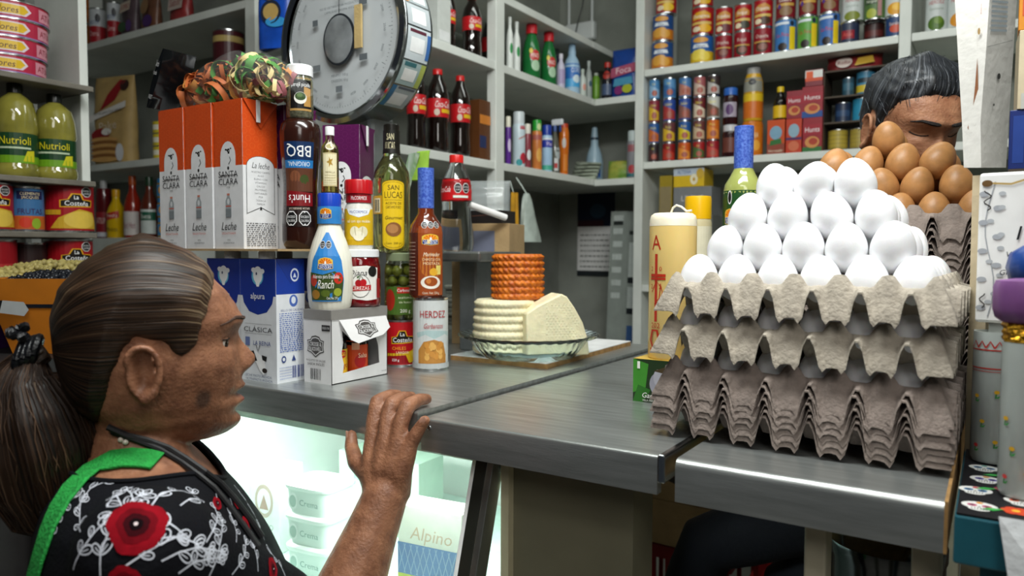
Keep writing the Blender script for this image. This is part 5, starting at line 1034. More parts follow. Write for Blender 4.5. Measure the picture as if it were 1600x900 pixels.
pillow('detergent_bag', 'blue powdered detergent bag standing in the shelf corner', 'bag', (p.x, p.y, zSB+EPS), w*1.12, 75*d/F, .06, mat('blue_poly', '#1c428e', .3, var=.1), 0, [('p', [(-.9, .4), (.9, .5), (.9, .68), (-.9, .6)], '#a8506a'), ('t', 'Foca', 0, .55, .13, '#e8d0d8', {'w': 1.3, 'rot': .08}), ('e', -.3, .14, .3, .09, '#7a2a6a'), ('e', .3, .16, .35, .09, '#a8b030'), ('p', [(-.7, .22), (.7, .25), (.6, .4), (-.6, .38)], '#4a90b0')])
AER = [(.92, 0), (1, .02), (1, .72), (.9, .78)]
def aer(label, xa, xb, ya, yb, body, capc, spec, sh=SC_, capz=.76): sbot(sh, label, xa, xb, ya, yb, AER, plas(body), (capz, 1, .88, capc), spec, name='aerosol_can', cat='spray can')
aer('purple and white aerosol beside the post', 789, 798, 178, 252, '#5a2a8a', '#e0dcc8', [('e', 0, .4, .6, .14, '#c8b8d8')])
aer('large white aerosol with red mark and fruit picture', 800, 820, 172, 257, '#c4d4dc', '#c8d0d4', [('r', -.3, .68, .7, .74, '#b83a44'), ('e', .3, .16, .6, .1, '#b82c3c'), ('e', -.4, .08, .5, .06, '#2a8a90'), ('l', [(-.5, .5), (.8, .58)], .02, '#b87a70')])
aer('small dark aerosol with white cap between the large ones', 818, 829, 190, 258, '#8a3a44', '#d8d4c8', [('e', 0, .3, .6, .12, '#d8d8d8')])
aer('green capped air freshener with orange floral can', 830, 846, 185, 262, '#c8783c', '#2a9a34', [('e', 0, .3, .6, .14, '#d8a04a'), ('r', -PI, .6, PI, .7, '#a85a50'), ('e', 0, .86, .45, .07, '#c8d89a')], capz=.68)
aer('blue and white aerosol fading to green', 845, 862, 194, 266, '#a8c8e4', '#1e3a9a', [('r', -PI, .68, PI, .72, '#e0e4ea'), ('r', -PI, .52, PI, .68, '#2a3aa0'), ('t', 'Wiese', 0, .6, .09, '#e0d0e8', {'w': 1.2}), ('r', -PI, .04, PI, .14, '#4aa890')])
sbot(SC_, 'clear spray bottle with white and blue trigger', 858, 874, 186, 263, TRIG, plas('#5a5a50', .15), (.84, .96, .4, '#2a4a8a'), [('e', .2, .4, .6, .12, '#a8b0b0'), ('r', -.6, .05, .2, .3, '#c8c8c8'), ('r', -.6, .1, .0, .2, '#b02a2a')], name='spray_bottle')
p, w, d = SC_.at(858, 874); zt_ = zSC+77*d/F
tr = thing('spray_trigger', 'white spray trigger screwed on the clear bottle', 'spray trigger', (p.x, p.y, zt_-.007))
MB().box((-.012, -.006, 0), (.032, .006, .022), plas('#d8dce0')).build('nozzle_head', tr, 0, bevel=.004); MB().box((.018, -.004, -.022), (.024, .004, 0), plas('#2a4a8a')).build('trigger', tr, 0, bevel=.001)
sbot(SC_, 'orange bottle of furniture polish', 872, 888, 190, 269, [(.8, 0), (.85, .3), (1, .6), (1, .82), (.8, .92)], plas('#cc6a1a', .2), (.9, 1, .8, '#b83a18'), [('e', -.5, .62, .4, .1, '#c8c4c0'), ('r', -.6, .08, .3, .4, '#d8802c')], name='polish_bottle')
for i in range(5):
    p, w, d = SC_.at(893, 936, 0, .09); hh = .012
    pillow('sponge_packet', 'pale green packet of scourers in the flat pile', 'packet', (p.x-.0, p.y-.02+.01*i, zSC+EPS+i*.0145), .1, .0135, .085, mat('pale_packet', '#a8b0a0', .4, var=.2, vs=30), .2*i, group='scourer packets piled in the shelf corner')
ck = Shelf('Y', YB, zSC, -PI/2)
sbot(ck, 'tall pale blue spray bottle in the shelf corner', 914, 941, 176, 262, [(.92, 0), (1, .03), (1, .35), (.85, .5), (.45, .66), (.42, .8), (.3, .98)], plas('#9ab4c4'), (.76, .8, .5, '#2a3a4a'), [('r', -.8, .08, 1, .3, '#2a5aa8')], back=.08, name='spray_bottle')
p, w, d = ck.at(944, 980, 0.02, .08)
pillow('cloth_packet', 'green and yellow packet lying behind the sponges', 'packet', (p.x+.02, p.y, zSC+EPS), .1, .07, .08, mat('green_packet', '#5a8a34', .4, var=.3, vs=20, hx2='#a8a44a'), .1)
sbot(ck, 'grey aerosol with white cap in the corner by the back post', 978, 997, 194, 266, AER, plas('#8a8a90'), (.77, 1, .88, '#b8c4c4'), [('r', -.8, .55, .8, .7, '#9a5a60'), ('e', 0, .18, .6, .09, '#b03a40'), ('r', -PI, .02, PI, .08, '#2a6a70')], name='aerosol_can', cat='spray can')
# router on the wall above the corner
rp_ = onY(905, 40, 2.80)
ro = thing('wifi_router', 'white router with two antennas fixed to the back wall', 'router', (rp_.x, 2.838, rp_.z-.06))
MB().box((-.07, -.035, 0), (.065, 0, .075), plas('#d8dcdc')).build('router_body', ro, 0, bevel=.008)
for xx in (-.058, .05): MB().tube([(xx, -.02, .07), (xx, -.02, .24)], .006, plas('#d8dcdc'), 10).build('antenna', ro)
MB().tube([(-.02, -.037, .02), (-.0, -.05, .07), (.02, -.05, .13), (.03, -.03, .26)], .0025, plas('#3a3c3a'), 8).build('cable', ro)
# ---- cola side
COLA = [(.80, 0), (.95, .02), (1, .08), (.98, .2), (.9, .3), (.97, .42), (1, .5), (1, .66), (.85, .78), (.5, .88), (.36, .93), (.35, .96)]
CD = mat('cola', '#120806', .06, coat=.8, var=0)
def cola(label, xa, xb, ya, yb, sh, back=0): sbot(sh, label, xa, xb, ya, yb, COLA, CD, (.935, 1, .42, '#c81c1c'), [('r', -PI, .42, PI, .64, '#b8141c'), ('t', 'Coca-Cola', .05, .57, .075, '#f0e4e0', {'w': 1.5, 'sh': .2}), ('r', -.1, .47, 1.1, .515, '#d8b020'), ('e', -.5, .475, .25, .04, '#c8b8a8')], back=back, name='soda_bottle')
cola('full cola bottle with red label nearer the scale dial', 666, 702, 101, 230, SC_)
cola('full cola bottle with red label beside the brown carton', 703, 735, 112, 237, SC_)
cola('cola bottle half hidden behind the scale dial', 636, 666, 90, 223, SC_, .02)
cola('cola bottle on the upper board by the white box', 688, 712, -30, 66, SB_, .02)
cola('cola bottle wrapped in clear plastic on the upper board', 722, 752, -10, 84, SB_)
cola('cola bottle pressed against the post on the upper board', 752, 776, -10, 88, SB_, .12)
sbox(SC_, 'narrow brown carton beside the cola bottles', 737, 757, 150, 241, '#5a3418', [('r', -1, .6, 1, .75, '#c87a2c'), ('r', -1, .2, .2, .4, '#20305a')], dd=.05)
sbox(SB_, 'plain white box on the upper board behind the scale dial', 666, 688, -20, 52, '#c8ccc8', [('r', -.8, .1, .8, .3, '#dcdede')], dd=.08, name='white_box', cat='box', back=.01)
p, w, d = SC_.at(752, 764, .05, .05)
pillow('plastic_bag', 'crumpled clear plastic bag beside the cola and post', 'bag', (p.x, p.y, zSC+EPS), .05, .14, .05, film('bag', '#c8d0d0', .35), PI/2)
# hanging clear and white bags below the board
hb = onX(832, 385, XB+.03)
o = thing('carrier_bag', 'white carrier bag hanging below the shelf beside the post', 'bag', (hb.x, hb.y-.01, onX(820, 378, XB+.03).z))
b = MB(); rings = []
for i in range(10):
    t = i/9; w_ = .035*(1-t)**.6+.006; w_ = .046*(1-t)**.55+.006; rings.append([(.02*math.sin(a)*(1-t*.5), -.028*t+w_*math.cos(a)*(1+.12*math.sin(5*a+t*3)), .15*t) for a in [2*PI*j/20 for j in range(20)]])
b.loft(rings, mat('white_bag', '#b8c4bc', .45, bump=.5, bs=20, var=.15, vs=20)); b.build('bag_body', o, 60)
MB().tube([(0, -.028, .15), (-.01, -.035, .17), (-.03, -.04, .2)], .002, plas('#b8c4bc'), 6).build('bag_knot', o)
o = thing('yellow_cloth', 'yellow cloth hanging between post and carrier bag', 'cloth', (XB+.012, onX(797, 330, XB).y, onX(797, 352, XB).z))
b = MB(); b.loft([[(.0+.004*math.sin(a*2), .018*math.cos(a)*(1-.3*t), .1*t) if k % 2 == 0 else (.006+.004*math.sin(a*2), .018*math.cos(a)*(1-.3*t), .1*t) for k, a in enumerate([2*PI*j/12 for j in range(12)])] for t in (0, .25, .5, .75, 1)], mat('yellow_cloth', '#c8921c', .8, var=.15)); b.build('cloth_fold', o, 60)
MB().tube([(0, 0, .1), (-.012, 0, .135)], .0015, plas('#b8c4bc'), 6).build('hook', o)
pillow('plastic_bag', 'crumpled clear plastic bag lying on the flat black box', 'bag', pillowbag, .1, .07, .06, film('bag', '#c8d0d0', .35), .5)
# wall calendar, notices and leaning panels in the corner
cp_ = onY(934, 320, 2.836)
cal = thing('wall_calendar', 'dark blue picture calendar on the corner wall', 'calendar', (cp_.x, 2.839, cp_.z-.3))
MB().box((-.095, -.003, 0), (.08, 0, .38), PAPER).build('backing', cal, 0)
decal([('r', -1, .55, .85, 1, '#101c34'), ('e', 0, .72, .4, .08, '#2a4258'), ('r', -1, .55, .3, .62, '#3a1a24')]+lines(-.85, .6, .1, .45, 7, '#5a5e58', .012, 2)+[('r', -1, .0, .85, .06, '#23282c')], flatmap((0, -.003, 0), (1,0,0), (0,0,1), (0,-1,0)), .095, .38).build('print', cal, 0)
for i, (px_, lab, sp_) in enumerate(((957, 'tall grey notice panel leaning by the calendar', lines(-.6, .6, .55, .95, 7, '#c8d0cc', .03, 5)+[('r', -.6, .93, .6, .95, '#2a302e')]), (981, 'tall grey notice panel with blue sticker by the back post', [('r', -.5, .88, .5, .9, '#2a302e'), ('r', -.45, .66, .4, .84, '#c0c8c4'), ('r', -.5, .63, .5, .66, '#20262a'), ('r', -.45, .5, .4, .61, '#b8c0bc'), ('r', -.5, .47, .5, .5, '#20262a'), ('r', -.4, .33, .5, .41, '#3a5a8a'), ('r', -.4, .22, .5, .32, '#c8ccd0'), ('e', .05, .27, .25, .03, '#b04a40')]))):
    pz = onY(px_, 530, 2.62); pt_ = onY(px_+8, 330, 2.62)
    o = thing('notice_panel', lab, 'panel', (pz.x, 2.62, pz.z-.25)); H_ = pt_.z-pz.z+.25
    GP = mat('grey_panel', '#8d958f', .6, var=.1, vs=12)
    b = MB(); w_ = .033; tl = pt_.x-pz.x
    b.loft([[(-w_+tl*t, -.006+.02*t, H_*t), (w_+tl*t, -.006+.02*t, H_*t), (w_+tl*t, .006+.02*t, H_*t), (-w_+tl*t, .006+.02*t, H_*t)] for t in (0, 1)], GP); b.build('board', o, 0)
    decal(sp_, lambda x, z, e: (x+tl*z/H_, -.0065+.02*z/H_-e, z), w_, H_).build('print', o, 0)
    MB().box((-.02, -.02, FL-(pz.z-.25)), (.02, .02, 0), SC2).build('stand_post', o, 0)
# ---- side shelving behind the milk
sbot(L1_, 'grey wrapped bottle at the dark end of the upper board', 104, 121, -20, 70, [(.95, 0), (1, .05), (1, .9), (.8, 1)], plas('#4a4a52', .4), None, [('r', -1, .2, 1, .8, '#5c5c66')], name='wrapped_bottle')
orng = ['#c8701c', ('e', .3, .35, .5, .2, '#3a2a20'), ('t', 'JUGO', 0, .7, .14, '#6a3a14', {'w': 1.1}), ('e', -.2, .2, .5, .12, '#d8c060')]
z = scan(L1_, 'orange juice can on the upper board, lower of two', 121, 148, 25, 66, orng); scan(L1_, 'orange juice can stacked on another orange can', 120, 147, -18, 24, orng, z)
wr = ['#c8ccd0', ('r', -PI, .05, PI, .5, '#a81c28'), ('e', .5, .72, .3, .12, '#2a2a30'), ('t', 'NESTLE', 0, .6, .1, '#3a5a9a', {'w': 1.2}), ('t', 'Crema', 0, .3, .14, '#e8c8c8', {'w': 1.2})]
scan(L1_, 'white and red cream can beside the orange cans', 149, 174, 3, 58, wr); scan(L1_, 'white and red cream can beside the printed pouch', 176, 197, -8, 49, wr)
p, w, d = L1_.at(198, 228, 0, .05); pillow('snack_pouch', 'printed pouch with red lettered sign on the upper board', 'pouch', (p.x, p.y, zL1+EPS), w*1.3, .14, .05, mat('grey_pouch', '#5a4a50', .35, var=.25, vs=20), 0, [('p', [(-.8, .55), (.6, .6), (.6, .85), (-.8, .8)], '#c8b8a8'), ('t', 'JUMBO', -.1, .7, .13, '#9a2428', {'w': 1.2}), ('e', -.3, .2, .6, .12, '#3a5a3a'), ('e', .6, .2, .4, .14, '#5a3a7a')])
p, w, d = L1_.at(228, 262, 0, .05); pillow('snack_pouch', 'brown and purple pouch on the upper board', 'pouch', (p.x, p.y, zL1+EPS), w*1.2, .13, .05, mat('brown_pouch', '#6a4634', .35, var=.3, vs=20), 0, [('e', .3, .2, .6, .15, '#4a2a6a'), ('e', -.2, .6, .5, .2, '#8a6a4a')])
p, w, d = L1_.at(272, 310, 0, .05); pillow('snack_pouch', 'red and white pouch beside the brown one', 'pouch', (p.x, p.y, zL1+EPS), w*1.2, .12, .05, mat('red_pouch', '#8a3030', .35, var=.3, vs=20), 0, [('r', -.8, .3, .8, .7, '#b8a8a0'), ('t', 'Sabor', 0, .5, .2, '#8a2020', {'w': 1.2})])
p, w, d = L2_.at(146, 226, 0, .07)
pk_ = pillow('flour_bag', 'tan pancake mix bag with stacked pancakes printed on it', 'bag', (p.x, p.y, zL2+EPS), w*1.0, 135*d/F, .075, mat('tan_paper', '#b89a62', .6, bump=.4, bs=12, var=.08), .22, [('p', [(-.35, .62), (.3, .72), (.75, .93), (.45, .95), (-.1, .78), (-.45, .6)], '#9a1c24'), ('e', .72, .88, .22, .06, '#3a2420'), ('p', [(-.95, .48), (.85, .63), (.85, .7), (-.95, .55)], '#dcd8d4'), ('t', 'harina para hot cakes', -.05, .59, .035, '#3a3434', {'w': 1.4, 'rot': .1}), ('t', 'Pake', .0, .43, .1, '#d8c8b0', {'w': 1.2, 'rot': .12}), ('e', -.35, .32, .45, .08, '#8a1c20'), ('e', -.05, .36, .25, .04, '#e0dcd4')]+[('e', -.15, .27-.037*i, .68, .03, '#8a5a2c' if i % 2 else '#c89a5a') for i in range(7)]+[('e', .62, .12, .2, .1, '#d8d8dc')])
z = None
for i in range(3): z = scan(L2_, 'yellow and white tin in the little stack behind the orange carton', 243, 268, 226-18*i, 245-18*i, ['#c8b430', ('r', -1, .3, 1, .7, '#e0dcc8')], z, 'yellow tins stacked beside the pancake mix')
def hot(label, xa, xb, ya, yb, body, capc, spec, prof=None): sbot(L3_, label, xa, xb, ya, yb, prof or [(.92, 0), (1, .03), (1, .5), (.8, .62), (.42, .76), (.36, .86)], plas(body, .15), (.85, 1, .42, capc), spec, name='sauce_bottle')
p, w, d = L3_.at(152, 175)
lift3 = onY(200, 372, YL+.05).z
sr = thing('riser_board', 'low white riser board under the hot sauces', 'board', (0, 0, 0)); MB().box((onY(140, 372, YL).x, YL+.002, .121), (onY(285, 372, YL).x, YL+.12, lift3), WHITEP).build('riser_block', sr, 0)
L3_.z = lift3
hot('dark red ketchup bottle beside the yellow mustard', 152, 176, 285, 374, '#5a1216', '#b8b8b8', [('r', -1.2, .1, 1.2, .45, '#8a1c24'), ('r', -1.2, .02, 1.2, .1, '#c8c8d0'), ('t', 'CATSUP', 0, .3, .1, '#e0c8c0', {'w': 1.3})], [(.95, 0), (1, .03), (1, .6), (.95, .75), (.8, .86)])
hot('yellow mustard bottle with pointed cap', 169, 197, 294, 369, '#d8b010', '#d8a010', [('p', [(-.8, .35), (.8, .42), (.8, .56), (-.8, .5)], '#b83020'), ('t', "French's", 0, .46, .07, '#f4ece0', {'w': 1.2}), ('t', 'Mostaza', 0, .18, .09, '#3a3010', {'w': 1.2})])
hot('red hot sauce bottle with white label', 196, 222, 270, 366, '#8e2414', '#a84a1c', [('r', -1.2, .04, 1.2, .42, '#d0c8c4'), ('t', 'Red Hot', 0, .2, .1, '#8a2a4a', {'w': 1.5})])
hot('brown salsa bottle with green label', 222, 248, 268, 362, '#5a2416', '#1c3a24', [('r', -1.2, .06, 1.2, .46, '#c8d0cc'), ('r', -1.2, .28, 1.2, .42, '#1f5a44'), ('t', 'Buena', 0, .35, .08, '#e8e8e0', {'w': 1.2})])
z = None
for i in range(3): z = sbot(L3_, 'baby food jar with blue lid in the stack beside the orange cartons', 248, 271, 332-31*i, 362-31*i, JAR, plas('#a8842c', .15), (.78, 1, .95, '#3a86c0'), [('r', -1.2, .1, 1.2, .68, '#3a86b8'), ('e', .1, .4, .5, .22, '#d89a3a')], z, 'baby food jars stacked by the cartons', name='baby_food_jar', cat='jar')
# red tin top showing above the bag
p = onY(362, 72, YL+.08); 
scan(L2_, 'large maroon tin on the board above the ribbon bag', 338, 386, 68, 252, ['#4a1a20', ('r', -PI, .9, PI, .95, '#b8a060'), ('r', -1, .3, 1, .7, '#7a3040')], name='biscuit_tin', cat='tin')
# ---- low rack: tuna tins, oil, large cans
tuna = ['#a8182c', ('p', [(-1.5, .1), (1.6, .1), (1.6, .9), (-1.5, .9)], '#b02040'), ('p', [(-.75, .18), (.35, .2), (.5, .5), (.35, .82), (-.75, .84), (-.9, .5)], '#d8c8d0'), ('p', [(-.7, .25), (.3, .27), (.42, .5), (.3, .75), (-.7, .78), (-.84, .5)], '#d8b018'), ('t', 'Dolores', -.2, .5, .34, '#4a1c14', {'w': 1.0, 'sh': .15}), ('r', .72, .15, 1.5, .85, '#d08a98'), ('t', 'ATÚN', 1.1, .5, .35, '#8a1028', {'w': .6}), ('r', -PI, .02, PI, .1, '#8a6aa0')]
z = None
p, w, d = N1_.at(-28, 84, 0)
for i in range(4):
    zz = (zN1 if z is None else z)+.0008
    can('tuna_tin', 'wide red tuna tin with yellow oval, %s of its stack' % ('bottom', 'second', 'third', 'top')[i], 'tin', (XN-w*.52, p.y-.02+.003*i, zz), w, 26*d/F, tuna, faceaz(p)+.10); z = zz+26*d/F
NOIL = mat('cooking_oil', '#8a8438', .1, var=.25, vs=14, coat=.8)
for i, (xa, xb, ya) in enumerate(((-2, 62, 115), (60, 122, 123))):
    p, w, d = N2_.at(xa, xb); w *= .955; h = min((279-ya)*d/F, .196-.008*i)
    ob_ = bottle('cooking_oil_bottle', ('cooking oil bottle with green label farther from the pancake mix', 'cooking oil bottle with green label nearer the pancake mix')[i], 'bottle', (p.x, p.y, zN2+EPS), w, h, [(.92, 0), (1, .03), (1, .1), (.95, .12), (.95, .47), (1, .5), (.92, .68), (.8, .8), (.55, .86), (.35, .89), (.3, .92)], NOIL, (.9, 1, .36, '#10140f'), [('r', -1.5, .14, 1.5, .46, '#123c1c'), ('r', -1.5, .14, 1.5, .22, '#6a9a1c'), ('p', [(.3, .16), (.9, .16), (.9, .28), (.5, .27)], '#c8c020'), ('t', 'Nutrioli', -.05, .38, .085, '#d8c818', {'w': 1.5}), ('r', -.9, .29, .7, .31, '#b8c8a8')])
def big(label, sh, xa, xb, ya, yb, spec, back=0): return scan(sh, label, xa, xb, ya, yb, spec, None, None, 'food_can', 'can', back)
cost = ['#9c0f1a']+[(t_[0],)+t_[1:] for t_ in lc(.6)]+[('p', [(-.95, .08), (-.6, .3), (.2, .48), (.9, .42), (1.2, .2), (1.2, .08)], '#c8a02c'), ('e', .3, .26, .7, .18, '#d8b84a'), ('r', -1.2, .36, -.5, .46, '#c8961c')]+seals(.55, .84, 1, .26, .11, 0)
big('large red can with yellow rajas picture on the low rack', N3_, 71, 145, 287, 361, cost)
big('blue and orange fruit cocktail can between the red ones', N3_, 20, 68, 292, 361, ['#3a6a9a', ('r', -PI, .05, PI, .35, '#b85a24'), ('e', -.3, .2, .4, .12, '#c83a24'), ('e', .35, .18, .3, .12, '#8aa82c'), ('r', -.8, .72, .8, .9, '#16204a'), ('t', 'CLEMENTE', 0, .84, .06, '#d8c89a', {'w': 1.2}), ('t', 'JACQUES', 0, .76, .06, '#d8c89a', {'w': 1.1}), ('t', 'FRUTAS', 0, .45, .12, '#3a2a5a', {'w': 1.5})], .01)
big('large red can at the aisle end of the low rack', N3_, -56, 18, 287, 361, cost)
big('large red can on the lowest visible rack board, label half hidden by hair', N4_, 73, 142, 366, 437, cost)
big('dark can on the lowest rack board', N4_, 24, 70, 372, 440, ['#2a1a1a', ('r', -1, .3, 1, .6, '#3a2424')], .02)
big('red can beside the chickpeas', N4_, -50, 22, 366, 441, ['#8e0f1a', ('r', -1, .3, 1, .5, '#a83030')])
# ---- chip and blue bag hanging by the side shelving
bp_ = onD(432, 78, 1.95)
pillow('snack_bag', 'bright blue snack bag hanging beside the white post', 'bag', (bp_.x, bp_.y, bp_.z), .095, .22, .04, mat('blue_foil', '#1a4fb8', .25, bump=.3, bs=12, var=.15), .4, [('e', -.1, .42, .6, .14, '#20283a'), ('e', -.1, .42, .45, .1, '#b89a5a'), ('e', .2, .3, .6, .06, '#3a9ad8'), ('e', -.2, .62, .4, .06, '#d8b878')])
hk = thing('display_rod', 'thin metal rod holding up the blue snack bag', 'rod', (bp_.x, bp_.y+.03, .0075)); RZ = bp_.z-.0075; MB().tube([(0, 0, 0), (0, 0, RZ+.21)], .004, SC2, 8).build('rod', hk); MB().tube([(0, 0, RZ+.2), (0, -.035, RZ+.2)], .003, SC2, 8).build('hook', hk)
MB().box((-.05, -.04, RZ-.006), (.05, .0, RZ-.0005), SC2).build('tray', hk, 0)
# ---- chickpea and bean bins
bn = onD(58, 478, 1.36)
zbin = onD(40, 432, 1.36).z
binst = thing('bean_stand', 'dark crate stand under the bean bins', 'stand', (bn.x, bn.y, FL)); MB().box((-.22, -.16, 0), (.15, .08, onD(40, 545, 1.36).z-FL), mat('stand_black', '#1e1c1c', .6)).build('stand_box', binst, 0)
zb0 = onD(40, 545, 1.36).z+.0005; hb_ = zbin-zb0
def bin_(name, label, x0, x1, y0, y1, m, fill, fm, flabel, n, rr, tapx=.03):
    o = thing(name, label, 'bin', (bn.x, bn.y, zb0), math.radians(33))
    b = MB(); t_ = .002; lo = [(x0+tapx, y0+tapx), (x1-tapx, y0+tapx), (x1-tapx, y1-tapx), (x0+tapx, y1-tapx)]; hi = [(x0, y0), (x1, y0), (x1, y1), (x0, y1)]
    ins = lambda q, d, z: [(x+d*(1 if x < (x0+x1)/2 else -1), y+d*(1 if y < (y0+y1)/2 else -1), z) for x, y in q]
    b.loft([ins(lo, 0, 0), ins(hi, 0, hb_), ins(hi, t_, hb_), ins(lo, t_, .002)], m, (True, True)); b.build('bin_shell', o, 0)
    f = MB(); rd = random.Random(len(label)); cx_, cy_ = (x0+x1)/2, (y0+y1)/2
    for i in range(n):
        a, c_ = rd.uniform(x0+.012, x1-.012), rd.uniform(y0+.012, y1-.012); u, v = (a-cx_)/((x1-x0)/2), (c_-cy_)/((y1-y0)/2)
        z = hb_-.012+fill*(1-u*u)*(1-v*v)+rd.uniform(-.003, .003); s = rr*rd.uniform(.85, 1.15)
        f.lathe([(.0005, -s), (s*.8, -s*.55), (s, 0), (s*.8, s*.55), (.0005, s)], fm, 6, c=(a, c_, z))
    k = f.build('beans', o, 60); k['kind'] = 'stuff'
    MB().box((x0+.01, y0+.01, hb_-.05), (x1-.01, y1-.01, hb_-.014), fm).build('bean_bed', o, 0)
    return o
PEA = mat('chickpea', '#a89a5c', .5, var=.2, vs=60); BEAN = mat('black_bean', '#171a22', .3, var=.2)
bo = bin_('bean_bin', 'orange bin heaped with chickpeas and black beans', -.03, .13, -.1, .06, mat('orange_card', '#c8761a', .55, var=.05), .02, BEAN, '', 500, .005)
decal([('p', [(-.8, .55), (-.62, .56), (-.55, .72), (-.72, .72)], '#17181a'), ('p', [(-.62, .56), (-.1, .52), (.0, .6), (-.1, .7), (-.55, .72)], '#a8acac')], flatmap((.05, -.1-.0005, 0), (1,0,0), (0,0,1), (0,-1,0)), .08, hb_).build('label', bo, 0)
bin_('bean_bin', 'purple bin heaped with pale chickpeas', -.2, -.035, -.1, .06, mat('purple_card', '#4a1f6a', .55, var=.05), .03, PEA, '', 500, .006)
bin_('bean_bin', 'back bin heaped with pale chickpeas behind the orange one', -.2, .13, .065, .2, mat('orange_card', '#c8761a', .55, var=.05), .035, PEA, '', 700, .006)
# ================================================================== people
def lerp_tab(tab):
    def g(z):
        if z <= tab[0][0]: return tab[0][1]
        for (za, a), (zb, b_) in zip(tab, tab[1:]):
            if z <= zb:
                t = (z-za)/(zb-za); t = t*t*(3-2*t)*.5+t*.5; return a+(b_-a)*t
        return tab[-1][1]
    return g
class Frame:
    """head frame: a forward, r to the person's right, u up (millimetres)"""
    def __init__(s, o, a, u): s.o = Vector(o); s.a = Vector(a).normalized(); s.r = s.a.cross(Vector(u)).normalized(); s.u = s.r.cross(s.a)
    def __call__(s, a, l, z): return s.o+(s.a*a+s.r*l+s.u*z)*.001
    def inv(s, p): d = (Vector(p)-s.o)*1000; return d.dot(s.a), d.dot(s.r), d.dot(s.u)
def gs(x, s): return math.exp(-(x/s)**2)
HEADF = [(-118, 50), (-116, 66), (-111, 83), (-104, 91), (-97, 94), (-87, 93), (-77, 95), (-67, 94), (-55, 97), (-45, 98), (-30, 97), (-10, 93), (0, 94), (10, 98), (17, 99), (30, 94), (43, 86), (62, 70), (80, 46), (93, 20), (100, 2)]
HEADB = [(-118, 10), (-112, -10), (-100, -30), (-87, -45), (-67, -60), (-45, -68), (-10, -74), (20, -76), (45, -70), (68, -54), (85, -32), (96, -10), (100, -2)]
HEADW = [(-118, 12), (-115, 24), (-110, 34), (-100, 45), (-87, 54), (-67, 61), (-45, 65), (-30, 67), (-10, 68), (17, 70), (43, 69), (62, 60), (80, 45), (93, 22), (100, 4)]
NOSE = lerp_tab([(-49, 0), (-45, 4), (-40, 11), (-34, 17), (-28, 18.5), (-21, 14.5), (-14, 10), (-6, 4.5), (0, 1.5), (6, 0)]); NSIG = lerp_tab([(-45, 10), (-32, 9.5), (-20, 7), (-5, 6), (6, 8)])
def headpoint(F_, B_, W_, th, z, male=0):
    c, s = math.cos(th), math.sin(th); f, b_, w = F_(z), B_(z), W_(z)
    k = 1 if z > 20 else 1-.06*min(1, (20-z)/60)
    x = (f if c > 0 else -b_)*math.copysign(abs(c)**(.86 if c > 0 else .95), c); y = w*math.copysign(abs(s)**.92, s)
    if c > 0:
        y0 = y
        x += NOSE(z)*gs(y0, NSIG(z))*(1.05 if male else 1)
        x += 6*gs(abs(y0)-11, 5)*gs(z+37, 6)
        x += 7*gs(y0, 20)*gs(z+60, 5)-9*gs(y0, 24)*gs(z+67.5, 3.0)+7.5*gs(y0, 17)*gs(z+75.5, 5)-5*gs(y0, 18)*gs(z+87, 5)+4*gs(y0, 16)*gs(z+99, 8)
        x -= 7*gs(abs(y0)-31, 13)*gs(z+5, 9); x += 4*gs(abs(y0)-27, 20)*gs(z-16, 7)
        x += 2.5*gs(abs(y0)-44, 14)*gs(z+32, 16); y += math.copysign(2.5*gs(abs(y0)-56, 14)*gs(z+30, 18), y)
        x -= 2.2*gs(abs(y0)-27-.25*abs(z+55), 3.2)*gs(z+58, 14)
        x += 2.8*gs(abs(y0)-31, 11)*gs(z+1, 3.2)-1.6*gs(abs(y0)-31, 11)*gs(z-6, 3)+2.2*gs(abs(y0)-31, 11)*gs(z+16, 4)
    return x, y
def head_grid(fr, off=lambda x, y, z: 0, N=96, male=0):
    F_, B_, W_ = lerp_tab(HEADF), lerp_tab(HEADB), lerp_tab(HEADW); rings = []
    zs = [-118+2.2*i for i in range(100)]; zs = [z for z in zs if z < 100]+[100]
    for z in zs:
        r = []
        for j in range(N):
            x, y = headpoint(F_, B_, W_, 2*PI*j/N, z, male); o = off(x, y, z)
            if o:
                n = Vector((x/1.0+5, y*1.3, (z-5)*1.0 if z > 0 else (z-5)*.25)); n.normalize(); x += n.x*o; y += n.y*o; zz = z+n.z*o
            else: zz = z
            r.append(fr(x, y, zz))
        rings.append(r)
    return rings
def ear(b, fr, m, side, a0=-3, z0=-30, s=1.):
    lat = lambda d: side*(66+d); N = 22; pts = []; rad = []
    for i in range(N):
        t = i/(N-1); an = math.radians(200-300*t); rr = (16+2*math.sin(an))*s
        pts.append(fr(a0-2-rr*1.02*math.cos(an) if False else a0-rr*math.cos(math.radians(20+250*t))*1.0, lat(9+4*math.sin(PI*t)), z0+(27*s)*math.sin(math.radians(20+250*t))*(1.0))); rad.append(.0038 if t < .8 else .005)
    b.tube(pts, rad, m, 8)
    rings = []
    for k, (q_, d_) in enumerate(((1.0, 7), (.75, 6), (.5, 3), (.25, 1.5))):
        rings.append([fr(a0-14*s*q_*math.cos(x), lat(d_+4*max(0, math.cos(x))), z0+25*s*q_*math.sin(x)) for x in [2*PI*j/20 for j in range(20)]])
    rings.insert(0, [fr(a0-14*s*math.cos(x), lat(-6), z0+25*s*math.sin(x)) for x in [2*PI*j/20 for j in range(20)]])
    b.loft(rings, m)
    b.tube([fr(a0+6, lat(5), z0-18*s), fr(a0+3, lat(8), z0-24*s), fr(a0-2, lat(8), z0-27*s)], [.005, .006, .005], m, 10)
    b.tube([fr(a0+12, lat(3), z0-2), fr(a0+10, lat(6), z0-8), fr(a0+11, lat(4), z0-14)], [.004, .0045, .004], m, 8)
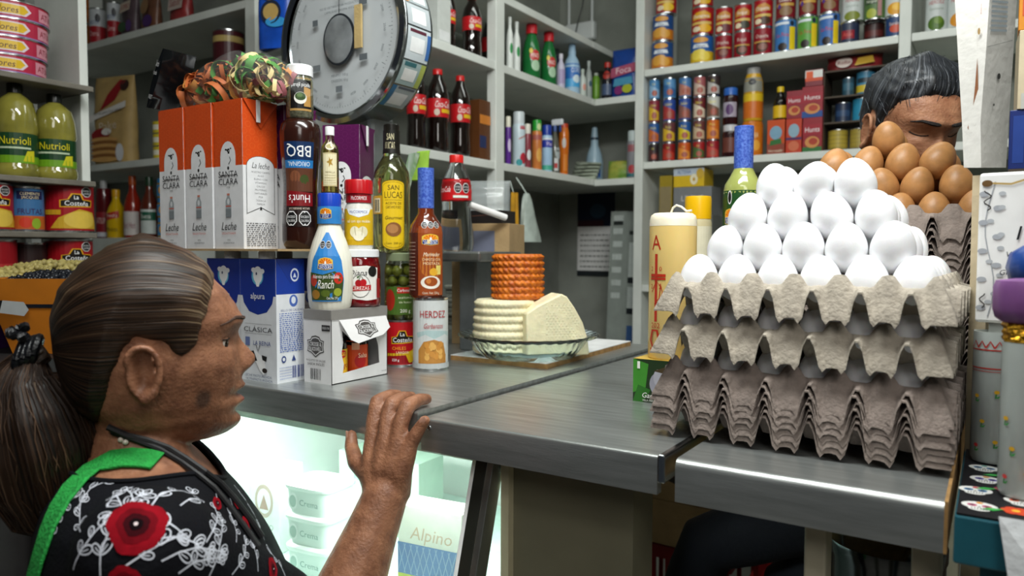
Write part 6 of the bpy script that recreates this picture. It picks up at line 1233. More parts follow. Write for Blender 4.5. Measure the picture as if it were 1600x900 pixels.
def capsule(b, pts, rad, m, n=14, flat=1.):
    P_ = [Vector(p) for p in pts]; Q = []; R_ = []
    d = (P_[0]-P_[1]).normalized(); r = rad[0]
    for k in (1, .85, .5): Q.append(P_[0]+d*r*k*.95); R_.append(r*math.sqrt(max(.02, 1-k*k)))
    for i in range(len(P_)-1):
        for k in range(4): t = k/4; Q.append(P_[i].lerp(P_[i+1], t)); R_.append(rad[i]+(rad[i+1]-rad[i])*t)
    Q.append(P_[-1]); R_.append(rad[-1]); d = (P_[-1]-P_[-2]).normalized(); r = rad[-1]
    for k in (.5, .85, 1): Q.append(P_[-1]+d*r*k*.95); R_.append(r*math.sqrt(max(.02, 1-k*k)))
    b.tube(Q, R_, m, n, flat=flat)
def hand(b, Wp, dr, pn, m, side, s=1., curl=.35):
    """relaxed hand: dr wrist-to-finger direction, pn out of the back of the hand"""
    dr = dr.normalized(); pn = (pn-dr*pn.dot(dr)).normalized(); sd = dr.cross(pn)*side
    for i, (o, l0, ln) in enumerate(((-.026, .088, .074), (-.008, .092, .082), (.010, .088, .076), (.027, .08, .06))):
        k = Wp+dr*l0*s+sd*o*s; capsule(b, [Wp+sd*o*.5*s, Wp+dr*l0*.5*s+sd*o*.8*s, k], [.013*s, .0125*s, .0105*s], m)
        p, d, seg = [k], dr.copy(), (.46, .3, .24)
        for q_ in range(3):
            c = curl*(1+.4*q_); d = (d*math.cos(c)-pn*math.sin(c)).normalized(); p.append(p[-1]+d*ln*seg[q_]*s); 
            nn = pn*math.cos(c)+d*math.sin(c); pn_ = nn
        capsule(b, p, [.0095*s, .0088*s, .008*s, .0066*s], m)
    t0 = Wp+dr*.022*s-sd*.02*s; capsule(b, [Wp+dr*.008*s, t0, t0+dr*.032*s-sd*.02*s-pn*.01*s, t0+dr*.06*s-sd*.026*s-pn*.018*s], [.013*s, .0125*s, .0105*s, .008*s], m)
def fuse(b, vox, name, m, parent, smooth=6):
    o = b.build(name+'_raw', None, 0); md = o.modifiers.new('r', 'REMESH'); md.mode = 'VOXEL'; md.voxel_size = vox
    if smooth: sm = o.modifiers.new('s', 'SMOOTH'); sm.factor = .5; sm.iterations = smooth
    dg = bpy.context.evaluated_depsgraph_get(); dg.update(); me = bpy.data.meshes.new_from_object(o.evaluated_get(dg)); bpy.data.objects.remove(o)
    me.materials.clear(); me.materials.append(m); me.name = name
    me.polygons.foreach_set('use_smooth', [True]*len(me.polygons))
    q_ = bpy.data.objects.new(name, me); COL.objects.link(q_); q_.parent = parent; return q_
def bvh(o):
    me = o.data; return BVHTree.FromPolygons([v.co.copy() for v in me.vertices], [tuple(p.vertices) for p in me.polygons])
def skinmat(key, hx, hx2, spots):
    m = mat(key, hx, .48, bump=.3, bs=260, hx2=hx2, vs=55, sss=.08)
    nt = m.node_tree; bs_ = nt.nodes['Principled BSDF']; src = bs_.inputs['Base Color'].links[0].from_socket
    tc = nt.nodes.new('ShaderNodeTexCoord')
    for c, r, col, soft in spots:
        mp = nt.nodes.new('ShaderNodeVectorMath'); mp.operation = 'SUBTRACT'; nt.links.new(tc.outputs['Object'], mp.inputs[0]); mp.inputs[1].default_value = c
        sc_ = nt.nodes.new('ShaderNodeVectorMath'); sc_.operation = 'DIVIDE'; nt.links.new(mp.outputs[0], sc_.inputs[0]); sc_.inputs[1].default_value = r
        ln = nt.nodes.new('ShaderNodeVectorMath'); ln.operation = 'LENGTH'; nt.links.new(sc_.outputs[0], ln.inputs[0])
        rp = nt.nodes.new('ShaderNodeMapRange'); rp.inputs[1].default_value = 1-soft; rp.inputs[2].default_value = 1; rp.inputs[3].default_value = .85; rp.inputs[4].default_value = 0
        nt.links.new(ln.outputs['Value'], rp.inputs[0])
        mx = nt.nodes.new('ShaderNodeMix'); mx.data_type = 'RGBA'; nt.links.new(rp.outputs[0], mx.inputs[0]); nt.links.new(src, mx.inputs[6]); mx.inputs[7].default_value = lin(col); src = mx.outputs[2]
    nt.links.new(src, bs_.inputs['Base Color']); return m
def hairmat(key, dark, mid, light):
    m = bpy.data.materials.new(key); m.use_nodes = True; nt = m.node_tree; b_ = nt.nodes['Principled BSDF']; b_.inputs['Roughness'].default_value = .42; b_.inputs['Specular IOR Level'].default_value = .35
    uv = nt.nodes.new('ShaderNodeUVMap'); uv.uv_map = 'flow'; g = nt.nodes.new('ShaderNodeUVMap'); g.uv_map = 'grey'
    n = nt.nodes.new('ShaderNodeTexNoise'); n.inputs['Scale'].default_value = 1; n.inputs['Detail'].default_value = 5; nt.links.new(uv.outputs[0], n.inputs['Vector'])
    sx = nt.nodes.new('ShaderNodeSeparateXYZ'); nt.links.new(g.outputs[0], sx.inputs[0])
    ad = nt.nodes.new('ShaderNodeMath'); ad.operation = 'MULTIPLY_ADD'; nt.links.new(sx.outputs[0], ad.inputs[0]); ad.inputs[1].default_value = .26; nt.links.new(n.outputs['Fac'], ad.inputs[2])
    r = nt.nodes.new('ShaderNodeValToRGB'); e = r.color_ramp.elements; e[0].position = .36; e[0].color = lin(dark); e[1].position = .86; e[1].color = lin(light); x = e.new(.6); x.color = lin(mid)
    nt.links.new(ad.outputs[0], r.inputs[0]); nt.links.new(r.outputs[0], b_.inputs['Base Color'])
    bp = nt.nodes.new('ShaderNodeBump'); bp.inputs['Strength'].default_value = .7; bp.inputs['Distance'].default_value = .002; nt.links.new(n.outputs['Fac'], bp.inputs['Height']); nt.links.new(bp.outputs[0], b_.inputs['Normal'])
    return m
def setuv(o, fn):
    me = o.data; u1 = me.uv_layers.new(name='flow'); u2 = me.uv_layers.new(name='grey')
    for l in me.loops:
        f, g = fn(me.vertices[l.vertex_index].co); u1.data[l.index].uv = f; u2.data[l.index].uv = (g, 0)
# ------------------------------------------------------------------ the woman at the counter
hc = onD(225, 525, .80); dh = ray(225, 525); dh.z = 0; dh.normalize(); fa = Vector((dh.y, -dh.x, 0))
WF = Frame(hc, fa, (0, 0, 1)); woman = thing('person', 'woman with grey-brown ponytail in black floral dress gripping the counter edge', 'person', (0, 0, 0))
SK = skinmat('skin_woman', '#a06f52', '#744b36', [(WF(56, 58, -66), (.011, .013, .0155), '#45332a', .35), (WF(98, 0, -61), (.014, .024, .005), '#7c3f3a', .6), (WF(99, 0, -76), (.014, .022, .0068), '#8a4742', .6)])
b = MB(); b.loft(head_grid(WF), SK); ear(b, WF, SK, 1); ear(b, WF, SK, -1)
N = 48
TT = [(-60, 50, 30, -52, 0), (-95, 50, 38, -54, 0), (-112, 62, 42, -58, 0), (-124, 92, 48, -64, 0), (-134, 134, 54, -72, 0), (-146, 164, 64, -82, 0), (-164, 182, 78, -92, 0), (-192, 190, 100, -100, 0), (-232, 193, 124, -106, 0), (-275, 193, 142, -110, 0), (-330, 190, 150, -112, 0), (-420, 180, 112, -130, 0), (-520, 172, 80, -150, 0), (-700, 180, 60, -190, 0), (-950, 190, 55, -205, 0), (-1215, 195, 55, -210, 0)]
def torso(tab, off, fr, dz=0):
    return [[fr((f+off if math.cos(x) > 0 else -bk+off)*math.cos(x), (w+off)*math.copysign(abs(math.sin(x))**.85, math.sin(x)), z+dz) for x in [2*PI*j/N for j in range(N)]] for z, w, f, bk, _ in tab]
b.loft([q_[::-1] for q_ in torso([t_ for t_ in TT if -420 <= t_[0]], -4, WF)], SK)
sh_ = WF(-4, 158, -182); el = onD(512, 1010, .93); wr_ = onD(604, 770, .985)
capsule(b, [sh_, sh_.lerp(el, .5), el], [.05, .046, .041], SK, 20)
capsule(b, [el, el.lerp(wr_, .35), el.lerp(wr_, .75), wr_], [.041, .0445, .034, .0295], SK, 20)
mc = [onY(582, 694, .731), onY(602, 687, .731), onY(621, 690, .733), onY(638, 702, .736)]
for i, q_ in enumerate(mc):
    st_ = wr_+rt*(.0085*(i-1.5)); capsule(b, [st_, st_.lerp(q_, .5)+Vector((0, -.004, 0)), q_], [.0195, .0165, .0122], SK, 16)
tips = [((590, 642), .800), ((612, 634), .806), ((636, 638), .800)]
for i, ((x, y), ty) in enumerate(tips):
    pip = onY(x, y, .752); pip.z = max(pip.z, .0135); d1_ = Vector((pip.x-.001, pip.y+.026, .0185)); tp = Vector((pip.x-.004, pip.y+.046, .0155))
    capsule(b, [mc[i], mc[i].lerp(pip, .55)+Vector((.0, -.003, 0)), pip, d1_, tp], [.0118, .0108, .0112, .0088, .0078], SK, 14)
lt = [mc[3], onY(649, 680, .741), onY(657, 667, .745), onY(664, 657, .747)]
capsule(b, lt, [.0105, .0095, .0085, .0074], SK, 14)
th0 = wr_.lerp(mc[0], .4)+rt*-.017; th1 = onY(556, 722, .722); th2 = onY(549, 698, .738); th3 = onY(549, 680, .745)
capsule(b, [wr_+rt*-.012, th0, th1, th2, th3], [.016, .0145, .0118, .0098, .008], SK, 14)
# far arm hanging at her side
sh2 = WF(-4, -158, -182); el2 = WF(-30, -215, -450); wr2 = WF(60, -225, -660)
capsule(b, [sh2, sh2.lerp(el2, .5), el2, el2.lerp(wr2, .4), wr2], [.05, .044, .039, .038, .027], SK, 18); hand(b, wr2, wr2-el2, WF.r*-1, SK, 1)
body = fuse(b, .0027, 'body', SK, woman, 4)
# eyes, brows, nails
BB0 = bvh(body)
def face_pt(fr, T_, l, z, lift):
    h = T_.ray_cast(fr(160, l, z), -fr.a); return (h[0] if h[0] is not None else fr(95, l, z))+fr.a*lift
for s_ in (1, -1):
    c = WF(70.5, 31*s_, -8); e_ = MB(); e_.lathe([(.0115*math.sin(PI*i/12)+1e-5, -.0115*math.cos(PI*i/12)) for i in range(13)], mat('eye_white', '#c8bcb0', .2), 20)
    e_ = e_.build('eyeball', woman, 180, c)
    ir = MB(); ir.lathe([(.0001, .0116), (.002, .01155), (.0052, .0105), (.0056, .0102)], mat('iris', '#1c120c', .1), 20, cap=(False, False)); io = ir.build('iris', e_, 180); io.rotation_euler = (WF.a+WF.r*.45-WF.u*.12).to_track_quat('Z', 'Y').to_euler()
    bw = MB(); bw.tube([face_pt(WF, BB0, k*s_, 17+.12*(k-12) if k < 38 else 20-.5*(k-38), .0003) for k in range(12, 54, 4)], [.0012, .002, .0024, .0024, .0022, .002, .0018, .0014, .0012, .0008, .0006], mat('brow_hair', '#4a342a', .8, bump=.6, bs=400), 6); bw.build('eyebrow', woman)
    ld = MB(); ld.tube([WF(70.5, 31*s_, -8)+(WF.a*math.cos(z_)*.97+WF.r*math.sin(z_)*.97+WF.u*.36)*.0126 for z_ in [math.radians(-70+14*k) for k in range(11)]], .0007, mat('lash', '#1c1410', .7), 6); ld.build('eyelid_line', woman)
for s_ in (1, -1):
    for nm, lo_, hi_ in (('upper_eyelid', 20, 100), ('lower_eyelid', -80, -27)):
        rg = []
        for k in range(9):
            el_ = math.radians(lo_+(hi_-lo_)*k/8); rg.append([WF(70.5, 31*s_, -8)+(WF.a*math.cos(az_)*math.cos(el_)+WF.r*math.sin(az_)*math.cos(el_)+WF.u*math.sin(el_))*.0123 for az_ in [math.radians(-80+10*j) for j in range(17)]])
        lb = MB(); lb.loft(rg, SK, (False, False), False); lb.build(nm, woman, 180)
NAIL = mat('nail', '#b98a74', .25, var=.04)
def nail(p, d, n, s=.0055):
    d = d.normalized(); n = (n-d*n.dot(d)).normalized(); sd = d.cross(n); k = MB(); rings = []
    for t in (-1, -.5, 0, .5, 1):
        w_ = s*.85*math.sqrt(max(.1, 1-t**4)); rings.append([p+d*s*1.2*t+sd*w_*u+n*(-.0016*u*u) for u in (-1, -.5, 0, .5, 1)])
    k.loft(rings, NAIL, (False, False), False); k.build('fingernail', woman, 180)
nail(lt[3]+Vector((0, -.0074, .001)), lt[3]-lt[2], Vector((.1, -1, .1)), .0052); nail(th3+Vector((-.003, -.0078, .001)), th3-th2, Vector((-.4, -1, 0)))
# hair cap swept back to the tie
HL = lerp_tab([(-120, -125), (-62, -112), (-47, -98), (-38, -66), (-28, -28), (-17, -4), (-6, 2), (14, -4), (34, -20), (46, -10), (55, 18), (66, 48), (74, 62), (90, 78)])
def hoff(x, y, z):
    d = z-HL(x)-(6 if abs(y) < 30 and x > 50 else 0)+5*mnoise.noise(Vector((y*.12, z*.12, x*.03))); t = min(1, max(0, d/7)); t2 = min(1, max(0, d/50)); return -3+t*t*(3-2*t)*4.6+t2*8.5
tie = WF(-100, 4, -10)
HM = hairmat('hair_woman', '#0e0906', '#3c291b', '#9a8468')
hb2 = MB(); hb2.loft(head_grid(WF, hoff, 220), HM)
hr = hb2.build('hair', woman, 180)
def flow(co):
    a, l, z = WF.inv(co); ph = math.atan2(l, z+10+.0*a); rr = math.hypot(l, z+10); g = max(0, min(1, (a-28)/50))*.85-.25*max(0, min(1, (20-z)/60))*(1 if a < 25 else 0); return (ph*34, (a+rr*.2)*.006), g
setuv(hr, flow)
HB = bvh(hr); rd = random.Random(5); stb = MB(); SM = [mat('strand_dark', '#2a1c14', .4, var=0), mat('strand_mid', '#5a4332', .4, var=0), mat('strand_grey', '#9a8e80', .4, var=0)]
def strand(bm_, pts, w, m):
    bm_.tube(pts, [w*(.5 if i in (0, len(pts)-1) else 1) for i in range(len(pts))], m, 3, (False, False))
for i in range(650):
    sgn = 1 if rd.random() < .85 else -1
    if rd.random() < .75: x0_ = rd.uniform(48, 84); z0_ = HL(x0_)+rd.uniform(2, 18); y0_ = sgn*rd.uniform(0, 66)
    else: x0_ = rd.uniform(-20, 40); z0_ = HL(x0_)+rd.uniform(2, 25); y0_ = sgn*66
    p0 = WF(x0_, y0_, z0_); pts = []; lift_ = rd.uniform(.0002, .0014)
    ex = WF(-84, rd.uniform(-16, 16), -10+rd.uniform(-16, 16)); mid = p0.lerp(ex, .5)+(p0.lerp(ex, .5)-WF(0, 0, -10))*.4
    for k in range(13):
        t = k/12; q_ = p0*(1-t)**2+mid*2*t*(1-t)+ex*t*t; hit = HB.find_nearest(q_)
        pts.append(hit[0]+hit[1]*lift_ if hit[0] else q_)
    g = rd.random()+(.35 if x0_ > 60 else 0); strand(stb, pts, rd.uniform(.00025, .0005), SM[2] if g > .98 else SM[1] if g > .5 else SM[0])
so = stb.build('hair_strands', woman, 180); so['kind'] = 'stuff'
# ponytail
pth = [(-90, -10), (-104, -18), (-110, -40), (-104, -72), (-96, -108), (-90, -144), (-84, -178), (-78, -204)]; prad = [11, 15, 30, 45, 51, 48, 36, 8]
pt3 = [WF(a, 6, z) for a, z in pth]; b = MB(); rings = []
for i in range(29):
    t = i/28*7; k = min(6, int(t)); f_ = t-k; c = pt3[k].lerp(pt3[k+1], f_); r_ = (prad[k]+(prad[k+1]-prad[k])*f_)*.001; tg = (pt3[min(7, k+1)]-pt3[k]).normalized(); e1 = (WF.r-tg*WF.r.dot(tg)).normalized(); e2 = tg.cross(e1)
    rings.append([c+(e1*math.cos(x)+e2*math.sin(x))*r_*(1+.05*math.sin(9*x+t*.5)+.03*math.sin(23*x)) for x in [2*PI*j/64 for j in range(64)]])
b.loft(rings, HM); pn_ = b.build('ponytail', woman, 180)
cen = [sum(r_, Vector())/64 for r_ in rings]
def pflow(co):
    k = min(range(29), key=lambda q_: (cen[q_]-co).length_squared); d = co-cen[k]; return (math.atan2(d.dot(WF.r), d.dot(WF.a))*16, k*.03), -.12
setuv(pn_, pflow)
stb = MB()
for i in range(260):
    x = rd.uniform(-2.6, 1.6); pts = []; of_ = rd.uniform(1.0, 1.05)
    for k in range(2, 29, 2): j = int((x % (2*PI))/(2*PI)*64) % 64; pts.append(cen[k]+(rings[k][j]-cen[k])*of_); x += rd.uniform(-.03, .03)
    strand(stb, pts, rd.uniform(.0003, .0005), SM[0] if rd.random() < .8 else SM[1])
so = stb.build('ponytail_strands', woman, 180); so['kind'] = 'stuff'
tb_ = MB(); BLK = mat('hair_tie', '#0b0c10', .35, bump=.5, bs=160)
for k in range(4):
    c = WF(-99-4.5*k, 5, -11-2.0*k); pts = [c+(WF.r*math.cos(x)+WF.u*math.sin(x)*.97+WF.a*math.sin(x)*.25)*(.0155+.001*math.sin(3*x+k)) for x in [2*PI*j/24 for j in range(25)]]; tb_.tube(pts, .0048, BLK, 8)
tb_.build('hair_tie', woman)['kind'] = 'stuff'
kb = MB()
for k in range(9): a_ = k*.7; kb.tube([WF(-112+7*math.cos(a_), 12+7*math.sin(a_), 12+1.2*k-5), WF(-112+7*math.cos(a_+.9), 12+7*math.sin(a_+.9), 9+1.2*k-5)], .0042, BLK, 8)
kb.build('tie_knot', woman)['kind'] = 'stuff'
# dress
DR_ = mat('dress_black', '#090a10', .85, bump=.25, bs=300, var=.1, spec=.2)
b = MB(); b.loft([q_[::-1] for q_ in torso([t_ for t_ in TT if t_[0] <= -112], 4, WF)], DR_)
for s0, e0_ in ((sh_, el), (sh2, el2)): capsule(b, [s0+Vector((0, 0, .004)), s0.lerp(e0_, .32), s0.lerp(e0_, .62)], [.061, .06, .058], DR_, 24)
dress = fuse(b, .005, 'dress', DR_, woman, 8)
bm = bmesh.new(); bm.from_mesh(dress.data); kill = []
for f_ in bm.faces:
    a, l, z = WF.inv(f_.calc_center_median())
    if z > -260 and ((a+2)/(78 if a > -2 else 70))**2+(l/104)**2 < 1 and z > -205: kill.append(f_)
bmesh.ops.delete(bm, geom=kill, context='FACES'); bm.to_mesh(dress.data); bm.free()
DBV = bvh(dress); BBV = bvh(body)
def surf(p_from, d):
    best = None
    for T_ in (DBV, BBV):
        h = T_.ray_cast(p_from, d)
        if h[0] is not None and (best is None or h[3] < best[3]): best = h
    return best
trim = []
for j in range(73):
    x = 2*PI*j/72; a, l = (-2+(79 if math.cos(x) > 0 else 71)*math.cos(x)), 105*math.sin(x); h = surf(WF(a, l, 60), Vector((0, 0, -1)))
    hs = DBV.ray_cast(WF(a*1.02, l*1.02, -90), Vector((0, 0, -1)))
    if hs[0]: trim.append(hs[0]+Vector((0, 0, .0005)))
MB().tube(trim, .003, DR_, 8).build('neckline_trim', woman)
pc_ = WF(10, 70, -300)
def azel(p): d = Vector(p)-pc_; return math.atan2(d.y, d.x), math.atan2(d.z, math.hypot(d.x, d.y))
AZ0 = math.atan2(-pc_.y, -pc_.x); RR = .2
def dmap(x, y, e):
    el_ = y/RR; az = AZ0+x/(RR*max(.35, math.cos(el_))); d = Vector((math.cos(az)*math.cos(el_), math.sin(az)*math.cos(el_), math.sin(el_))); h = DBV.ray_cast(pc_+d*.6, -d)
    if h[0] is None: return tuple(pc_+d*.02)
    return tuple(h[0]+(h[1] if h[1].dot(d) > 0 else -h[1])*(e+.0006))
def pxd(x, y):
    h = DBV.ray_cast(CAM, ray(x, y).normalized())
    if h[0] is None: return None
    a_, e_ = azel(h[0]); return (((a_-AZ0+PI) % (2*PI))-PI)*RR*max(.35, math.cos(e_)), e_*RR
spec = []; WHT = '#cfd2dc'; rd = random.Random(17)
def leaf(x, y, an, L_, w=.0012):
    c, s_ = math.cos(an), math.sin(an); pts = []
    for k in range(13):
        t = 2*PI*k/12; u = L_/2*(1-math.cos(t)); v = L_*.27*math.sin(t)*(1-.25*math.cos(t)); pts.append((x+u*c-v*s_, y+u*s_+v*c))
    return [('l', pts, w, WHT), ('l', [(x+L_*.15*c, y+L_*.15*s_), (x+L_*.7*c, y+L_*.7*s_)], w*.7, WHT)]
def vine(x, y, an, n, L_=.0135, bend=0.):
    out = []; pts = [(x, y)]
    for k in range(n):
        an += bend+rd.gauss(0, .12)
        for _ in (0, 1): x += .0075*math.cos(an); y += .0075*math.sin(an); pts.append((x, y))
        sd_ = 1 if k % 2 else -1; out += leaf(x, y, an+sd_*rd.uniform(.5, 1.0), L_*rd.uniform(.8, 1.15))
        if rd.random() < .35: out += leaf(x, y, an-sd_*rd.uniform(.6, 1.1), L_*rd.uniform(.7, 1.0))
    return [('l', pts, .0013, WHT)]+out+leaf(x, y, an, L_)
for gx in range(-10, 470, 42):
    for gy_ in range(745, 920, 48):
        q_ = pxd(gx+rd.uniform(-12, 12), gy_+rd.uniform(-14, 14))
        if q_: spec += vine(q_[0], q_[1], rd.choice((1.1, 1.9, 1.5, .7, 2.4))+rd.uniform(-.3, .3), rd.choice((2, 3, 3, 4)), .012, rd.uniform(-.2, .2))
decal(spec, dmap, 1, 1, step=.012, zstep=.012, e0=.0003, de=0, mf=CP).build('vine_print', dress, 0)['kind'] = 'stuff'; spec = []
fm_ = MB()
for (x, y, r_) in ((213, 820, .0225), (362, 778, .012), (384, 824, .013), (425, 890, .016), (195, 912, .013), (338, 788, .009)):
    q_ = pxd(x, y)
    if q_:
        rd2 = random.Random(x); ol = [(q_[0]+r_*(1+.035*math.sin(5*t+x)+.05*math.sin(3*t+1)+.025*math.sin(11*t))*math.cos(t), q_[1]+r_*(1+.035*math.sin(5*t+x)+.05*math.sin(3*t+1)+.025*math.sin(11*t))*math.sin(t)) for t in [2*PI*k/40 for k in range(40)]]
        sc2 = lambda f_: [(q_[0]+(a-q_[0])*f_, q_[1]+(b_-q_[1])*f_) for a, b_ in ol]
        decal([('p', ol, '#8a0c1a'), ('p', sc2(.66), '#6c0915'), ('p', sc2(.42), '#3a0810'), ('p', sc2(.22), '#12060a'), ('e', q_[0], q_[1], r_*.07, r_*.07, '#e8d8d8')], dmap, 1, 1, step=.006, zstep=.006, e0=.0007, de=.0002, mb=fm_, mf=CP)
fm_.build('poppy_print', dress, 0)['kind'] = 'stuff'
# green strap over the shoulder, top-level because it belongs to a bag
GRN = mat('green_knit', '#1f9a3e', .8, bump=.7, bs=350, var=.12, vs=120)
def band_px(name, label, cat, pxs, wid, th, m, tail=()):
    pts = []
    for x, y in pxs:
        h = surf(CAM, ray(x, y).normalized())
        if h and h[0]: pts.append((h[0], h[1] if h[1].dot(CAM-h[0]) > 0 else -h[1]))
    pts += [(Vector(p), Vector(n)) for p, n in tail]; rings = []
    for i, (p, n) in enumerate(pts):
        t = (pts[min(i+1, len(pts)-1)][0]-pts[max(i-1, 0)][0]).normalized(); sd = t.cross(n).normalized(); q_ = p+n*.0016
        rings.append([q_-sd*wid, q_+sd*wid, q_+sd*wid*.96+n*th, q_-sd*wid*.96+n*th])
    o = thing(name, label, cat, (0, 0, 0)); mb = MB(); mb.loft(rings, m); mb.build('strap', o, 50, bevel=.001); return o
tl_ = [(WF(-121, 95, -330), -WF.a), (WF(-122, 110, -430), -WF.a), (WF(-122, 120, -520), -WF.a)]
bg = band_px('bag_strap', 'bright green knitted bag strap over the woman\'s shoulder', 'bag strap', [(246, 724), (228, 720), (200, 718), (172, 722), (145, 734), (120, 757), (98, 788), (80, 825), (66, 868), (56, 905), (48, 950)], .0145, .003, GRN, tl_)
b = MB(); b.loft([[WF(-124-d_, 120+w_*math.cos(x)*1.0, z-0+0*math.sin(x)) if False else WF(-150+26*math.cos(x)*k, 120+110*math.sin(x)*k, z) for x in [2*PI*j/24 for j in range(24)]] for z, k, d_, w_ in ((-520, .85, 0, 0), (-560, 1, 0, 0), (-760, 1.0, 0, 0), (-790, .85, 0, 0))], GRN); b.build('bag_body', bg)
# black cords with beads round her neck
def cord(pxs, r, m, name, parent):
    pts = []
    for x, y in pxs:
        h = surf(CAM, ray(x, y).normalized())
        if h and h[0]: pts.append(h[0]+(h[1] if h[1].dot(CAM-h[0]) > 0 else -h[1])*r*.9)
    MB().tube(pts, r, m, 8).build(name, parent); return pts
nk = thing('necklace', 'black cord necklace with small beads round the woman\'s neck', 'necklace', (0, 0, 0)); CRD = mat('black_cord', '#0c0c0f', .5)
p1_ = cord([(172, 664), (200, 678), (230, 690), (262, 704), (290, 722), (318, 742), (340, 758), (362, 782), (385, 812), (405, 842)], .0035, CRD, 'cord', nk)
cord([(178, 672), (215, 690), (250, 706), (282, 726), (310, 747), (332, 765), (352, 790), (378, 825), (400, 856)], .003, CRD, 'cord', nk)
for (x, y) in ((190, 688), (197, 692)):
    h = surf(CAM, ray(x, y).normalized())
    if h and h[0]: MB().lathe([(.0004, -.003), (.0026, -.0015), (.003, 0), (.0026, .0015), (.0004, .003)], mat('pearl', '#d8cfc0', .25), 12).build('bead', nk, 180, h[0]+h[1]*.002)
# shoes
for s_ in (1, -1):
    c = WF(-60, 70*s_, 0); b = MB(); b.loft([[Vector((c.x, c.y, FL))+WF.a*(.12*math.cos(x)*k)+WF.r*(.042*math.sin(x)*k)+Vector((0, 0, z)) for x in [2*PI*j/24 for j in range(24)]] for z, k in ((.0005, 1), (.02, 1.02), (.05, .85), (.07, .5))], mat('shoe_black', '#15130f', .5)); b.build('shoe', woman)
# ------------------------------------------------------------------ the shopkeeper behind the eggs
maz = math.radians(-50); mp_ = math.radians(27)
ma = Vector((math.cos(maz)*math.cos(mp_), math.sin(maz)*math.cos(mp_), -math.sin(mp_))); mu = Vector((math.cos(maz)*math.sin(mp_), math.sin(maz)*math.sin(mp_), math.cos(mp_)))
MF = Frame((0, 0, 0), ma, mu); MF.o = onD(1354, 203, 1.36)-(MF(-3, 74, -28)-MF.o)
man = thing('person', 'dark haired shopkeeper looking down behind the brown eggs', 'person', (0, 0, 0))
SKM = skinmat('skin_man', '#ad7d5e', '#8c5c42', [(MF(98, 0, -62), (.013, .023, .006), '#7a4038', .6)])
b = MB(); b.loft(head_grid(MF, male=1), SKM); ear(b, MF, SKM, 1, s=1.12); ear(b, MF, SKM, -1, s=1.12)
ub = Vector((-.12, 1.66, -.02)); fb = (Vector((math.cos(math.radians(-70)), math.sin(math.radians(-70)), 0)))
MB_F = Frame((ub.x, ub.y, .20), fb, (0, 0, 1))
capsule(b, [MF(-15, 0, -60), MF(-25, 0, -110).lerp(MB_F(0, 0, 40), .4), MB_F(-5, 0, 0)], [.055, .057, .07], SKM, 20)
arms = []
for s_ in (1, -1):
    S_ = MB_F(0, 175*s_, -60); E_ = MB_F(20, 235*s_, -330); W_ = MB_F(170, 190*s_, -500) ; arms.append((S_, E_)); capsule(b, [S_, S_.lerp(E_, .5), E_, E_.lerp(W_, .4), W_], [.055, .048, .042, .042, .03], SKM, 18); hand(b, W_, W_-E_, MB_F.r*s_, SKM, s_)
mb_ = fuse(b, .0032, 'body', SKM, man, 4); MBV = bvh(mb_)
for s_ in (1, -1):
    MB().tube([face_pt(MF, MBV, k*s_, 15+.12*(k-12) if k < 38 else 18-.4*(k-38), .0004) for k in range(10, 54, 4)], [.0018, .003, .0034, .0034, .0034, .003, .0026, .0022, .0018, .0012, .0008], mat('brow_man', '#1f1a18', .8, bump=.6, bs=400), 6).build('eyebrow', man)
    MB().tube([face_pt(MF, MBV, k*s_, -9.5+.02*(k-30)**2, .0) for k in range(18, 46, 3)], .0011, mat('lash', '#1c1410', .7), 6).build('eyelid_line', man)
HLM = lerp_tab([(-120, -90), (-60, -70), (-40, -55), (-28, -20), (-10, 2), (4, 0), (14, -18), (22, -14), (34, 14), (46, 36), (60, 46), (80, 58), (100, 66)])
def moff(x, y, z):
    d = z-HLM(x)+7*mnoise.noise(Vector((y*.07, x*.05, z*.07+3))); t = min(1, max(0, d/7)); t2 = min(1, max(0, d/35)); return -3+t*5+t2*(9+4.0*max(0, z/100)+6*mnoise.noise(Vector((x*.035, y*.035, z*.035)))*min(1, d/25 if d > 0 else 0))
HMM = hairmat('hair_man', '#0f1013', '#2c2f34', '#8e9298'); b = MB(); b.loft(head_grid(MF, moff, 120, 1), HMM); hm = b.build('hair', man, 180)
def mflow(co): a, l, z = MF.inv(co); return (math.atan2(l, a+60)*26+z*.03, math.hypot(l, a+60)*.012), .35*max(0, min(1, (30-z)/60))+.12
setuv(hm, mflow); HB = bvh(hm); stb = MB(); rd = random.Random(9)
for i in range(900):
    x = rd.uniform(-60, 80); y = rd.uniform(-70, 70); z = rd.uniform(-30, 100)
    if z < HLM(x)+6: continue
    h = HB.find_nearest(MF(x, y, z)*1.0)
    if h[0] is None: continue
    p = h[0]; n = h[1]; d = (MF.a*.9+MF.r*(.35 if rd.random() < .8 else -.5)-MF.u*.5); d = (d-n*d.dot(n)).normalized(); L_ = rd.uniform(.014, .03)
    strand(stb, [p-n*.001, p+d*L_*.4+n*.0012, p+d*L_*.8+n*.0015, p+d*L_+n*rd.uniform(.0005, .0035)], rd.uniform(.0003, .0006), mat('strand_ash', '#5a5e64', .4, var=0) if rd.random() < .25 else mat('strand_black', '#15171a', .4, var=0))
stb.build('hair_strands', man, 180)['kind'] = 'stuff'
SHT = mat('shirt_dark', '#20242e', .8, bump=.3, bs=120)
MT = [(55, 70, 58, -62), (30, 110, 72, -82), (0, 170, 88, -100), (-40, 205, 105, -112), (-100, 212, 120, -118), (-200, 200, 125, -115), (-320, 185, 125, -112), (-430, 182, 125, -115)]
b = MB(); b.loft([q_[::-1] for q_ in torso([t_+(0,) for t_ in MT], 0, MB_F)][::-1] if False else [q_[::-1] for q_ in torso([t_+(0,) for t_ in MT], 0, MB_F)], SHT)
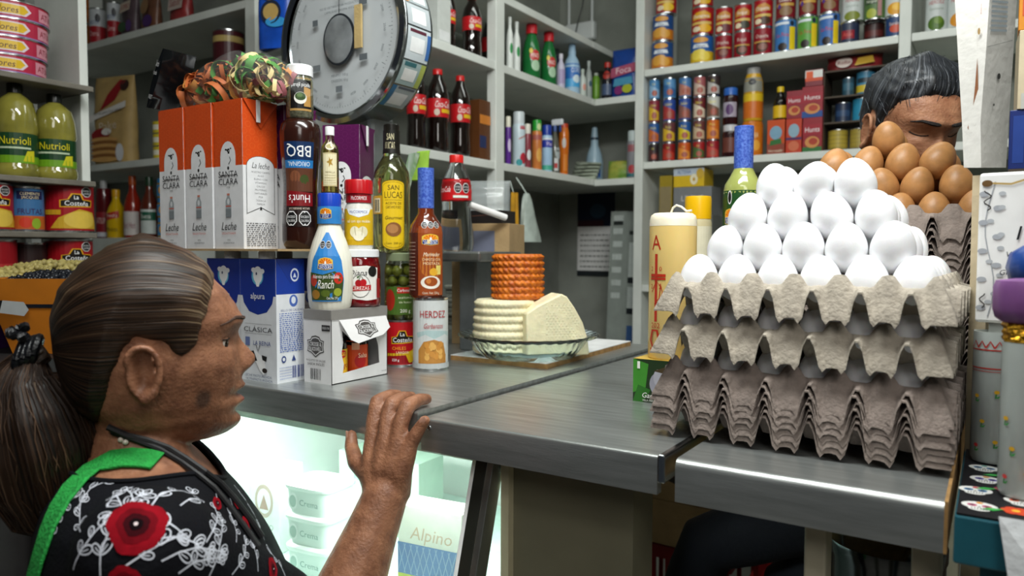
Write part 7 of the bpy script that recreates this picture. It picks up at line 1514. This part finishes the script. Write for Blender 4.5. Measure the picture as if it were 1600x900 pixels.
for S_, E_ in arms: capsule(b, [S_, S_.lerp(E_, .5), S_.lerp(E_, .8)], [.066, .06, .056], SHT, 20)
fuse(b, .008, 'shirt', SHT, man, 6)
JN = mat('trousers', '#0d121d', .85, bump=.3, bs=150)
b = MB(); hip = MB_F(0, 0, -440)
k1_ = onY(1098, 860, 1.60); f1 = Vector((k1_.x-.13, 1.55, FL+.08)); h1 = MB_F(0, 95, -470); kk = onY(1105, 850, 1.56)
capsule(b, [h1, kk, kk+Vector((-.10, .02, -.30)), Vector((kk.x-.16, 1.60, FL+.09))], [.085, .064, .058, .05], JN, 20)
h2 = MB_F(0, -95, -470); k2_ = onY(1238, 870, 1.62); capsule(b, [h2, Vector((k2_.x+.0, 1.64, -.5)), Vector((k2_.x, 1.66, -.85)), Vector((k2_.x, 1.68, FL+.09))], [.085, .07, .06, .05], JN, 20)
b.loft([q_[::-1] for q_ in torso([(-400, 180, 122, -112, 0), (-480, 180, 118, -118, 0), (-540, 150, 100, -105, 0)], 0, MB_F)], JN); fuse(b, .008, 'trousers', JN, man, 6)
for x, y in ((kk.x-.17, 1.56), (k2_.x, 1.64)):
    b = MB(); b.loft([[(x+.05*math.cos(t)*k, y+.13*math.sin(t)*k-.03, FL+z) for t in [2*PI*j/24 for j in range(24)]] for z, k in ((.0005, 1), (.03, 1), (.08, .8), (.1, .5))], mat('shoe_black', '#15130f', .5)); b.build('shoe', man)
# ================================================================== food tubs in the case
tubm = plas('#d4e4dc', .35)
def tub(label, x, y, z, w=.1, d=.085, h=.052, group=None):
    o = thing('food_tub', label, 'tub', (x, y, z), .1, group); rr = lambda k, zz: [(w/2*k*math.copysign(abs(math.cos(t))**.45, math.cos(t)), d/2*k*math.copysign(abs(math.sin(t))**.45, math.sin(t)), zz) for t in [2*PI*j/32 for j in range(32)]]
    MB().loft([rr(.86, 0), rr(.97, h*.8), rr(.97, h*.82)], tubm).build('tub_body', o, 40); MB().loft([rr(1, h*.8), rr(1.03, h*.84), rr(1.03, h*.93), rr(.93, h)], plas('#e4eee8', .3)).build('lid', o, 40)
    decal([('e', -.5, .42, .2, .28, '#e8f0ec'), ('e', -.5, .42, .15, .2, '#a8c4b8'), ('t', 'Crema', .2, .42, .2, '#7a9a90', {'w': .8})], flatmap((0, -d/2*.94, 0), (1,0,0), (0,0,1), (0,-1,0)), w/2, h).build('label', o, 0); return o
zs_ = -.3298
q = onY(492, 800, .872)
for i in range(3): tub(('pale lidded food tub, lowest of the stack in the display case', 'pale lidded food tub, middle of the stack in the display case', 'pale lidded food tub, top of the stack in the display case')[i], q.x, .885, zs_+i*.0525)
q = onY(425, 800, .90)
carton('butter_box', 'white carton with round emblem standing in the display case', 'carton', (q.x, .91, zs_), .075, .06, .155, .1, '#e0e6e2', [('e', 0, .6, .6, .2, '#b8a898'), ('e', 0, .6, .45, .15, '#e0e6e2'), ('p', [(-.3, .5), (.3, .5), (0, .68)], '#a88a78'), ('t', 'QUESO', 0, .3, .07, '#8aa098', {'w': 1.2})])
q = onY(668, 830, .875)
ap = carton('cheese_pack', 'white, blue lattice and yellow pack upright in the display case', 'pack', (q.x, .90, zs_), .115, .05, .155, .12, '#dfe6d8', [('r', -1, 0, 1, .30, '#b8c83a'), ('r', -1, .30, 1, .62, '#4a7ab0')]+[('l', [(-1+.2*k, .31), (-1+.2*k+.25, .61)], .008, '#86a8c8') for k in range(9)]+[('l', [(-1+.2*k+.25, .31), (-1+.2*k, .61)], .008, '#86a8c8') for k in range(9)]+[('t', 'Alpino', .05, .74, .13, '#c8b49a', {'w': 1.3, 'sh': .2}), ('r', -.9, .08, -.3, .2, '#dfe8e0')])
q = onY(600, 800, 1.08)
carton('cheese_pack', 'large pale green pack at the back of the display case', 'pack', (q.x, 1.1, zs_), .2, .08, .15, .05, '#b4d4c0', [('r', -.8, .2, .8, .5, '#cfe4d6'), ('t', 'Manchego', 0, .65, .14, '#8ab49c', {'w': 1.2})])
# ================================================================== right edge: post, candles and skull cloth
CRM = mat('raw_post', '#b8a88a', .7, bump=.3, bs=60, var=.1, vs=14)
po = thing('wood_post', 'white boarded post with rust scrape beside the eggs', 'post', (0, 0, 0))
b = MB(); b.loft([[Vector((x+dx, y+dy, z)) for dx, dy in ((0, 0), (.017, -.004), (.02, .02), (.003, .024))] for x, y, z in ((-.024, 1.008, FL), (-.0245, 1.012, 0), (-.0255, 1.03, .2), (-.0265, 1.038, .312))], CRM); b.build('bare_batten', po, 30)
WPL = mat('white_board_post', '#d6d4ce', .6, bump=.25, bs=70, var=.06, vs=10)
A_ = lambda x, y, D: onD(x, y, D)
rows = [((1506, 1533, 1572), 262), ((1503, 1532, 1576), 190), ((1497, 1540, 1583), 90), ((1492, 1546, 1589), 0), ((1484, 1556, 1600), -160)]
b = MB(); b.loft([[A_(l, y, .89), A_(m_, y, .865), A_(r_, y, .90), A_(r_-3, y, .94), A_(l+3, y, .94)] for (l, m_, r_), y in rows], WPL); wp = b.build('white_casing', po, 30)
def casemap(k):
    def mp(x, z, e):
        P0, P1 = (A_(1497, 90, .89), A_(1540, 90, .865)) if k == 0 else (A_(1540, 90, .865), A_(1583, 90, .90)); d = (P1-P0); n = d.cross(Vector((0, 0, 1))).normalized()
        n = n if n.dot(CAM-P0) > 0 else -n; return tuple(P0+d*x+Vector((0, 0, z))+n*(e+.0006))
    return mp
mb = decal([('t', '060', .80, .056, .014, '#b4503c', {'w': .34}), ('p', [(.72, .0), (.78, -.03), (.86, -.06), (.8, -.085), (.62, -.09), (.45, -.082), (.62, -.06), (.68, -.03)], '#8a5a3c'), ('l', [(.72, .01), (.66, .04)], .001, '#7a5a44'), ('e', .75, .03, .05, .004, '#a88a5a')], casemap(0), 1, 1, de=.0001)
decal([('r', .12, .03+.0055*i, .7, .0325+.0055*i, '#9aa4aa') for i in range(10)]+[('e', .45, -.022, .06, .0035, '#3a3a38'), ('e', .3, -.055, .03, .0015, '#5a5a56'), ('l', [(.0, .012), (.9, .02)], .0006, '#8a8a86')], casemap(1), 1, 1, mb=mb, de=.00005); mb.build('marks', wp, 0)
# table with a printed cloth
tb2 = thing('side_table', 'teal fronted table under a black sugar-skull cloth', 'table', (-.024, .742, -.004)); TEAL = mat('teal_paint', '#1f5a68', .4, var=.1)
MB().box((0, .003, -.045), (.5, .255, -.002), TEAL).build('table_top', tb2, 0, bevel=.002)
for xx, yy in ((.02, .02), (.45, .02), (.02, .21), (.45, .21)): MB().box((xx, yy, FL+.004), (xx+.03, yy+.03, -.0455), TEAL).build('leg', tb2, 0)
clo = thing('table_cloth', 'black cloth printed with colourful sugar skulls and flowers', 'cloth', (-.024, .742, -.0055)); CLB = mat('cloth_black', '#121116', .45, var=.1)
MB().box((.0015, .004, 0), (.5, .254, .0015), CLB).build('cloth_sheet', clo, 0)
def skull(u, v, s, e1, e2):
    return [('e', u, v, s, s*.8, '#d8d8d4'), ('e', u-.02*s, v-s*.75, s*.6, s*.4, '#d8d8d4'), ('e', u-s*.4, v-.05*s, s*.28, s*.26, e1), ('e', u+s*.4, v-.05*s, s*.28, s*.26, e1), ('e', u-s*.4, v-.05*s, s*.13, s*.12, '#141414'), ('e', u+s*.4, v-.05*s, s*.13, s*.12, '#141414'), ('p', [(u-s*.1, v-s*.4), (u+s*.1, v-s*.4), (u, v-s*.2)], '#202020'), ('e', u, v+s*.5, s*.2, s*.16, e2)]+[('l', [(u-s*.4+k*s*.16, v-s*.95), (u-s*.4+k*s*.16, v-s*.6)], s*.05, '#3a3a3a') for k in range(6)]
def flw(u, v, s, c, c2): return [('e', u+s*math.cos(k*PI/3)*.6, v+s*math.sin(k*PI/3)*.6, s*.45, s*.45, c) for k in range(6)]+[('e', u, v, s*.3, s*.3, c2)]
def lf(u, v, a, s, c): return [('p', [(u, v), (u+s*math.cos(a-.35)*.6, v+s*math.sin(a-.35)*.6), (u+s*math.cos(a), v+s*math.sin(a)), (u+s*math.cos(a+.35)*.6, v+s*math.sin(a+.35)*.6)], c)]
sp_ = []
for i, (u, v) in enumerate(((.018, .035), (.014, .085), (.05, .07), (.022, .13), (.06, .125), (.02, .175), (.075, .04), (.11, .09), (.13, .15), (.17, .06), (.2, .12), (.25, .08))): sp_.append(skull(u, v, .014, ('#b03a6a', '#2a6a9a', '#c8502a', '#4a3a9a')[i % 4], ('#d8902a', '#b8283a', '#3a9a8a')[i % 3]))
for i, (u, v) in enumerate(((.045, .035), (.04, .1), (.08, .095), (.045, .155), (.1, .05), (.15, .1), (.09, .15))): sp_.append(flw(u, v, .011, ('#c8401c', '#a82a5a', '#c88a1c')[i % 3], '#e8b030')+lf(u+.008, v+.004, .6, .022, '#2f8a3c')+lf(u-.008, v-.002, 3.6, .02, '#3aa04a'))
cm_ = MB()
for k_ in sp_: decal(k_, flatmap((0, 0, .0015), (1,0,0), (0,1,0), (0,0,1)), 1, 1, e0=.0002 if len(k_) > 10 else .0003, de=.00005, mb=cm_)
cm_.build('skull_print', clo, 0)
nap = thing('paper_napkin', 'white cloth corner with purple swirls hanging off the table', 'cloth', (0, 0, 0)); b = MB()
P4 = [Vector((.008, .738, .001)), Vector((.08, .738, .001)), Vector((.1, .70, -.12)), Vector((.03, .715, -.13))]
b.add(P4+[p_+Vector((0, .002, -.001)) for p_ in P4], [(0, 3, 2, 1), (4, 5, 6, 7), (0, 1, 5, 4), (1, 2, 6, 5), (2, 3, 7, 6), (3, 0, 4, 7)], mat('white_cotton', '#cfd2d4', .8, bump=.3, bs=90)); b.build('cloth_corner', nap, 0)
nmap = lambda x, z, e: tuple(P4[0]+(P4[1]-P4[0])*x+(P4[3]-P4[0])*z+Vector((0, -e-.0008, .0002)))
decal([('l', [(.75+.1*r_*math.cos(t), .2+.09*r_*math.sin(t)) for t, r_ in [(k*.5, 1-k*.05) for k in range(16)]], .02, '#6a2a6a'), ('l', [(.4, .05), (.6, .1), (.7, .12)], .025, '#8a3a4a')]+[('l', [(.8+.08*i+.035*math.cos(t), .42+.05*j+.025*math.sin(t)) for t in [k*PI/4 for k in range(9)]], .008, '#1c1a24') for i in range(3) for j in range(3)], nmap, 1, 1).build('print', nap, 0)
# tall glass candle holders with painted flowers
VG = mat('votive_glass', '#c4ccc8', .12, var=.05, alpha=.75, spec=.6)
def votive(label, px_, py_, w, h, bands):
    p = onZ(px_, py_, -.004); p = p+Vector((0, w/2, 0)); z0 = -.0025; R = w/2; o = thing('glass_votive', label, 'candle glass', (p.x, p.y, z0))
    MB().lathe([(R*.9, 0), (R, .004), (R, h), (R*.93, h), (R*.92, .012), (.002, .011)], VG, 36, cap=(True, True)).build('glass', o)
    MB().lathe([(R*.9, .0125), (R*.9, h*.86), (R*.3, h*.865), (.001, h*.865)], mat('white_wax', '#d8d8cc', .5, sss=.1), 30).build('wax', o)
    sp2 = []
    if bands: sp2 += [('r', -1.3, .86, 1.3, .87, '#b03028'), ('r', -1.3, .72, 1.3, .73, '#b03028'), ('r', -1.3, .70, 1.3, .705, '#b03028')]+[('l', [(-1.2+.4*k, .88), (-1.0+.4*k, .93), (-.8+.4*k, .88)], .012, '#b03028') for k in range(6)]
    for k in range(9):
        u = (-.8, .1, .7)[k % 3]+(.3 if (k//3) % 2 else 0); v = .12+.19*(k//3)+.04*(k % 3)
        sp2 += [('l', [(u, v-.035), (u+.03, v)], .008, '#2f7a34'), ('p', [(u, v-.03), (u+.22, v-.01), (u+.12, v-.035)], '#2f8a3c'), ('e', u+.05, v+.012, .12, .014, '#d0a020' if k % 4 else '#c83a3a')]
    decal(sp2, cylmap(R, R, faceaz(o.location)), R, h, step=R*.25).build('painted_flowers', o, 0); return o, p, z0+h
v1 = votive('glass votive with painted flowers behind the skull cloth, red border on top', 1548, 728, .040, .140, True)
v2 = votive('clear glass votive with painted flowers under the purple candle', 1598, 785, .040, .142, False)
o = thing('candle', 'round purple candle in gold foil on the glass votive', 'candle', (v2[1].x+.0, v2[1].y, v2[2]+.0005))
MB().lathe([(.019+.0015*(i % 2), .018*i/6) for i in range(7)], mat('gold_foil', '#c8962c', .25, 1, bump=.8, bs=120), 30, fn=lambda r, z, a: r*(1+.05*math.sin(11*a+z*300))).build('gold_foil', o, 30)
PUR = mat('purple_wax', '#7a4a84', .5, var=.1, sss=.1)
pwx = MB(); pwx.lathe([(.021, .018), (.026, .022), (.028, .03), (.028, .05), (.026, .056), (.012, .058), (.002, .057)], PUR, 40, fn=lambda r, z, a: r*(1+.025*math.cos(10*a))); pwx.build('wax', o, 50)
MB().tube([(0, 0, .056), (-.002, -.001, .062), (.008, -.006, .066)], .0011, mat('wick', '#e8e4d8', .8), 6).build('wick', o)
sg = thing('candle_box', 'white card box with grey vine border and italic writing', 'box', (onD(1562, 400, .79).x+.012, onD(1562, 400, .79).y+.012, 0), math.radians(-6)); sgz0 = onD(1545, 507, .79).z; sgh = onD(1560, 268, .79).z-sgz0
MB().box((-.033, -.0, sgz0), (.05, .035, sgz0+sgh), PAPER).build('card', sg, 0, bevel=.003)
MB().box((-.02, .003, -.0035), (.04, .03, sgz0-.0003), mat('box_grey', '#8f938f', .6)).build('pedestal', sg, 0)
vn = [('l', [(-.72+.12*math.sin(k*.7), .04+.09*k) for k in range(11)], .006, '#a0a4aa')]
for k in range(9): vn += [('e', -.72+.16*(1 if k % 2 else -1), .1+.095*k, .11, .018, '#a8acb2'), ('e', -.6+.12*(1 if k % 3 else -1), .14+.09*k, .08, .014, '#b4b8bc')]
vn += [('l', [(-.8+.08*math.sin(k), .75+.012*k) for k in range(12)], .007, '#2a2420'), ('l', [(-.85+.06*math.sin(k), .1+.012*k) for k in range(9)], .007, '#2a2420'), ('e', -.82, .93, .12, .022, '#6a5030'), ('l', [(-.7, .93), (-.3, .92), (.0, .945)], .012, '#b89a5a')]
vn += [('t', '1', -.12, .60, .09, '#1c1c20', {'sh': .2}), ('t', 'Velo', -.2, .46, .034, '#2c2c30', {'sh': .2}), ('t', 'pa', -.2, .40, .034, '#2c2c30', {'sh': .2}), ('t', 'Grue', -.3, .34, .034, '#2c2c30', {'sh': .2}), ('t', 'D', -.16, .28, .034, '#2c2c30', {'sh': .2}), ('t', 'Pro', -.32, .22, .034, '#2c2c30', {'sh': .2})]
decal(vn, flatmap((.0085, 0, sgz0), (1,0,0), (0,0,1), (0,-1,0)), .0415, sgh, e0=.0006, de=.00003).build('print', sg, 0)
b = MB(); b.loft([[(.012+.01*t_, -.002-.004*(1-t_), sgz0+sgh*z_), (.019+.008*t_, -.008, sgz0+sgh*z_), (.020+.008*t_, -.007, sgz0+sgh*z_), (.013+.01*t_, -.001, sgz0+sgh*z_)] for t_, z_ in ((-1.6, .0), (-.9, .25), (0, .5), (.3, .75), (.5, .88))], mat('pink_ribbon', '#c88a9a', .4, var=.1)); b.build('pink_ribbon', sg, 40)
MB().box((.022, -.022, sgz0+sgh*.4), (.06, -.003, sgz0+sgh*.86), mat('box_sage', '#8f9a8c', .6)).build('grey_insert', sg, 0)
# blue candle on its own little stand beside the card box
bc_ = onD(1621, 415, .735)
o = thing('candle', 'round dark blue candle on a dark metal stand', 'candle', (bc_.x, bc_.y, -.0022))
MB().lathe([(.02, 0), (.02, .004), (.004, .006), (.004, bc_.z-.03), (.02, bc_.z-.026), (.02, bc_.z-.022)], SC2, 24).build('stand', o)
MB().lathe([(.012, bc_.z-.0215), (.023, bc_.z-.012), (.026, bc_.z), (.023, bc_.z+.014), (.012, bc_.z+.022), (.001, bc_.z+.023)], mat('blue_wax', '#173a7c', .35, var=.1), 36, fn=lambda r, z, a: r*(1+.02*math.cos(12*a))).build('wax', o, 50)
# goods stacked behind the post at the edge of the view
sb = onD(1592, 300, 1.12)
c0 = carton('display_carton', 'tall plain carton behind the card box', 'carton', (sb.x+.03, sb.y, -.0038), .09, .08, onD(1592, 268, 1.12).z+.0038, 0, CARD) if sb.y < .9 else None
if c0 is None:
    shf = thing('goods_stand', 'dark wooden stand carrying the blue box behind the post', 'stand', (sb.x+.035, sb.y, FL)); MB().box((-.05, -.045, 0), (.06, .045, onD(1592, 268, 1.12).z-FL), DKW).build('stand_box', shf, 0)
zq = onD(1592, 268, 1.12).z+.0005; hq = onD(1592, 178, 1.12).z-zq
carton('blue_box', 'dark blue box at the top of the stand behind the post', 'box', (sb.x+.03, sb.y, zq), .09, .07, hq, 0, '#162a6c', [('r', -.9, .1, -.6, .9, '#22408c')])
h2_ = onD(1592, 60, 1.12).z-zq-hq
carton('paper_stack', 'white and tan stack of packets above the dark blue box', 'packets', (sb.x+.034, sb.y, zq+hq+.0005), .085, .07, h2_, .05, '#c4b79a', [('l', [(-.8, .05), (-.6, .95)], .02, '#8a7a5a'), ('l', [(-.5, .05), (-.35, .95)], .02, '#e0d8c8'), ('r', -.9, .0, -.2, .2, '#b8b8b0')])
carton('orange_box', 'orange and yellow packet box on top of the white packets', 'box', (sb.x+.034, sb.y, zq+hq+h2_+.001), .085, .07, .1, 0, '#c8801c', [('r', -.9, .2, .9, .5, '#b84a1c'), ('r', -.9, .6, .9, .8, '#d8b030')])
